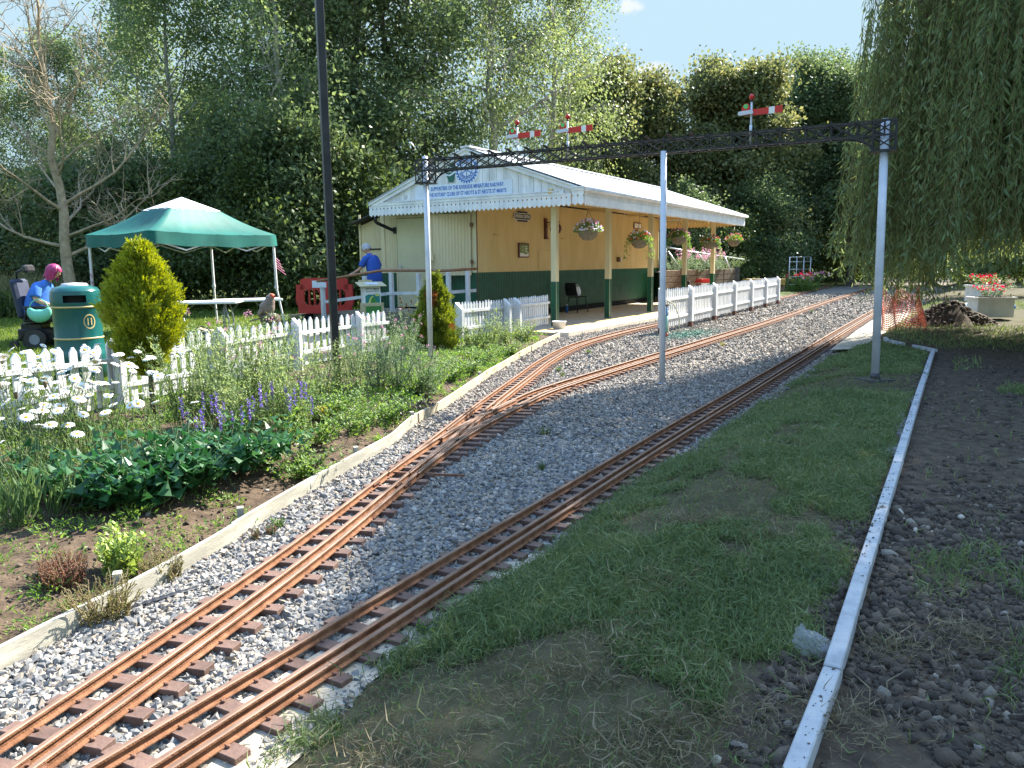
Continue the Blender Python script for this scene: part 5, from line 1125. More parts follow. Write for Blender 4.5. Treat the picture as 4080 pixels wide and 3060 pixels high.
for i, (px, py, lab) in enumerate(((930, 1850, 'purple salvia spikes left of two clumps'), (1110, 1790, 'purple salvia spikes nearer the lamp post'))):
    t, tips = herb('salvia', lab, B(px, py), 10, .38, .3, .07, .026, 8, LM['lush'], 'salvia', 'purple salvias', .4, .02, hv=.3)
    for p, d in tips:
        P = p+np.array([0, 0, 1.])*np.linspace(-.1, .03, 46)[:, None]+rng.normal(0, .003, (46, 3)); v, f = quads(P, unit(46, -.2, .6), .014, .011); link('flower_spike', npmesh('spike', v, f), MAUVE, t)
herb('sedum', 'pale lime green fleshy sedum standing alone near the timber edging', B(480, 2235), 20, .2, .17, .05, .026, 18, LM['sedum'], 'sedum', None, .3, .1, up=.9, fold=.1, curl=.2)
for px, py, s, lab in ((395, 2370, 1, 'olive yellow thyme bush against the timber edging'), (250, 2290, .8, 'dry brownish thyme bush left of the olive one'), (640, 2225, .7, 'small sprawling thyme bush right of the sedum')):
    herb('thyme_bush', lab, B(px, py), 60, .12*s+.02, .30*s, .014, .006, 30, LM['thyme'] if s != .8 else LM['red'], 'thyme', 'thyme bushes', .3, .1, smat=STEMB)
for px, py, n, h, lab in ((60, 2120, 20, .42, 'upright sword leaved iris clump at the left edge'), (200, 2080, 12, .40, 'sword leaved iris clump just right of the left edge'), (700, 1900, 22, .34, 'grassy sword leaved clump at the foot of the bare conifer stem')):
    t = thing('iris_clump', lab, 'iris', B(px, py), 0, 'sword leaved clumps'); a = rng.uniform(0, 2*np.pi, n*3); P = np.stack([.05*np.cos(a), .05*np.sin(a), 0*a], 1)*rng.uniform(.2, 1.4, (n*3, 1)); D = np.stack([np.cos(a)*.28, np.sin(a)*.28, np.ones(n*3)], 1)+rng.normal(0, .1, (n*3, 3)); v, f = leaves(P, D, h*rng.uniform(.5, 1.15, n*3), .014, .1, .5); link('leaves', npmesh('leaves', v, f), LM['iris'], t)
GA_ = 'tall leafy asters along the fence'
for px, py, h, lab in ((745, 1720, .66, 'leafy aster right of the conifer stem close to the pickets'), (850, 1740, .74, 'tall leafy aster covering the slanting fence post'), (960, 1700, .80, 'tallest leafy aster below the folding tables'), (1060, 1690, .74, 'leafy aster below the green tub of the bird statue'), (1150, 1740, .62, 'leafy aster left of the lamp post base in front'), (1000, 1770, .5, 'lower leafy aster behind the purple spikes'), (880, 1620, .72, 'leafy aster growing through the pickets left of the tub'), (1100, 1610, .7, 'leafy aster behind, by the pickets below the bird statue')):
    t, tips = herb('aster', lab, B(px, py), 20, h, .34, .075, .015, 30, LM['aster'], 'aster', GA_, .38, .12, .3, up=.55, hv=.3)
    P = np.concatenate([q[0]+rng.normal(0, .012, (14, 3)) for q in tips[::3]]); v, f = quads(P, unit(len(P), -.2, 1), .012, .012); link('buds', npmesh('buds', v, f), PINK if px in (1060, 960) else LM['silver'], t)
GY = 'silvery yarrows between the lamp post and the second conifer'
for px, py, h, lab in ((1290, 1620, 0.53, 'silvery yarrow left of the lamp post by the fence'), (1405, 1600, 0.57, 'silvery yarrow just right of the lamp post'), (1500, 1560, 0.59, 'silvery yarrow in the middle of its row below the leaflet stand'), (1590, 1560, 0.55, 'silvery yarrow left of the left gantry pole'), (1690, 1560, 0.49, 'silvery yarrow at the foot of the left gantry pole'), (1440, 1500, 0.59, 'silvery yarrow behind, against the pickets right of the lamp post'), (1550, 1480, 0.63, 'silvery yarrow against the pickets left of the second conifer'), (1620, 1440, 0.63, 'silvery yarrow beside the second conifer')):
    t, tips = herb('yarrow', lab, B(px, py), 22, h, .36, .05, .012, 34, LM['silver' if py < 1570 else 'aster'], 'yarrow', GY, .4, .05, .3, up=.5)
    P = np.concatenate([q[0]+rng.normal(0, .01, (10, 3)) for q in tips[::5]]); v, f = quads(P, unit(len(P), -.1, 1), .012, .012); link('flowers', npmesh('flowers', v, f), PINK, t)
GL = 'lush low green plants along the bed'
for px, py, h, lab in ((1240, 1760, .28, 'lush green plant left of the lamp post foot towards the edging'), (1400, 1700, .26, 'lush green plant right of the lamp post foot'), (1520, 1650, .24, 'lush green plant between the lamp post and the dark heuchera'), (1290, 1680, .3, 'lush green plant touching the lamp post'), (1640, 1560, .24, 'lush green plant behind the dark heuchera'), (1850, 1470, .26, 'lush green plant below the second conifer'), (1930, 1430, .24, 'lush green plant right of the second conifer by the edging'), (1780, 1500, .2, 'lush green plant right of the left gantry pole'), (2010, 1400, .24, 'lush green plant nearing the platform end'), (1190, 1850, .2, 'low lush green plant behind the bent edging board')):
    herb('leafy_plant', lab, B(px, py), 22, h, .42, .06, .02, 16, LM['lush'], 'plant', GL, .6, .05, .3, up=.45)
for px, py, h, lab in ((1945, 1395, .62, 'tall yellow green plant in front of the platform end fence'), (2010, 1375, .40, 'yellow green plant right of the tall one by the platform fence'), (2090, 1350, .34, 'yellow green plant near the white bucket'), (1880, 1400, .34, 'yellow green plant between conifer and platform fence')):
    herb('goldenrod', lab, B(px, py), 16, h, .34, .07, .018, 26, LM['aster'], 'goldenrod', 'yellow green plants by the platform fence', .35, .1, .2, up=.6)
herb('heuchera', 'dark purple leaved heuchera beside the timber edging', B(1630, 1615), 34, .11, .4, .05, .045, 3, LM['purple'], 'heuchera', None, .7, .6, up=.3)
herb('heuchera', 'dark purple leaved heuchera close to the joint of the edging boards', B(1560, 1640), 20, .08, .25, .04, .036, 3, LM['purple'], 'heuchera', None, .7, .6, up=.3)
herb('golden_shrub', 'small bright yellow leaved plant at the foot of the lamp post', B(1310, 1690), 16, .13, .18, .05, .025, 10, LM['yellow'], 'plant', None, .5, .2)
# poppy seed heads standing over the fence near the leaflet stand
t = thing('poppy_heads', 'cluster of tall poppy seed heads before the station door', 'poppies', B(1620, 1420)); b = MB()
for px, py in ((1595, 1190), (1600, 1205), (1620, 1215), (1640, 1202), (1607, 1228), (1628, 1235)):
    q = AT(px, py, 11.3)-t.location; b.tube(spline([(q.x*.4, q.y*.4, 0), (q.x*.8, q.y*.8, q.z*.6), tuple(q)], .1), .004, 4)
b.build('stems', STEM, t)
for px, py in ((1595, 1190), (1600, 1205), (1620, 1215), (1640, 1202), (1607, 1228), (1628, 1235)): q = AT(px, py, 11.3)-t.location; MB().lathe([(.002, -.02), (.014, -.005), (.016, .012), (.011, .022), (.018, .026), (0, .028)], 8, q).build('seed_head', STEMB, t)
# low weeds all over the bed: nobody could count them
x, y = scatter(4300, 2.3, 15.3, lambda y: xF(y), lambda y: xB(y)-.05, lambda x, y: (fb(x, y, 1.3)+.2*sst(5., 2.6, y)-.10*sst(.5, .1, xB(y)-x)*sst(3, 5, y) > .43) & (rng.random(len(x)) < .95)); P0 = np.stack([x, y, hz(x, y)], 1); k = 26
I = np.repeat(np.arange(len(x)), k); sz = rng.uniform(.4, 1.3, len(x))[I]; a = rng.uniform(0, 6.28, len(I)); r_ = .05*np.sqrt(rng.random(len(I)))*sz; P = P0[I]+np.stack([r_*np.cos(a), r_*np.sin(a), rng.random(len(I))*.05*sz], 1); D = np.stack([np.cos(a), np.sin(a), rng.uniform(.1, 1.3, len(I))], 1)
v, f = leaves(P, D, rng.uniform(.014, .04, len(I))*sz, .012*sz*np.clip(P[:, 1]/5, .8, 1.8)); o = link('bed_weeds', npmesh('bed_weeds', v, f), LM['lush']); tag(o, 'low green weeds carpeting the soil of the flower bed', 'weeds', kind='stuff')
x, y = scatter(14000, 2.2, 15, lambda y: xF(y)-.1, lambda y: xB(y)-.05, lambda x, y: (fb(x+20, y, .9)+.1*sst(5, 3, y) > .44)); m_ = len(x); P, D, L, W_ = blades(x, y, rng.gamma(5, .012, m_).clip(.02, .14), .005*np.clip(y/4, .8, 2), (.1, 1.3)); o = link('bed_grass', npmesh('bed_grass', *leaves(P, D, L, W_, .1, 1.)), LM['aster']); tag(o, 'thin grass and seedlings among the flower bed plants', 'grass', kind='stuff')
# weeds in the ballast, each small
for i, (px, py, s, c, lab) in enumerate(((1105, 2105, .5, 'lush', 'small green weed in the ballast beside the edging joint'), (1020, 2150, .45, 'red', 'reddish weed in the ballast left of the near track'), (1080, 2130, .4, 'red', 'second reddish weed close to the near track'), (2225, 1480, .6, 'lush', 'green weed between the two branching tracks'), (2240, 1500, .45, 'lush', 'low weed just in front of the one between the branching tracks'), (2345, 1410, .6, 'lush', 'bright weed near the platform track bend'), (2880, 1380, .6, 'yellow', 'yellowish weed right of the middle gantry pole'), (2160, 1873, .35, 'lush', 'single weed on shaded ballast between the tracks'), (1705, 2535, .55, 'lush', 'broad weed at the grass edge by the straight track'), (3235, 1245, .6, 'lush', 'weed in the sunny ballast by the branch track'), (2085, 1405, .6, 'red', 'rust coloured weed at the end of the timber edging'), (2170, 1735, .6, 'thyme', 'straw coloured tuft in the sunlit patch of ballast'))):
    q = G(px, py, .0); herb('ballast_weed', lab, Vector((q.x, q.y, 0)), 9, .08*s+.02, .14*s, .045*s, .02*s, 6, LM[c], 'weed', 'weeds in the ballast', .8, .05)
# ================= HANGING BASKETS =================
COIR = mat('coir_liner', (.1, .085, .06), (.2, .17, .12), .95, 25, .6, 80); CHAIN = mat('chain', (.12, .12, .12), (.2, .2, .2), .5, 20, metal=.6)
WHF = leafmat('white_lilac_flower', [(.55, .5, .68), (.75, .72, .85), (.85, .85, .9)], .3); REDF = leafmat('red_flower', [(.5, .01, .02), (.7, .04, .04)], .3)
HBV = -.5
for i, (px, py, w, fl, trail, lab) in enumerate(((2343, 918, .235, WHF, 0, 'hanging basket of white and lilac flowers nearest the front corner of the canopy'), (2548, 955, .235, REDF, 1, 'hanging basket with long trailing stems and some red flowers before the third post'), (2705, 944, .23, PINK, 1, 'hanging basket of pink flowers beside the fourth canopy post'), (2830, 965, .23, REDF, 1, 'hanging basket of pale and red flowers beside the last canopy post'), (2925, 956, .22, REDF, 0, 'farthest hanging basket with red flowers beyond the last canopy post'))):
    u, v, z = onV(px, py, HBV); z -= .02; t = thing('hanging_basket', lab, 'hanging basket', WL(u, HBV, z), 0, 'hanging baskets under the canopy')
    b = MB(); b.lathe([(.01, -.2), (w*.45, -.185), (w*.8, -.11), (w, 0), (w*1.02, .015), (w*.9, .01)], 18); b.build('bowl', COIR, t)
    b = MB(); tp = 2.72-z
    for k in range(3): a = k*2.1; b.tube([(w*math.cos(a), w*math.sin(a), 0), (0, 0, min(.45, tp-.1))], .004, 4)
    b.tube([(0, 0, min(.45, tp-.1)), (0, 0, tp+.15)], .005, 4); b.build('chain', CHAIN, t)
    n = 620; P = unit(n, -.1, 1)*np.array([w*1.25, w*1.25, w*.95])*rng.uniform(.4, 1.05, (n, 1)); 
    if trail:
        k = 190; a = rng.choice([2.8, 3.4, 5.4, 5.9], k)+rng.normal(0, .3, k); s = rng.random(k); P = np.vstack([P, np.stack([np.cos(a)*w*(1+.55*s), np.sin(a)*w*(1+.55*s), .05-.48*s**1.4], 1)+rng.normal(0, .025, (k, 3))])
    D = P/np.linalg.norm(P, axis=1)[:, None]+rng.normal(0, .5, P.shape); vv, f = leaves(P, D, rng.uniform(.035, .07, len(P)), .03, .1, .5); link('foliage', npmesh('foliage', vv, f), LM['lush'], t)
    def blooms(n, mt, r=1.0, zmin=.05):
        P = unit(n, zmin, 1)*np.array([w*1.3, w*1.3, w*1.08])*r; C = np.repeat(P, 6, 0); vv, f = quads(C+rng.normal(0, .008, C.shape), unit(len(C), -.2, 1)+C*3, .03, .03); link('flowers', npmesh('flowers', vv, f), mt, t)
    blooms(60 if fl is WHF else 26, fl); blooms(24, WHF if i in (1, 3) else PINK, 1.02)
# ================= PLATFORM THINGS =================
CHB = mat('black_plastic', (.012, .012, .014), (.025, .025, .028), .45, 10); BAGW = mat('carrier_bag', (.5, .55, .65), (.75, .76, .8), .5, 14, .8, 18)
q = G(2300, 1245, .08); t = thing('chair', 'black stacking chair standing on the platform against the green wall', 'chair', q, BRZ-.25)
def hull(b, pts, th, m=0):
    pass
b = MB(); n = 6; vs = [(x*.42/n-.21, y*.4/n-.2, .44+.02*((x-3)/3)**2-.015*(y/6)) for x in range(n+1) for y in range(n+1)]; vs += [(a, c, z-.014) for a, c, z in vs]; K = (n+1)**2
fs = [(x*(n+1)+y, (x+1)*(n+1)+y, (x+1)*(n+1)+y+1, x*(n+1)+y+1) for x in range(n) for y in range(n)]; fs += [tuple(K+i for i in f[::-1]) for f in fs]; b.add(vs, fs, 0, True); b.build('seat', CHB, t)
b = MB(); vs = []
for x in range(7):
    for y in range(6):
        q_ = y/5; vs.append((-.21-.07*q_-.03*math.sin(math.pi*q_), (x/6-.5)*(.42-.06*q_**3), .47+.36*q_+.0*x))
vs += [(a-.014, c, z) for a, c, z in vs]; fs = [(x*6+y, (x+1)*6+y, (x+1)*6+y+1, x*6+y+1) for x in range(6) for y in range(5)]; fs += [tuple(42+i for i in f[::-1]) for f in fs]; b.add(vs, fs, 0, True); b.build('backrest', CHB, t)
for sx in (-1, 1):
    for sy in (-1, 1): MB().tube([(sx*.15, sy*.17, .43), (sx*.23, sy*.2, 0)], .0125, 8).build('leg', CHB, t)
q2 = q+Vector((-.02, -.02, .45)); t = thing('carrier_bag', 'white striped carrier bag sitting on the black chair', 'bag', q2, BRZ); b = MB(); b.lathe([(.02, 0), (.13, .01), (.16, .08), (.15, .17), (.11, .24), (.12, .27), (.09, .27)], 20); b.v = [(x*(1+.09*math.sin(7*math.atan2(y, x))+.05*math.sin(13*z*9)), y*.7, z) for x, y, z in b.v]; b.build('bag', BAGW, t)
for s in (-1, 1): MB().tube([(s*.06-.04, 0, .26), (s*.06-.03, 0, .33), (s*.06+.03, 0, .33), (s*.06+.04, 0, .26)], .006, 5).build('handle', BAGW, t)
q = G(2259, 1246, .08); t = thing('water_bottle', 'blue bottle standing on the platform beside the chair', 'bottle', q); MB().lathe([(0, 0), (.035, 0), (.036, .15), (.03, .18), (.014, .2), (.014, .21)], 14).build('body', mat('blue_plastic', (.02, .12, .4), rough=.2), t); MB().lathe([(.017, .205), (.017, .235), (0, .237)], 12).build('cap', SW2, t)
q = G(2228, 1322, .02); t = thing('plant_tub', 'weathered white plastic tub on the ballast by the first canopy post', 'tub', q); TUB = mat('weathered_tub', (.55, .53, .48), (.72, .71, .68), .7, 9, .3, c=(.3, .26, .2)); MB().lathe([(0, .01), (.115, 0), (.14, .2), (.15, .2), (.152, .225), (.138, .225), (.13, .15), (0, .15)], 26).build('body', TUB, t)
# ================= STANDPIPE AND HOSE =================
q = G(2655, 1347, 0); t = thing('standpipe', 'blue and green water standpipe with red foot beside the fence end', 'standpipe', q)
MB().tube([(0, 0, 0), (0, 0, .1)], .03, 10).build('foot', mat('red_brown', (.3, .05, .03), (.4, .08, .05), .6), t); MB().tube([(0, 0, .08), (0, 0, .42)], .022, 10).build('pipe', mat('teal_pipe', (.1, .3, .25), (.2, .42, .36), .5), t); MB().tube([(0, 0, .4), (0, 0, .58)], .02, 10).build('upper_pipe', mat('blue_pipe', (.03, .18, .42), rough=.4), t); b = MB(); b.tube([(0, 0, .57), (0, 0, .62), (-.05, 0, .63)], .018, 8); b.bar((-.03, 0, .63), (.05, 0, .63), .02); b.build('tap', BLK, t)
HOSE = mat('pale_hose', (.45, .4, .28), (.55, .5, .38), .5); hs = [(2655, 1195), (2685, 1215), (2704, 1260), (2708, 1300), (2700, 1325), (2680, 1333), (2662, 1315), (2660, 1240)]
o = MB().tube(spline([tuple(AT(a, c, 15.2+.1*i)) for i, (a, c) in enumerate(hs)], .03), .011, 6).build('garden_hose', HOSE); tag(o, 'pale garden hose looped in an arc from the fence end', 'hose')
x = rng.normal(0, .55, 2600); y = rng.normal(0, .22, 2600); q = G(2740, 1335, 0); P = np.stack([q.x+x*.52+y*.85, q.y+x*.85-y*.52, hz(q.x+x, q.y+y)*0+.022+rng.random(2600)*.015], 1); vv, f = quads(P, unit(2600, -.1, .1), .06, .006); o = link('garden_netting', npmesh('garden_netting', vv, f), mat('green_net', (.03, .16, .12), (.06, .24, .17), .6, 30)); tag(o, 'green plastic netting spread on the ballast before the fence', 'netting')
# ================= FAR END OF THE STATION =================
SLEEP = mat('old_sleepers', (.1, .062, .035), (.19, .125, .075), .9, 5, .5, 40, stretch=(1, 1, 3), c=(.24, .17, .11)); GALV = mat('galvanised', (.45, .47, .5), (.6, .62, .64), .4, 14, metal=.7)
t = thing('retaining_wall', 'raised planter wall of stacked brown sleepers beyond the canopy', 'wall'); w0, w1, w2 = AT(2640, 1076, 27.2), AT(2712, 1076, 28.2), AT(2925, 1092, 31.5)
for a, c, nn_ in ((w0, w1, 1), (w1, w2, 4)):
    for k in range(nn_):
        p, q = a+(c-a)*(k/nn_), a+(c-a)*((k+1)/nn_-.012)
        for r_ in range(5): MB().bar((p.x, p.y, .1+.215*r_+.1), (q.x, q.y, .1+.215*r_+.1), .2, .205).build('sleeper', SLEEP, t, bevel=.012)
for p in (w1, w1+(w2-w1)*.5, w2): b = MB(); b.box((p.x+.08, p.y-.1, .6), (.18, .14, 1.25)); b.build('post', mat('dark_post', (.05, .045, .04), (.1, .09, .08), .9, 10), t)
b = MB(); c4 = [w0, w1, w2, Vector((w2.x-.5, w2.y+3, 0)), Vector((w0.x-.8, w0.y+3, 0))]; b.add([(p.x, p.y, 1.1) for p in c4], [(0, 1, 2, 3, 4)]); b.build('planting_soil', M_['soil'], t)
t = thing('tube_railing', 'galvanised tube railing with sloping braces behind the sleeper planter', 'railing')
rl = [AT(2655, 985, 28.6), AT(2735, 1000, 29.5), AT(2840, 1016, 31), AT(2965, 1034, 33)]; MB().tube(rl, .03, 8).build('rail', GALV, t)
for p in rl[:3]: MB().tube([p, (p.x, p.y, 1.)], .025, 8).build('upright', GALV, t)
for a, c in (((2662, 1002), (2712, 1074)), ((2783, 1012), (2812, 1050)), ((2888, 1025), (2915, 1084))): MB().tube([AT(*a, 28.4), AT(*c, 28.6)], .028, 8).build('brace', GALV, t)
for px, py, Y, h, mt, fl, lab in ((2690, 1076, 28.6, .5, 'silver', None, 'grey green bush at the left end of the sleeper planter'), (2780, 1076, 29.2, .7, 'silver', PINK, 'pink flowered bush spilling over the sleeper planter'), (2855, 1080, 30.5, .8, 'silver', None, 'feathery grey green bush at the middle of the sleeper planter'), (2740, 1076, 30, .6, 'lush', None, 'green bush behind the pink flowered one on the planter'), (2910, 1085, 32, .6, 'daisy', None, 'dark green bush at the right end of the sleeper planter')):
    q = AT(px, py, Y); t, tips = herb('planter_bush', lab, Vector((q.x, q.y, 1.05)), 30, h, .8, .09, .022, 26, LM[mt], 'bush', 'bushes on the sleeper planter', .5, .1, .3)
    if fl: P = np.concatenate([a[0]+rng.normal(0, .05, (12, 3)) for a in tips]); vv, f = quads(P, unit(len(P), 0, 1), .05, .05); link('flowers', npmesh('flowers', vv, f), fl, t)
# wooden toy engine with the exit board
q = AT(2776, 1163, 27.6); t = thing('toy_train', 'wooden log toy locomotive with red roof parked before the planter wall', 'toy train', (q.x, q.y, .16), math.atan2(.3, 1)); LOG = mat('log_wood', (.3, .12, .05), (.42, .19, .09), .6, 6, .2)
b = MB(); b.tube([(-.42, 0, .3), (.02, 0, .3)], .13, 16); b.build('boiler', LOG, t); MB().box((0, 0, .13), (.95, .3, .06)).build('chassis', LOG, t); MB().box((.25, 0, .33), (.36, .34, .36)).build('cab', LOG, t)
b = MB(); b.prism([(-.23, 0), (.23, 0), (.17, .13), (-.17, .13)], (.25, -.22, .56), (1, 0, 0), (0, 0, 1), (0, .44, 0)); b.build('roof', RED, t); MB().tube([(-.33, 0, .4), (-.33, 0, .62)], [.035, .05], 10).build('chimney', BLK, t)
for x_ in (-.36, .05, .22, .39): MB().tube([(x_, -.2, .08), (x_, -.15, .08)], .085, 14).build('wheel', LOG, t)
t2 = thing('exit_sign', 'white exit board with green line leaning on the toy locomotive', 'sign', (q.x+.22, q.y-.22, .16), math.atan2(.3, 1)); MB().box((.1, -.05, .36), (.52, .03, .36)).build('panel', SW2, t2); text('lettering', 'EXIT', .14, BLK, t2, (.1, -.067, .28), (1, 0, 0), (0, 0, 1), .001, bold=.004); b = MB(); b.box((.1, -.0665, .4), (.4, .003, .02)); b.box((.1, -.0665, .49), (.12, .003, .035)); b.build('stripe', SG, t2)
q = AT(2835, 1162, 27.8); t = thing('trestle', 'grey metal trestle frame leaning beside the toy locomotive', 'trestle', (q.x, q.y, .1), .3)
for x_ in (-.3, .22): MB().tube([(x_-.12, 0, .02), (x_+.05, 0, .55), (x_+.35, 0, .02)], .022, 6).build('leg', GALV, t)
MB().tube([(-.27, 0, .53), (.27, 0, .53)], .022, 6).build('top_rail', GALV, t)
q = AT(2937, 1158, 29); t = thing('bucket', 'dark bucket with pale label at the right end of the sleeper wall', 'bucket', (q.x, q.y, .08)); MB().lathe([(0, 0), (.15, 0), (.2, .32), (.21, .34), (.18, .32), (0, .3)], 16).build('body', mat('blue_grey', (.12, .17, .2), (.2, .26, .3), .5), t); MB().box((-.02, -.19, .18), (.16, .02, .16)).build('label', SW2, t)
a, c = AT(2966, 1123, 33), AT(3122, 1123, 35.5); o = MB().bar(a, c, .2, .28).build('timber_beam', mat('ochre_beam', (.3, .17, .03), (.42, .25, .06), .7, 3), bevel=.01); tag(o, 'long ochre timber beam lying beyond the far end of the fence', 'beam')
o = MB().bar(a-Vector((0, -.2, .27)), c-Vector((0, -.2, .27)), .3, .26).build('timber_beam', SLEEP, bevel=.01); tag(o, 'dark beam under the long ochre beam', 'beam')
t = thing('trellis', 'galvanised trellis frame with climbing plants at the track side', 'trellis'); pA, pB = AT(3142, 1135, 36.5), AT(3226, 1130, 38)
for k in range(4):
    p = pA+(pB-pA)*k/3; MB().tube([(p.x, p.y, 0), (p.x, p.y, 1.62)], .02, 6).build('upright', GALV, t)
for z in (.35, .7, 1.05, 1.4, 1.62): MB().tube([(pA.x, pA.y, z), (pB.x, pB.y, z)], .014, 6).build('bar', GALV, t)
for k, (px, py, c, lab) in enumerate(((3165, 1140, None, 'leafy climber on the trellis'), (3205, 1138, REDF, 'plant with orange and red flowers before the trellis'), (3232, 1136, PINK, 'plant with a pink bloom right of the trellis'))):
    q = AT(px, py, 36.2); t, tips = herb('border_plant', lab, Vector((q.x, q.y, 0)), 22, .75, .7, .13, .035, 16, LM['lush'], 'plant', 'plants at the trellis', .5, .1)
    if c: P = np.concatenate([a_[0]+rng.normal(0, .05, (10, 3)) for a_ in tips[::4]]); vv, f = quads(P, unit(len(P), 0, 1), .08, .08); link('flowers', npmesh('flowers', vv, f), c, t)
# ================= RIGHT SIDE =================
PLB = mat('white_planter', (.6, .6, .58), (.74, .73, .7), .7, 4, .15)
for px, py, Y, w_, d_, h_, rz, lab in ((3942, 1262, 16.4, .72, .5, .42, -.12, 'white wooden planter box, front one beside the soil heap'), (3915, 1200, 21, .72, .5, .44, -.1, 'white wooden planter box behind the front one with red flowers')):
    q = AT(px, py, Y); z0 = max(.12, min(q.z, .3)); t = thing('planter_box', lab, 'planter', (q.x, q.y, z0), rz, 'white planter boxes'); b = MB(); b.box((0, 0, h_/2), (w_, d_, h_)); b.build('box', PLB, t, bevel=.006); b = MB()
    for s in (-1, 1): b.box((0, s*d_/2, h_-.02), (w_+.06, .07, .04)); b.box((s*w_/2, 0, h_-.021), (.07, d_, .04))
    b.build('rim', PLB, t); MB().box((0, 0, h_-.005), (w_-.08, d_-.08, .03)).build('compost', M_['soil'], t); z1 = z0+h_
    herb('planter_flowers', 'red and dark leaved flowers growing in the '+('front' if Y < 17 else 'rear')+' white planter', Vector((q.x, q.y, z1)), 22, .26, .5, .06, .03, 14, LM['silver' if Y < 17 else 'lush'], 'flowers', 'planter flowers', .5)
    P = np.array([q.x, q.y, z1+.2])+rng.normal(0, 1, (90, 3))*np.array([.18, .12, .05]); vv, f = quads(P, unit(90, 0, 1), .05, .05); o = link('red_bloom', npmesh('red_bloom', vv, f), REDF); tag(o, 'cluster of red blooms above the '+('front' if Y < 17 else 'rear')+' white planter', 'flowers')
q = G(3860, 1302, .17); t = thing('soil_heap', 'heap of dark dug soil in front of the white planter boxes', 'soil heap', (q.x, q.y+.6, .1)); b = MB(); nu, nv = 40, 14; vs = []
for i in range(nv+1):
    r = 1-i/nv
    for k in range(nu):
        a = 2*math.pi*k/nu; rr = r*(1+.25*math.sin(a*3+1)+.12*math.sin(a*7)); x_, y_ = rr*.95*math.cos(a), rr*.55*math.sin(a); vs.append((x_, y_, .52*(1-r**1.4)*(1-.35*(x_ > .1)*x_)+.09*float(fb(x_+4, y_+2, 4)-.5)*(1 if i else 0)))
b.add(vs, [(i*nu+k, i*nu+(k+1) % nu, (i+1)*nu+(k+1) % nu, (i+1)*nu+k) for i in range(nv) for k in range(nu)], 0, True); b.build('heap', M_['bare'], t)
n = 1500; a = rng.uniform(0, 6.28, n); r = np.sqrt(rng.random(n)); P = np.stack([r*.95*np.cos(a), r*.55*np.sin(a), .52*(1-r**1.4)*(1-.35*np.maximum(0, r*np.cos(a)))+.01], 1); o = link('clods', npmesh('clods', *lumps(P, rng.gamma(2, .011, n).clip(.006, .06), IC, .8, .2), True), bpy.data.materials['clod'], t); o['kind'] = 'stuff'
for px, py, Y, s, lab in ((3853, 1224, 17.2, .17, 'crumpled pale blue plastic sack on the soil heap'), (4022, 1218, 17.5, .16, 'bright blue plastic sack right of the front planter box')):
    q = AT(px, py, Y); vv, f = lumps(np.array([[0., 0, 0]]), np.array([s]), IC, .6, .3); me = npmesh('sack', vv, f); o = link('plastic_sack', me, mat('blue_sack', (.2, .42, .65) if s > .165 else (.04, .2, .55), (.5, .62, .75) if s > .165 else (.08, .3, .7), .4, 12, .5), loc=q); md = o.modifiers.new('s', 'SUBSURF'); md.levels = md.render_levels = 3; dt = bpy.data.textures.new('c', 'CLOUDS'); dt.noise_scale = .06; md = o.modifiers.new('d', 'DISPLACE'); md.texture = dt; md.strength = .06; tag(o, lab, 'sack')
# orange barrier netting, crumpled under the willow: real strands
b = MB(); q0 = G(3525, 1315, .17); ng, nh = 34, 16
def net(i, j):
    u, h = i/ng, j/nh; return Vector((q0.x-.05+.95*u+.06*math.sin(9*u+h*4), q0.y+.6*u+.2*math.sin(12*u+2*h)+.15*math.sin(5*u), .15+h*(.82-.18*math.sin(7*u)**2)+.03*math.sin(23*u)))
for i in range(ng+1):
    for j in range(nh+1):
        if i < ng: b.bar(net(i, j), net(i+1, j), .007, .014)
        if j < nh: b.bar(net(i, j), net(i, j+1), .007, .01)
o = b.build('barrier_netting', mat('orange_net', (.75, .22, .12), (.8, .3, .2), .5, 9)); tag(o, 'crumpled orange plastic barrier netting under the willow beyond the right gantry pole', 'netting')
# clear plastic bag in the foreground
q = G(3240, 2585, .19); v_, f_ = icos(); bm = bmesh.new(); bmesh.ops.create_icosphere(bm, subdivisions=4, radius=1)
for w in bm.verts:
    c_ = w.co.copy(); k = .62+.5*float(fb(np.array([c_.x*2+3]), np.array([c_.y*2+c_.z*3]), 1.1)[0])+.22*abs(math.sin(7*c_.x+5*c_.z+3*c_.y)); w.co = Vector((c_.x*.06*k+(c_.z > .2)*-.015*c_.z*2, c_.y*.05*k, (c_.z*.045*k+.035)+(.05*max(0, c_.z-.5) if c_.x < 0 else 0)))
me = bpy.data.meshes.new('bag'); bm.to_mesh(me); bm.free(); me.polygons.foreach_set('use_smooth', [True]*len(me.polygons)); pm = bpy.data.materials.new('clear_film'); pm.use_nodes = True; nt = pm.node_tree; pb = nt.nodes['Principled BSDF']; pb.inputs['Base Color'].default_value = (.75, .78, .85, 1); pb.inputs['Roughness'].default_value = .18; pb.inputs['Alpha'].default_value = .2; pb.inputs['Specular IOR Level'].default_value = .9
nz = nd(nt, 'TexNoise'); nz.inputs['Scale'].default_value = 55; bp_ = nd(nt, 'Bump'); bp_.inputs['Strength'].default_value = .7; bp_.inputs['Distance'].default_value = .01; nt.links.new(nz.outputs[0], bp_.inputs['Height']); nt.links.new(bp_.outputs[0], pb.inputs['Normal'])
o = link('plastic_bag', me, pm, loc=(q.x, q.y, hz1(q.x, q.y))); tag(o, 'crumpled clear plastic bag lying against the concrete edging', 'bag')
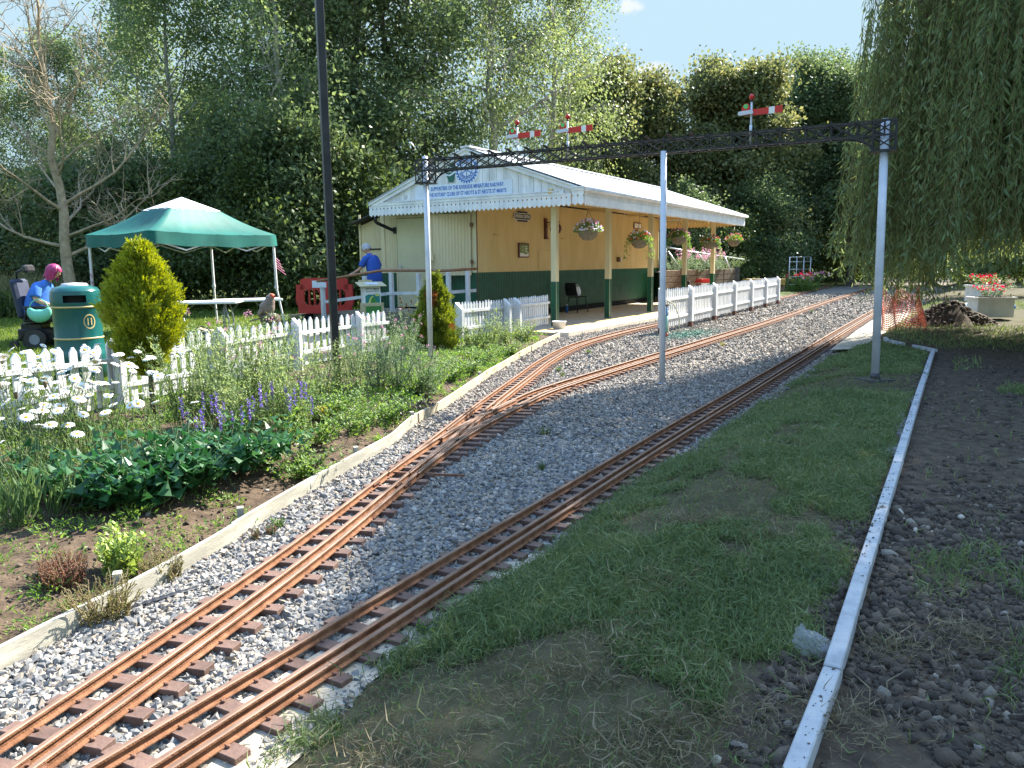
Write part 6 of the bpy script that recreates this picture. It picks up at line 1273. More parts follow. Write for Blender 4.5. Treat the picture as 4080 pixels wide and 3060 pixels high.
for px, py, r_, lab in ((1125, 2352, .1, 'strip of black tarry film half buried in the ballast near the timber edging'), (665, 2390, .13, 'second strip of black film nearer the camera in the ballast')):
    q = G(px, py, .012); b = MB(); pts_ = spline([(q.x-r_, q.y-r_*.8, .016), (q.x-.02, q.y, .024), (q.x+r_, q.y+r_*1.2, .016)], .01); vs = []
    for i, p in enumerate(pts_): w = .014*math.sin(math.pi*(i+.5)/len(pts_))+.003*math.sin(i*2.3); vs += [(p[0]-w, p[1]+w*.5, p[2]), (p[0], p[1], p[2]+.008+.003*math.sin(i*1.7)), (p[0]+w, p[1]-w*.5, p[2])]
    b.add(vs, [(3*i+a, 3*i+a+1, 3*i+a+4, 3*i+a+3) for i in range(len(pts_)-1) for a in (0, 1)], 0, True); o = b.build('black_film', CHB); tag(o, lab, 'film')
# ================= LITTER BIN =================
BING = mat('bin_green', (.006, .075, .07), (.01, .1, .092), .22, 3, .03, 50); GOLD = mat('gold_band', (.5, .35, .14), (.6, .45, .2), .45, 20)
t = thing('litter_bin', 'big dark green litter bin with gold bands standing behind the fence', 'litter bin', ((316-2040)/3100*9.3, 9.3, .1), .0)
prof = [(.295, 0), (.298, .3), (.30, .33), (.285, .36), (.272, .40), (.262, .46), (.262, .52)]
MB().lathe([(0, .0)]+prof, 40).build('base', BING, t); MB().lathe([(.262, .52), (.258, .53), (.258, .875), (.264, .89)], 40).build('body', BING, t)
MB().lathe([(.262, .512), (.266, .516), (.266, .528), (.262, .532)], 40).build('band', GOLD, t); MB().lathe([(.264, .882), (.268, .886), (.268, .898), (.264, .902)], 40).build('band', GOLD, t)
hd = MB(); n = 48; a0, a1 = -math.pi/2+.06, -math.pi/2+.98                  # hood ring with a real slot
zs_ = [.9, .935, .945, 1.03, 1.04, 1.075]; rr_ = [.264, .27, .27, .27, .268, .262]
vs = [(rr_[j]*math.cos(2*math.pi*k/n), rr_[j]*math.sin(2*math.pi*k/n), zs_[j]) for j in range(6) for k in range(n)]
ins = lambda k: any(a0 < (2*math.pi*(k+.5)/n+s) < a1 for s in (0, -2*math.pi))
hd.add(vs, [(j*n+k, j*n+(k+1) % n, (j+1)*n+(k+1) % n, (j+1)*n+k) for j in range(5) for k in range(n) if not (j == 2 and ins(k))], 0, True); hd.build('hood', BING, t)
MB().lathe([(.2, .93), (.2, 1.05)], 30).build('liner', DARK, t)
MB().lathe([(.262, 1.075), (.235, 1.115), (.15, 1.14)], 40).build('lid', BING, t); MB().lathe([(.15, 1.14), (.13, 1.165), (0, 1.175)], 30).build('stub_plate', mat('worn_plate', (.3, .3, .33), (.45, .45, .47), .5, 20), t)
ae = -math.pi/2+1.0; er, et = Vector((math.cos(ae), math.sin(ae), 0)), Vector((-math.sin(ae), math.cos(ae), 0)); b = MB()
vs = []
for k in range(24):
    for r in (.058, .07):
        x_, z_ = r*math.cos(k*math.pi/12), r*1.25*math.sin(k*math.pi/12); an = ae+x_/.26; vs.append((.2605*math.cos(an), .2605*math.sin(an), .72+z_))
b.add(vs, [(2*k, 2*k+1, (2*k+3) % 48, (2*k+2) % 48) for k in range(24)])
for w in (-.02, .02): an = ae+w/.26; b.box((.2605*math.cos(an), .2605*math.sin(an), .72), (.004, .012, .08), an)
b.build('emblem', GOLD, t)
# ================= GAZEBO =================
CAN = mat('gazebo_green', (.004, .085, .07), (.007, .12, .098), .6, 2, .12, 14, spec=.3); CAPW = mat('gazebo_white', (.66, .68, .74), (.78, .8, .83), .6, 4, .1, 20); TUBE = mat('gazebo_frame', (.5, .5, .5), (.65, .65, .64), .45, 8)
gF, gR, gL = Vector((-6.29, 13.8, 0)), Vector((-4.89, 16.5, 0)), Vector((-8.2, 15.3, 0)); gB = gR+gL-gF; gC = (gR+gL)/2
t = thing('gazebo', 'green pop up gazebo with a white peaked cap on the lawn', 'gazebo', (gC.x, gC.y, 0)); cs = [gF-gC, gR-gC, gB-gC, gL-gC]
ZE, ZV, ZP = 2.09, 1.86, 2.83; b = MB(); nE, nS = 16, 8; vs = []
def side_pt(i, u): return cs[i]+(cs[(i+1) % 4]-cs[i])*u
for j in range(nS+1):
    s = j/nS
    for i in range(4):
        for k in range(nE):
            u = k/nE; p = side_pt(i, u); sag = -.10*math.sin(math.pi*u)*math.sin(math.pi*s)*(1-.2*s)-.035*math.sin(math.pi*u)*(1-s); q = p*(1-s*.62); vs.append((q.x, q.y, ZE+(2.58-ZE)*s+.07*math.sin(math.pi*s)*(-1)*(.6)+sag+.006*math.sin(u*40+i)))
N4 = 4*nE; b.add(vs, [(j*N4+k, j*N4+(k+1) % N4, (j+1)*N4+(k+1) % N4, (j+1)*N4+k) for j in range(nS) for k in range(N4)], 0, True)
vv = []
for j in range(4):
    for i in range(4):
        for k in range(nE):
            u = k/nE; p = side_pt(i, u)*(1.004+.012*math.sin(u*23+i*2)*j/3); vv.append((p.x, p.y, ZE-.035*math.sin(math.pi*u)-(ZE-ZV)*j/3+.012*math.sin(u*17+i)*j/3))
b.add(vv, [((j+1)*N4+k, (j+1)*N4+(k+1) % N4, j*N4+(k+1) % N4, j*N4+k) for j in range(3) for k in range(N4)], 0, True); b.build('canopy', CAN, t)
b = MB(); vs = []
for j in range(5):
    s = j/4
    for i in range(4):
        for k in range(nE): p = side_pt(i, k/nE)*(.405*(1-s)+.004); vs.append((p.x, p.y, 2.565+(ZP-2.565)*s-.03*math.sin(math.pi*k/nE)*(1-s)))
b.add(vs, [(j*N4+k, j*N4+(k+1) % N4, (j+1)*N4+(k+1) % N4, (j+1)*N4+k) for j in range(4) for k in range(N4)], 0, True); b.build('cap', CAPW, t)
for i, c in enumerate(cs):
    k = 1.0-.03; tilt = 1.06 if i == 1 else 1.02; b = MB(); b.bar((c.x*tilt, c.y*tilt, .1), (c.x*k, c.y*k, 1.1), .032); b.bar((c.x*k*1.01, c.y*k*1.01, .95), (c.x*k, c.y*k, ZE-.03), .042); b.box((c.x*k*1.006, c.y*k*1.006, 1.02), (.06, .06, .06)); b.build('leg', TUBE, t)
b = MB()
for i in range(4):
    p, q = cs[i]*.96, cs[(i+1) % 4]*.96; m4 = 4
    for k in range(m4): a_, c_ = p+(q-p)*(k/m4), p+(q-p)*((k+1)/m4); za, zb = (1.94, 1.76) if k % 2 == 0 else (1.76, 1.94); b.bar((a_.x, a_.y, za), (c_.x, c_.y, zb), .014, .024); b.bar((a_.x, a_.y, zb+.12), (c_.x, c_.y, za+.12), .014, .024)
b.build('truss', TUBE, t)
b = MB(); c = cs[1]*.98
for k in range(5): b.bar((c.x+.02, c.y-.02, 1.62-.05*k), (c.x+.1+.03*k, c.y-.03, 1.55-.07*k), .02, .006)
b.build('ribbon', PINK, t); b = MB(); c = cs[3]*.98
for k in range(4): b.bar((c.x, c.y-.03, 1.35-.14*k), (c.x+.05+.06*(k == 2), c.y-.04, 1.24-.14*k), .02, .006)
b.build('ribbon', PINK, t)
# folding tables
TBL = mat('table_white', (.7, .71, .74), (.78, .79, .8), .5, 8); LEGM = mat('grey_leg', (.16, .17, .19), (.25, .26, .28), .45, 12)
def table(lab, L0, L1, zt, dep):
    d = (L1-L0); ln = d.length; rz = math.atan2(d.y, d.x); c = (L0+L1)/2; t = thing('folding_table', lab, 'table', (c.x, c.y, .12), rz, 'folding tables under the gazebo'); h = zt-.12; b = MB(); b.box((0, dep/2, h-.022), (ln, dep, .045)); b.build('table_top', TBL, t, bevel=.01)
    for s in (-1, 1):
        for w in (.12, dep-.12): MB().tube(spline([(s*(ln/2-.22), w, h-.05), (s*(ln/2-.17), w, h*.55), (s*(ln/2-.17), w, 0)], .06), .014, 6).build('leg', LEGM, t)
        MB().tube([(s*(ln/2-.17), .12, h*.4), (s*(ln/2-.17), dep-.12, h*.4)], .011, 6).build('stretcher', LEGM, t); MB().tube([(s*(ln/2-.19), dep/2, h*.55), (s*.12, dep/2, h-.05)], .011, 6).build('brace', LEGM, t)
table('white folding table in front, left of the other table', Vector(((668-2040)/3100*13.9, 13.6, 0)), Vector(((945-2040)/3100*13.7, 13.75, 0)), .845, .6)
table('white folding table behind, reaching towards the bird statue', Vector(((872-2040)/3100*14.6, 14.5, 0)), Vector(((1129-2040)/3100*14.9, 15.0, 0)), .835, .6)
q = Vector(((712-2040)/3100*14.4, 14.4, .12)); t = thing('stool', 'black round stool half hidden by the front conifer', 'stool', q); MB().lathe([(0, .44), (.17, .45), (.18, .48), (.15, .5), (0, .505)], 20).build('seat', CHB, t)
for k in range(4): a = .5+k*math.pi/2; MB().tube([(.1*math.cos(a), .1*math.sin(a), .44), (.2*math.cos(a), .2*math.sin(a), 0)], .012, 6).build('leg', TUBE, t)
BAGB = mat('black_cloth', (.012, .012, .015), (.03, .03, .035), .8, 18, .5)
def bag(lab, loc, w, d, h, mt):
    t = thing('bag', lab, 'bag', loc); b = MB(); b.lathe([(.01, 0), (.9, .01), (1, .25), (.92, .6), (.75, .9), (.5, 1), (0, .96)], 22); b.v = [(x*w*(1+.12*math.sin(3*math.atan2(y, x)+5*z)), y*d*(1+.1*math.cos(5*math.atan2(y, x))), z*h*(1+.06*math.sin(4*math.atan2(y, x)))) for x, y, z in b.v]; b.build('body', mt, t); MB().tube(spline([(-w*.5, 0, h*.9), (-w*.3, .02, h*1.25), (w*.3, .02, h*1.2), (w*.5, 0, h*.9)], .04), .012, 6).build('handle', mt, t)
bag('large black bag on the lawn under the front folding table', Vector(((808-2040)/3100*13.1, 13.1, .11)), .23, .15, .27, BAGB); bag('small black bag on the lawn by the stool', Vector(((718-2040)/3100*12.6, 12.6, .11)), .1, .09, .18, BAGB)
q = Vector(((818-2040)/3100*13.05, 13.05, .38)); vv, f = lumps(np.array([[0, 0, 0.], [.11, 0, .01], [-.1, .02, .02]]), np.array([.07, .06, .065]), IC, .5, .2); o = link('scarf', npmesh('scarf', vv, f, True), mat('tan_cloth', (.45, .33, .2), (.6, .48, .34), .9, 20, .4), loc=q); tag(o, 'tan scarf heaped on the large black bag', 'scarf')
# ================= BIRD STATUE ON A TUB =================
q = Vector(((1082-2040)/3100*12.2, 12.2, .1)); t = thing('green_tub', 'green round tub standing behind the fence under the bird statue', 'tub', q); MB().lathe([(0, 0), (.125, 0), (.145, .46), (.152, .48), (.14, .48)], 28).build('body', mat('tub_green', (.01, .2, .075), (.015, .25, .1), .35, 6), t); MB().lathe([(.15, .44), (.155, .5), (.15, .57), (.12, .6), (0, .6)], 24).build('lid', mat('tub_lid', (.04, .028, .02), (.08, .055, .04), .9, 25, .6), t)
BRD_ = mat('carved_feathers', (.16, .11, .09), (.27, .2, .16), .85, 14, .7, 60, stretch=(1, 1, 3)); t = thing('bird_statue', 'brown carved robin statue with red breast perched on the green tub', 'statue', q+Vector((0, 0, .6)), -.25)
P = [(-.2, 0, -.03), (-.14, 0, .02), (-.085, 0, .06), (-.03, 0, .12), (.0, 0, .18), (.012, 0, .225), (.02, 0, .265), (.025, 0, .30), (.025, 0, .335)]; b = MB(); b.tube(spline(P, .012), np.interp(np.linspace(0, 1, len(spline(P, .012))), np.linspace(0, 1, 9), [.02, .045, .085, .118, .116, .09, .074, .068, .012]), 18); b.build('body', BRD_, t)
for s in (-1, 1):
    b = MB(); vs = []
    for i in range(10):
        u = i/9
        for k in range(6): w = (k/5-.5)*(.15*math.sin(math.pi*min(1, .15+u*.85))**.6); vs.append((.03-.2*u+.35*w*.3, s*(.105+.022*math.sin(math.pi*u)-.012*abs(w)*8), .17-.17*u+w*.8))
    vs += [(x, y-s*.015, z) for x, y, z in vs]; fs = [(i*6+k, (i+1)*6+k, (i+1)*6+k+1, i*6+k+1) for i in range(9) for k in range(5)]; b.add(vs, fs+[tuple(60+j for j in f_) for f_ in fs], 0, True); b.build('wing', BRD_, t)
b = MB(); b.prism([(-.36, -.03), (-.36, .03), (-.15, .05), (-.15, -.05)], (0, 0, -.03), (1, 0, .25), (0, 1, 0), (0, 0, .02)); b.build('tail', BRD_, t)
MB().tube([(.085, 0, .285), (.135, 0, .27)], [.014, .001], 8).build('beak', DKRED, t); MB().sphere((.055, 0, .275), .045, 14, 0, (.9, 1.05, 1.1)).build('breast', mat('robin_red', (.5, .06, .02), (.6, .1, .03), .7, 20), t)
for s in (-1, 1): MB().sphere((.065, s*.052, .305), .009, 8).build('eye', BLK, t); MB().tube([(.0, s*.04, .06), (.02, s*.045, .0), (.07, s*.05, .003)], .009, 6).build('foot', SW2, t)
# ================= RED BARRIER =================
BARR = mat('barrier_red', (.42, .02, .018), (.5, .035, .03), .42, 4, .08); p0, p1 = AT(1192, 1236, 19.2), AT(1404, 1240, 18.9); q = (p0+p1)/2; d = p1-p0
t = thing('plastic_barrier', 'red plastic pedestrian barrier at the foot of the station ramp', 'barrier', (q.x, q.y, .1), math.atan2(d.y, d.x)); Wb = d.length; b = MB(); hb = 1.06
def bx(x0, x1, z0, z1, th=.06): b.box(((x0+x1)/2, 0, (z0+z1)/2), (x1-x0, th, z1-z0))
bx(-Wb/2+.08, Wb/2-.08, .78, 1.02); bx(-Wb/2, Wb/2, .2, .40); bx(-Wb/2-.04, -Wb/2+.16, .40, .9); bx(Wb/2-.16, Wb/2+.04, .40, .9); bx(-.13, .13, .40, .78)
for s in (-1, 1):
    bx(s*Wb/2-.04 if s > 0 else s*Wb/2-.06, s*Wb/2+.06 if s > 0 else s*Wb/2+.04, .48, .62, .05); c = s*(.13+(Wb/2-.16))/2; wd_ = (Wb/2-.29)
    for k in (-.17, .17): bx(c+k*wd_-.018, c+k*wd_+.018, .4, .78, .05)
    for ex in (c-wd_/2, c+wd_/2):
        sg = 1 if ex < c else -1
        for zc_, sz_ in ((.40, 1), (.78, -1)): b.prism([(0, 0), (.08*sg, 0), (.03*sg, .03*sz_), (0, .08*sz_)], (ex, -.0295, zc_), (1, 0, 0), (0, 0, 1), (0, .059, 0))
b.prism([(-Wb/2+.08, 1.02), (Wb/2-.08, 1.02), (Wb/2-.2, 1.06), (-Wb/2+.2, 1.06)], (0, -.03, 0), (1, 0, 0), (0, 0, 1), (0, .06, 0)); b.build('panel', BARR, t)
for s in (-1, 1): MB().box((s*Wb*.32, 0, .1), (.09, .55, .2)).build('foot', BLK, t)
MB().box((-Wb*.12, -.034, .91), (.27, .008, .17)).build('reflector', SIGNW, t)
# ================= LEAFLET STAND =================
CRB = mat('cream_board', (.5, .43, .24), (.58, .5, .3), .6, 3, .1); q = AT(1483, 1290, 17.2); t = thing('leaflet_stand', 'cream and white leaflet stand lettered visit St Neots in front of the ramp', 'leaflet stand', (q.x, q.y, .12), .42)
MB().box((0, 0, .26), (.42, .36, .5)).build('lower_box', CRB, t); b = MB(); b.box((0, -.181, .48), (.46, .02, .07)); b.box((-.21, -.181, .25), (.03, .02, .5)); b.box((.21, -.181, .25), (.03, .02, .5)); b.build('rim', CRB, t)
MB().box((0, 0, .68), (.36, .26, .4)).build('upper_box', SW2, t); b = MB(); b.add([(-.3, -.22, .87), (.3, -.22, .87), (.3, .22, .95), (-.3, .22, .95), (-.3, -.22, .885), (.3, -.22, .885), (.3, .22, .965), (-.3, .22, .965)], [(0, 1, 2, 3), (7, 6, 5, 4), (0, 4, 5, 1), (1, 5, 6, 2), (2, 6, 7, 3), (3, 7, 4, 0)]); b.build('roof_board', CRB, t)
MB().box((.02, 0, .945), (.28, .2, .004), mat4=Matrix.Translation((.02, 0, .932)) @ Matrix.Rotation(.18, 4, 'X')).build('leaflet', SIGNW, t)
for k in range(5): MB().box((-.19, -.1+.05*k, .68), (.018, .02, .38)).build('slat', SW2, t)
y_ = -.1325; text('lettering', 'VISIT ST. NEOTS', .052, BLK, t, (0, y_, .815), (1, 0, 0), (0, 0, 1), .001, sx=.8, bold=.001); text('lettering', 'HOME OF THE BRIG', .03, BLK, t, (0, y_, .765), (1, 0, 0), (0, 0, 1), .001, sx=.8)
PGN = mat('picture_green', (.05, .22, .04), rough=.5); PYE = mat('picture_yellow', (.6, .6, .15), rough=.5); PTE = mat('picture_teal', (.02, .2, .17), rough=.5)
b = MB(); P3(b, [(-.16, .5), (.16, .5), (.16, .70), (.1, .715), (.0, .69), (-.08, .7), (-.16, .67)], y_, .002); P3(b, [(-.14, .76), (-.115, .755), (-.115, .775), (-.14, .78)], y_, .002); P3(b, [(.115, .755), (.14, .76), (.14, .78), (.115, .775)], y_, .002); b.build('picture', PTE, t)
b = MB(); P3(b, [(-.05, .5), (.1, .5), (.06, .6), (.0, .655), (-.05, .6)], y_-.002, .002); b.build('picture', PGN, t); b = MB(); P3(b, [(-.1, .5), (-.06, .5), (-.03, .61), (.02, .655), (.0, .668), (-.06, .62)], y_-.004, .002); P3(b, [(.06, .66), (.15, .66), (.15, .71), (.06, .7)], y_-.003, .001); b.build('picture', PYE, t)
b = MB(); P3(b, [(-.17, .02), (.17, .02), (.17, .44), (-.17, .44)], -.186, .002); b.build('picture', PGN, t); b = MB(); P3(b, [(-.17, .02), (-.02, .02), (.17, .2), (.17, .3), (-.05, .16), (-.14, .3), (-.17, .3)], -.189, .002); b.build('picture', SIGNW, t)
q = AT(1455, 1122, 17.95); t = thing('wooden_bracket', 'cream wooden crosspiece fixed to the ramp post above the leaflet stand', 'bracket', (q.x, q.y, q.z)); b = MB(); b.box((0, 0, 0), (.31, .06, .075)); b.box((.05, -.01, -.06), (.1, .05, .2)); b.build('crosspiece', CRB, t)
# ================= PEOPLE =================
SKIN = mat('skin', (.5, .28, .19), (.58, .34, .24), .55, 8); SHIRT = mat('blue_polo', (.02, .075, .34), (.03, .1, .42), .85, 5, .35, 25); NAVY = mat('navy_trousers', (.012, .014, .035), (.025, .028, .06), .85, 6, .3, 20); GREYH = mat('grey_hair', (.25, .25, .27), (.55, .55, .57), .7, 50, .8, 90, stretch=(1, 1, .3)); PINKH = mat('magenta_hair', (.22, .008, .07), (.45, .03, .16), .45, 40, .7, 90, stretch=(1, 1, .15)); SHOE = mat('dark_shoe', (.02, .02, .02), (.05, .05, .05), .5, 10)
def skin(name, V, E, mt, parent, sub=2, smooth=True):
    """one continuous surface grown round a jointed skeleton; V = {joint: (x, y, z, rx, ry)}"""
    ks = list(V); me = bpy.data.meshes.new(name); me.from_pydata([V[k][:3] for k in ks], [(ks.index(a), ks.index(c)) for a, c in E], []); o = bpy.data.objects.new(name, me); COL.objects.link(o)
    md = o.modifiers.new('s', 'SKIN'); md.use_smooth_shade = True
    for i, k in enumerate(ks): me.skin_vertices[0].data[i].radius = (V[k][3], V[k][4] if len(V[k]) > 4 else V[k][3]); me.skin_vertices[0].data[i].use_root = i == 0
    md = o.modifiers.new('u', 'SUBSURF'); md.levels = md.render_levels = sub
    dg = bpy.context.evaluated_depsgraph_get(); m2 = bpy.data.meshes.new_from_object(o.evaluated_get(dg)); bpy.data.objects.remove(o); m2.materials.clear(); m2.polygons.foreach_set('use_smooth', [True]*len(m2.polygons)); return link(name, m2, mt, parent)
def hand(V, E, w, k, d, up, s=1., curl=.35):
    """palm and five bent fingers of unequal length from wrist joint k, pointing along d"""
    d = Vector(d).normalized(); up = Vector(up); sd = d.cross(up).normalized(); up = sd.cross(d); p = Vector(V[k][:3]); c = p+d*.05*s
    V[k+'palm'] = (*c, .026*s, .016*s); E.append((k, k+'palm'))
    for i, (o, l) in enumerate(((-.027, .062), (-.009, .075), (.009, .078), (.027, .068))):
        a = c+sd*o*s+d*.045*s; m_ = a+d*l*.55*s-up*.012*s; e = m_+d*l*.45*s*(1-curl)-up*l*.45*s*curl*1.3
        for nm, q, r in (('a', a, .0085), ('b', m_, .008), ('c', e, .0065)): V[k+nm+str(i)] = (*q, r*s, r*s)
        E += [(k+'palm', k+'a'+str(i)), (k+'a'+str(i), k+'b'+str(i)), (k+'b'+str(i), k+'c'+str(i))]
    a = c-sd*w*.03*s-d*.01*s; e = a-sd*w*.018*s+d*.03*s; e2 = e+d*.026*s+sd*w*.006*s
    V[k+'t0'], V[k+'t1'], V[k+'t2'] = (*a, .011*s, .011*s), (*e, .0095*s, .0095*s), (*e2, .008*s, .008*s); E += [(k+'palm', k+'t0'), (k+'t0', k+'t1'), (k+'t1', k+'t2')]
def head(b_parent, c, f, tilt, r, hair, hm, style):
    """face on a shaped skull: brow, eyes, nose, mouth, ears; hair as a shell"""
    c = Vector(c); M = Matrix.Translation(c) @ Matrix.Rotation(f, 4, 'Z') @ Matrix.Rotation(tilt, 4, 'Y'); b = MB(); n = 20; k = 15; vs = []
    for i in range(k):
        t_ = math.pi*i/(k-1); z = math.cos(t_)*r*1.22
        for j in range(n):
            a = 2*math.pi*j/n; rr = math.sin(t_)*r; x, y = rr*math.cos(a)*1.06, rr*math.sin(a)*.84
            fr = max(0, math.cos(a))**3
            if z < -.2*r: x *= .93-.1*(-z/r-.2); y *= .9-.16*(-z/r-.2)
            if fr > .5: x += r*.22*math.exp(-((z+.12*r)/(.24*r))**2)*max(0, math.cos(a))**24; x -= r*.07*math.exp(-((z-.15*r)/(.16*r))**2)*(1 if abs(abs(a if a < math.pi else a-2*math.pi)-.38) < .2 else 0); x += r*.05*math.exp(-((z+.62*r)/(.1*r))**2)*fr
            vs.append(M @ Vector((x, y, z)))
    b.add(vs, [(i*n+j, (i+1)*n+j, (i+1)*n+(j+1) % n, i*n+(j+1) % n) for i in range(k-1) for j in range(n)], 0, True)
    for s in (-1, 1): b.sphere(M @ Vector((-.05*r, s*.84*r, -.05*r)), r*.2, 8, 0, (.6, .45, 1.2))
    hd_ = b.build('head', SKIN, b_parent)
    for s in (-1, 1): MB().sphere(M @ Vector((r*.93, s*r*.33, r*.13)), r*.1, 8, 0, (.6, 1, .6)).build('eye', BLK, hd_)
    MB().bar(M @ Vector((r*.98, -r*.22, -r*.66)), M @ Vector((r*.98, r*.22, -r*.66)), r*.05, r*.08).build('mouth', DKRED, hd_)
    h = MB(); vs = []; n2, k2 = 30, 16
    for i in range(k2):
        q = i/(k2-1)
        for j in range(n2):
            a = 2*math.pi*j/n2; fa = math.cos(a); low = (-.35 if fa < .25 else (.42 if fa > .62 else .42-(.62-fa)/.37*.77)) if style == 'short' else (-1.0 if fa < .7 else .45)
            zmax = 1.3; t_ = q*math.acos(max(-1, min(1, max(low, -1)/zmax))); z = math.cos(t_)*zmax*r; rr = math.sin(t_)*r*1.12 if z > -.1*r or style == 'short' else r*1.12
            if style != 'short' and fa < .7 and q > .45: z = .35*r-(q-.45)/.55*r*(1.75-.25*math.sin(a*5)); rr = r*(1.13-.1*(q-.45))
            w = 1+.05*math.sin(a*9+q*7)+.04*math.sin(a*17+3*q); vs.append(M @ Vector((rr*w*math.cos(a)*1.1-.03*r, rr*w*math.sin(a)*.92, z+.03*r*math.sin(a*11))))
    h.add(vs, [(i*n2+j, (i+1)*n2+j, (i+1)*n2+(j+1) % n2, i*n2+(j+1) % n2) for i in range(k2-1) for j in range(n2)], 0, True); h.build('hair', hm, b_parent); return M
def loft(b, rings, n=22):
    vs = []
    for c, rx, ry, rz in rings:
        for j in range(n): a = 2*math.pi*j/n; x, y = rx*math.cos(a), ry*math.sin(a); vs.append((c[0]+x*math.cos(rz)-y*math.sin(rz), c[1]+x*math.sin(rz)+y*math.cos(rz), c[2]+.2*0))
    k = len(rings); b.add(vs, [(i*n+j, i*n+(j+1) % n, (i+1)*n+(j+1) % n, (i+1)*n+j) for i in range(k-1) for j in range(n)]+[tuple(range(n))[::-1], tuple(range((k-1)*n, k*n))], 0, True); return b
# standing person at the ramp rail: x forward, y to the body's left
q = AT(1492, 1100, 18.6); t = thing('person', 'grey haired person in a blue polo shirt standing at the ramp rail', 'person', (q.x, q.y, .27), math.radians(152))
V = {'pel': (0, 0, .88, .13, .11), 'sp': (.02, 0, 1.08, .12, .1), 'ch': (.07, 0, 1.28, .12, .1), 'nk': (.13, 0, 1.43, .055, .055), 'hd': (.165, 0, 1.50, .055, .055)}; E = [('pel', 'sp'), ('sp', 'ch'), ('ch', 'nk'), ('nk', 'hd')]
for s, nm in ((1, 'l'), (-1, 'r')):
    V[nm+'sh'] = (.09, s*.17, 1.35, .055, .055); V[nm+'el'] = (.2 if s > 0 else .06, s*.255, 1.10, .042, .042); V[nm+'wr'] = (.43 if s > 0 else .22, s*(.27 if s > 0 else .2), .99 if s > 0 else .93, .028, .024); V[nm+'hip'] = (0, s*.09, .82, .09, .09); V[nm+'kn'] = (.02, s*.1, .45, .062, .062); V[nm+'an'] = (-.02, s*.1, .08, .04, .04); V[nm+'to'] = (.13, s*.11, .035, .035, .028)
    E += [('ch', nm+'sh'), (nm+'sh', nm+'el'), (nm+'el', nm+'wr'), ('pel', nm+'hip'), (nm+'hip', nm+'kn'), (nm+'kn', nm+'an'), (nm+'an', nm+'to')]; hand(V, E, -s, nm+'wr', (.9, .1*s, -.25), (.25, 0, .95))
skin('body', V, E, SKIN, t)
b = loft(MB(), [((-.0, 0, .74), .165, .215, 0), ((-.01, 0, .84), .17, .22, 0), ((.0, 0, 1.0), .155, .2, 0), ((.03, 0, 1.18), .15, .205, 0), ((.065, 0, 1.31), .14, .205, 0), ((.09, 0, 1.38), .105, .16, 0), ((.115, 0, 1.42), .068, .075, 0), ((.125, 0, 1.46), .062, .066, 0)])
for s in (1, -1): e = V[('l' if s > 0 else 'r')+'el']; b.tube(spline([(.075, s*.10, 1.345), (.09, s*.185, 1.33), (.09+(e[0]-.09)*.5, s*.235, 1.22), (e[0]*.93, s*.26, 1.13)], .03), .078, 14)
b.build('shirt', SHIRT, t); b = MB()
for s in (1, -1): b.tube([(0, s*.085, .87), (.0, s*.095, .75), (.02, s*.1, .47), (-.01, s*.1, .09)], [.125, .115, .085, .08], 14)
b.build('trousers', NAVY, t); b = MB()
for s in (1, -1): b.tube([(-.07, s*.1, .04), (.03, s*.1, .045), (.17, s*.115, .03)], [.045, .048, .03], 10)
b.build('shoes', SHOE, t); head(t, (.215, 0, 1.565), .15, .38, .098, None, GREYH, 'short')
MB().tube([(.41, .255, .99), (.415, .285, .985)], .034, 12).build('watch', STEEL, t)
# power wheelchair with its rider
q = Vector(((172-2040)/3100*13.2, 13.2, .115)); RZW = .12; t = thing('power_wheelchair', 'black power wheelchair with headrest parked on the lawn beside the litter bin', 'wheelchair', q, RZW)
b = MB(); b.box((0, 0, .24), (.62, .4, .2)); b.box((-.1, 0, .37), (.34, .34, .12)); b.build('base', BLK, t, bevel=.02); MB().box((.05, 0, .5), (.5, .48, .1)).build('seat', BAGB, t, bevel=.03)
b = MB(); M = Matrix.Translation((-.26, 0, .84)) @ Matrix.Rotation(-.14, 4, 'Y'); b.box(0, (.12, .46, .66), mat4=M); b.build('backrest', mat('navy_cushion', (.012, .018, .04), (.025, .035, .07), .7, 8), t, bevel=.04)
b = MB(); b.tube([(-.32, 0, 1.1), (-.32, 0, 1.28), (-.2, 0, 1.33)], .018, 8); hr = b.build('headrest_post', BLK, t); b = MB(); M = Matrix.Translation((-.12, 0, 1.335)) @ Matrix.Rotation(-.2, 4, 'Y'); b.box(0, (.09, .3, .13), mat4=M); b.build('headrest', CHB, t, bevel=.03)
for s in (-1, 1):
    MB().box((.05, s*.28, .70), (.36, .06, .05)).build('armrest', CHB, t, bevel=.01); MB().tube([(-.1, s*.28, .68), (-.12, s*.27, .5)], .018, 8).build('armrest_post', BLK, t)
    w = MB(); w.tube([(0, s*.22, .17), (0, s*.31, .17)], .17, 26); wh = w.build('drive_wheel', CHB, t); w = MB(); w.tube([(0, s*.205, .17), (0, s*.318, .17)], .085, 16); w.build('hub', LEGM, wh)
    for x_ in (-.36, .34): MB().tube([(x_, s*.2, .075), (x_, s*.25, .075)], .075, 16).build('caster', CHB, t); MB().bar((x_, s*.225, .08), (x_*.6, s*.2, .26), .03).build('caster_fork', BLK, t)
b = MB(); b.box((.42, 0, .16), (.24, .34, .025)); b.build('footplate', BLK, t)
t2 = thing('person', 'seated person with magenta hair and blue shirt in the power wheelchair', 'person', q, RZW)
V = {'pel': (-.05, 0, .63, .15, .13), 'sp': (-.02, 0, .82, .13, .12), 'ch': (.06, 0, 1.0, .12, .11), 'nk': (.17, 0, 1.14, .055, .055), 'hd': (.22, 0, 1.21, .055, .055)}; E = [('pel', 'sp'), ('sp', 'ch'), ('ch', 'nk'), ('nk', 'hd')]
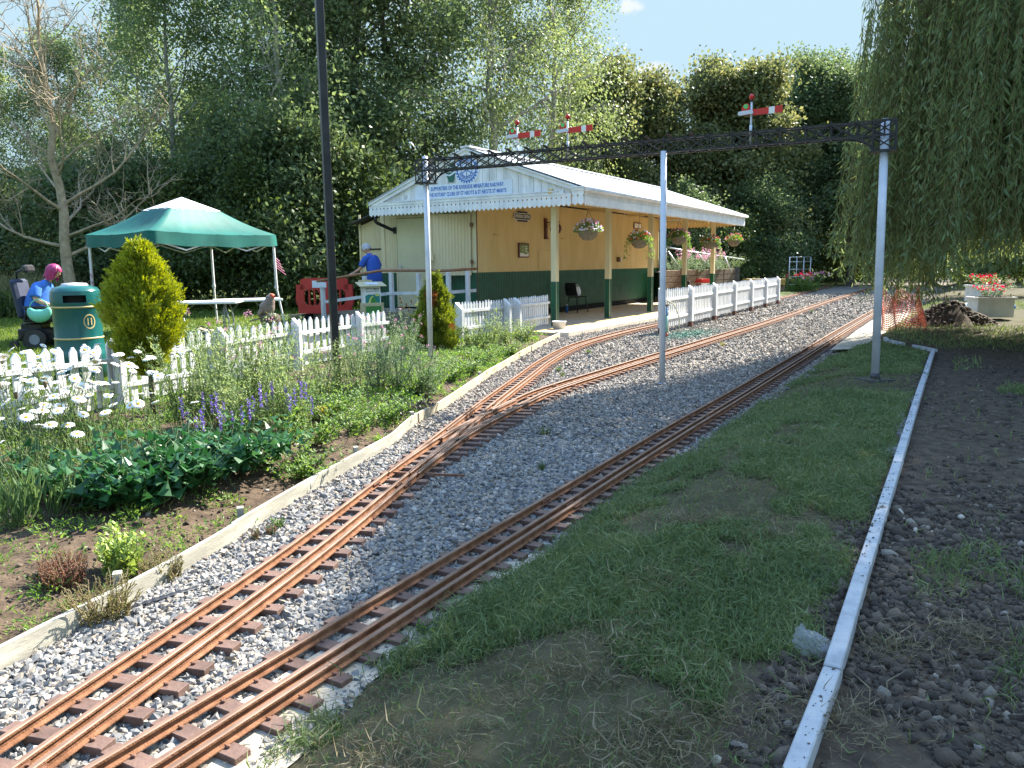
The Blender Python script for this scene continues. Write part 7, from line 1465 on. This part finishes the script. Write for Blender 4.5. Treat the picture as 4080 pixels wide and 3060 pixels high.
for s, nm in ((1, 'l'), (-1, 'r')):
    V[nm+'sh'] = (.07, s*.19, 1.06, .06, .06); V[nm+'el'] = (.06, s*.27, .83, .05, .05); V[nm+'wr'] = (.28, s*.22, .72, .03, .026); V[nm+'hip'] = (.04, s*.1, .6, .1, .1); V[nm+'kn'] = (.42, s*.12, .58, .07, .07); V[nm+'an'] = (.44, s*.1, .22, .042, .042); V[nm+'to'] = (.56, s*.11, .19, .035, .03)
    E += [('ch', nm+'sh'), (nm+'sh', nm+'el'), (nm+'el', nm+'wr'), ('pel', nm+'hip'), (nm+'hip', nm+'kn'), (nm+'kn', nm+'an'), (nm+'an', nm+'to')]; hand(V, E, -s, nm+'wr', (.9, -.2*s, -.2), (.2, 0, .95))
skin('body', V, E, SKIN, t2); b = loft(MB(), [((-.07, 0, .56), .19, .24, 0), ((-.04, 0, .7), .2, .25, 0), ((-.01, 0, .85), .18, .23, 0), ((.04, 0, .99), .16, .22, 0), ((.08, 0, 1.07), .125, .18, 0), ((.13, 0, 1.12), .08, .09, 0), ((.155, 0, 1.15), .066, .07, 0)])
for s in (1, -1): b.tube(spline([(.06, s*.1, 1.04), (.07, s*.2, 1.02), (.065, s*.25, .93), (.06, s*.27, .865)], .03), .085, 14)
b.build('shirt', mat('bright_blue_polo', (.025, .12, .46), (.04, .17, .55), .85, 5, .35, 25), t2); b = MB()
for s in (1, -1): b.tube(spline([(-.08, s*.09, .62), (.2, s*.11, .61), (.42, s*.12, .57), (.46, s*.11, .42), (.44, s*.1, .24)], .05), .095, 14)
b.build('trousers', NAVY, t2); b = MB()
for s in (1, -1): b.tube([(.38, s*.1, .2), (.48, s*.105, .205), (.6, s*.115, .19)], [.045, .048, .03], 10)
b.build('shoes', SHOE, t2); head(t2, (.275, 0, 1.285), -.1, .42, .1, None, PINKH, 'bob')
MT = mat('mint_bag', (.12, .42, .3), (.16, .5, .36), .5, 4); q3 = AT(156, 1238, 12.85); t = thing('crescent_bag', 'mint green crescent shaped bag hanging on the side of the wheelchair', 'bag', q3, .1); a = np.linspace(math.pi*1.02, math.pi*1.98, 15); b = MB(); b.tube([(.15*math.cos(x), 0, .06+.15*math.sin(x)) for x in a], [.025+.085*math.sin(math.pi*k/14)**.8 for k in range(15)], 14); b.v = [(x, y*.6, z) for x, y, z in b.v]; b.build('body', MT, t)
b = MB(); b.tube(spline([(-.15, 0, .05), (-.1, 0, .14), (.0, .02, .19), (.1, 0, .15), (.15, 0, .05)], .02), .009, 6); b.build('strap', MT, t)
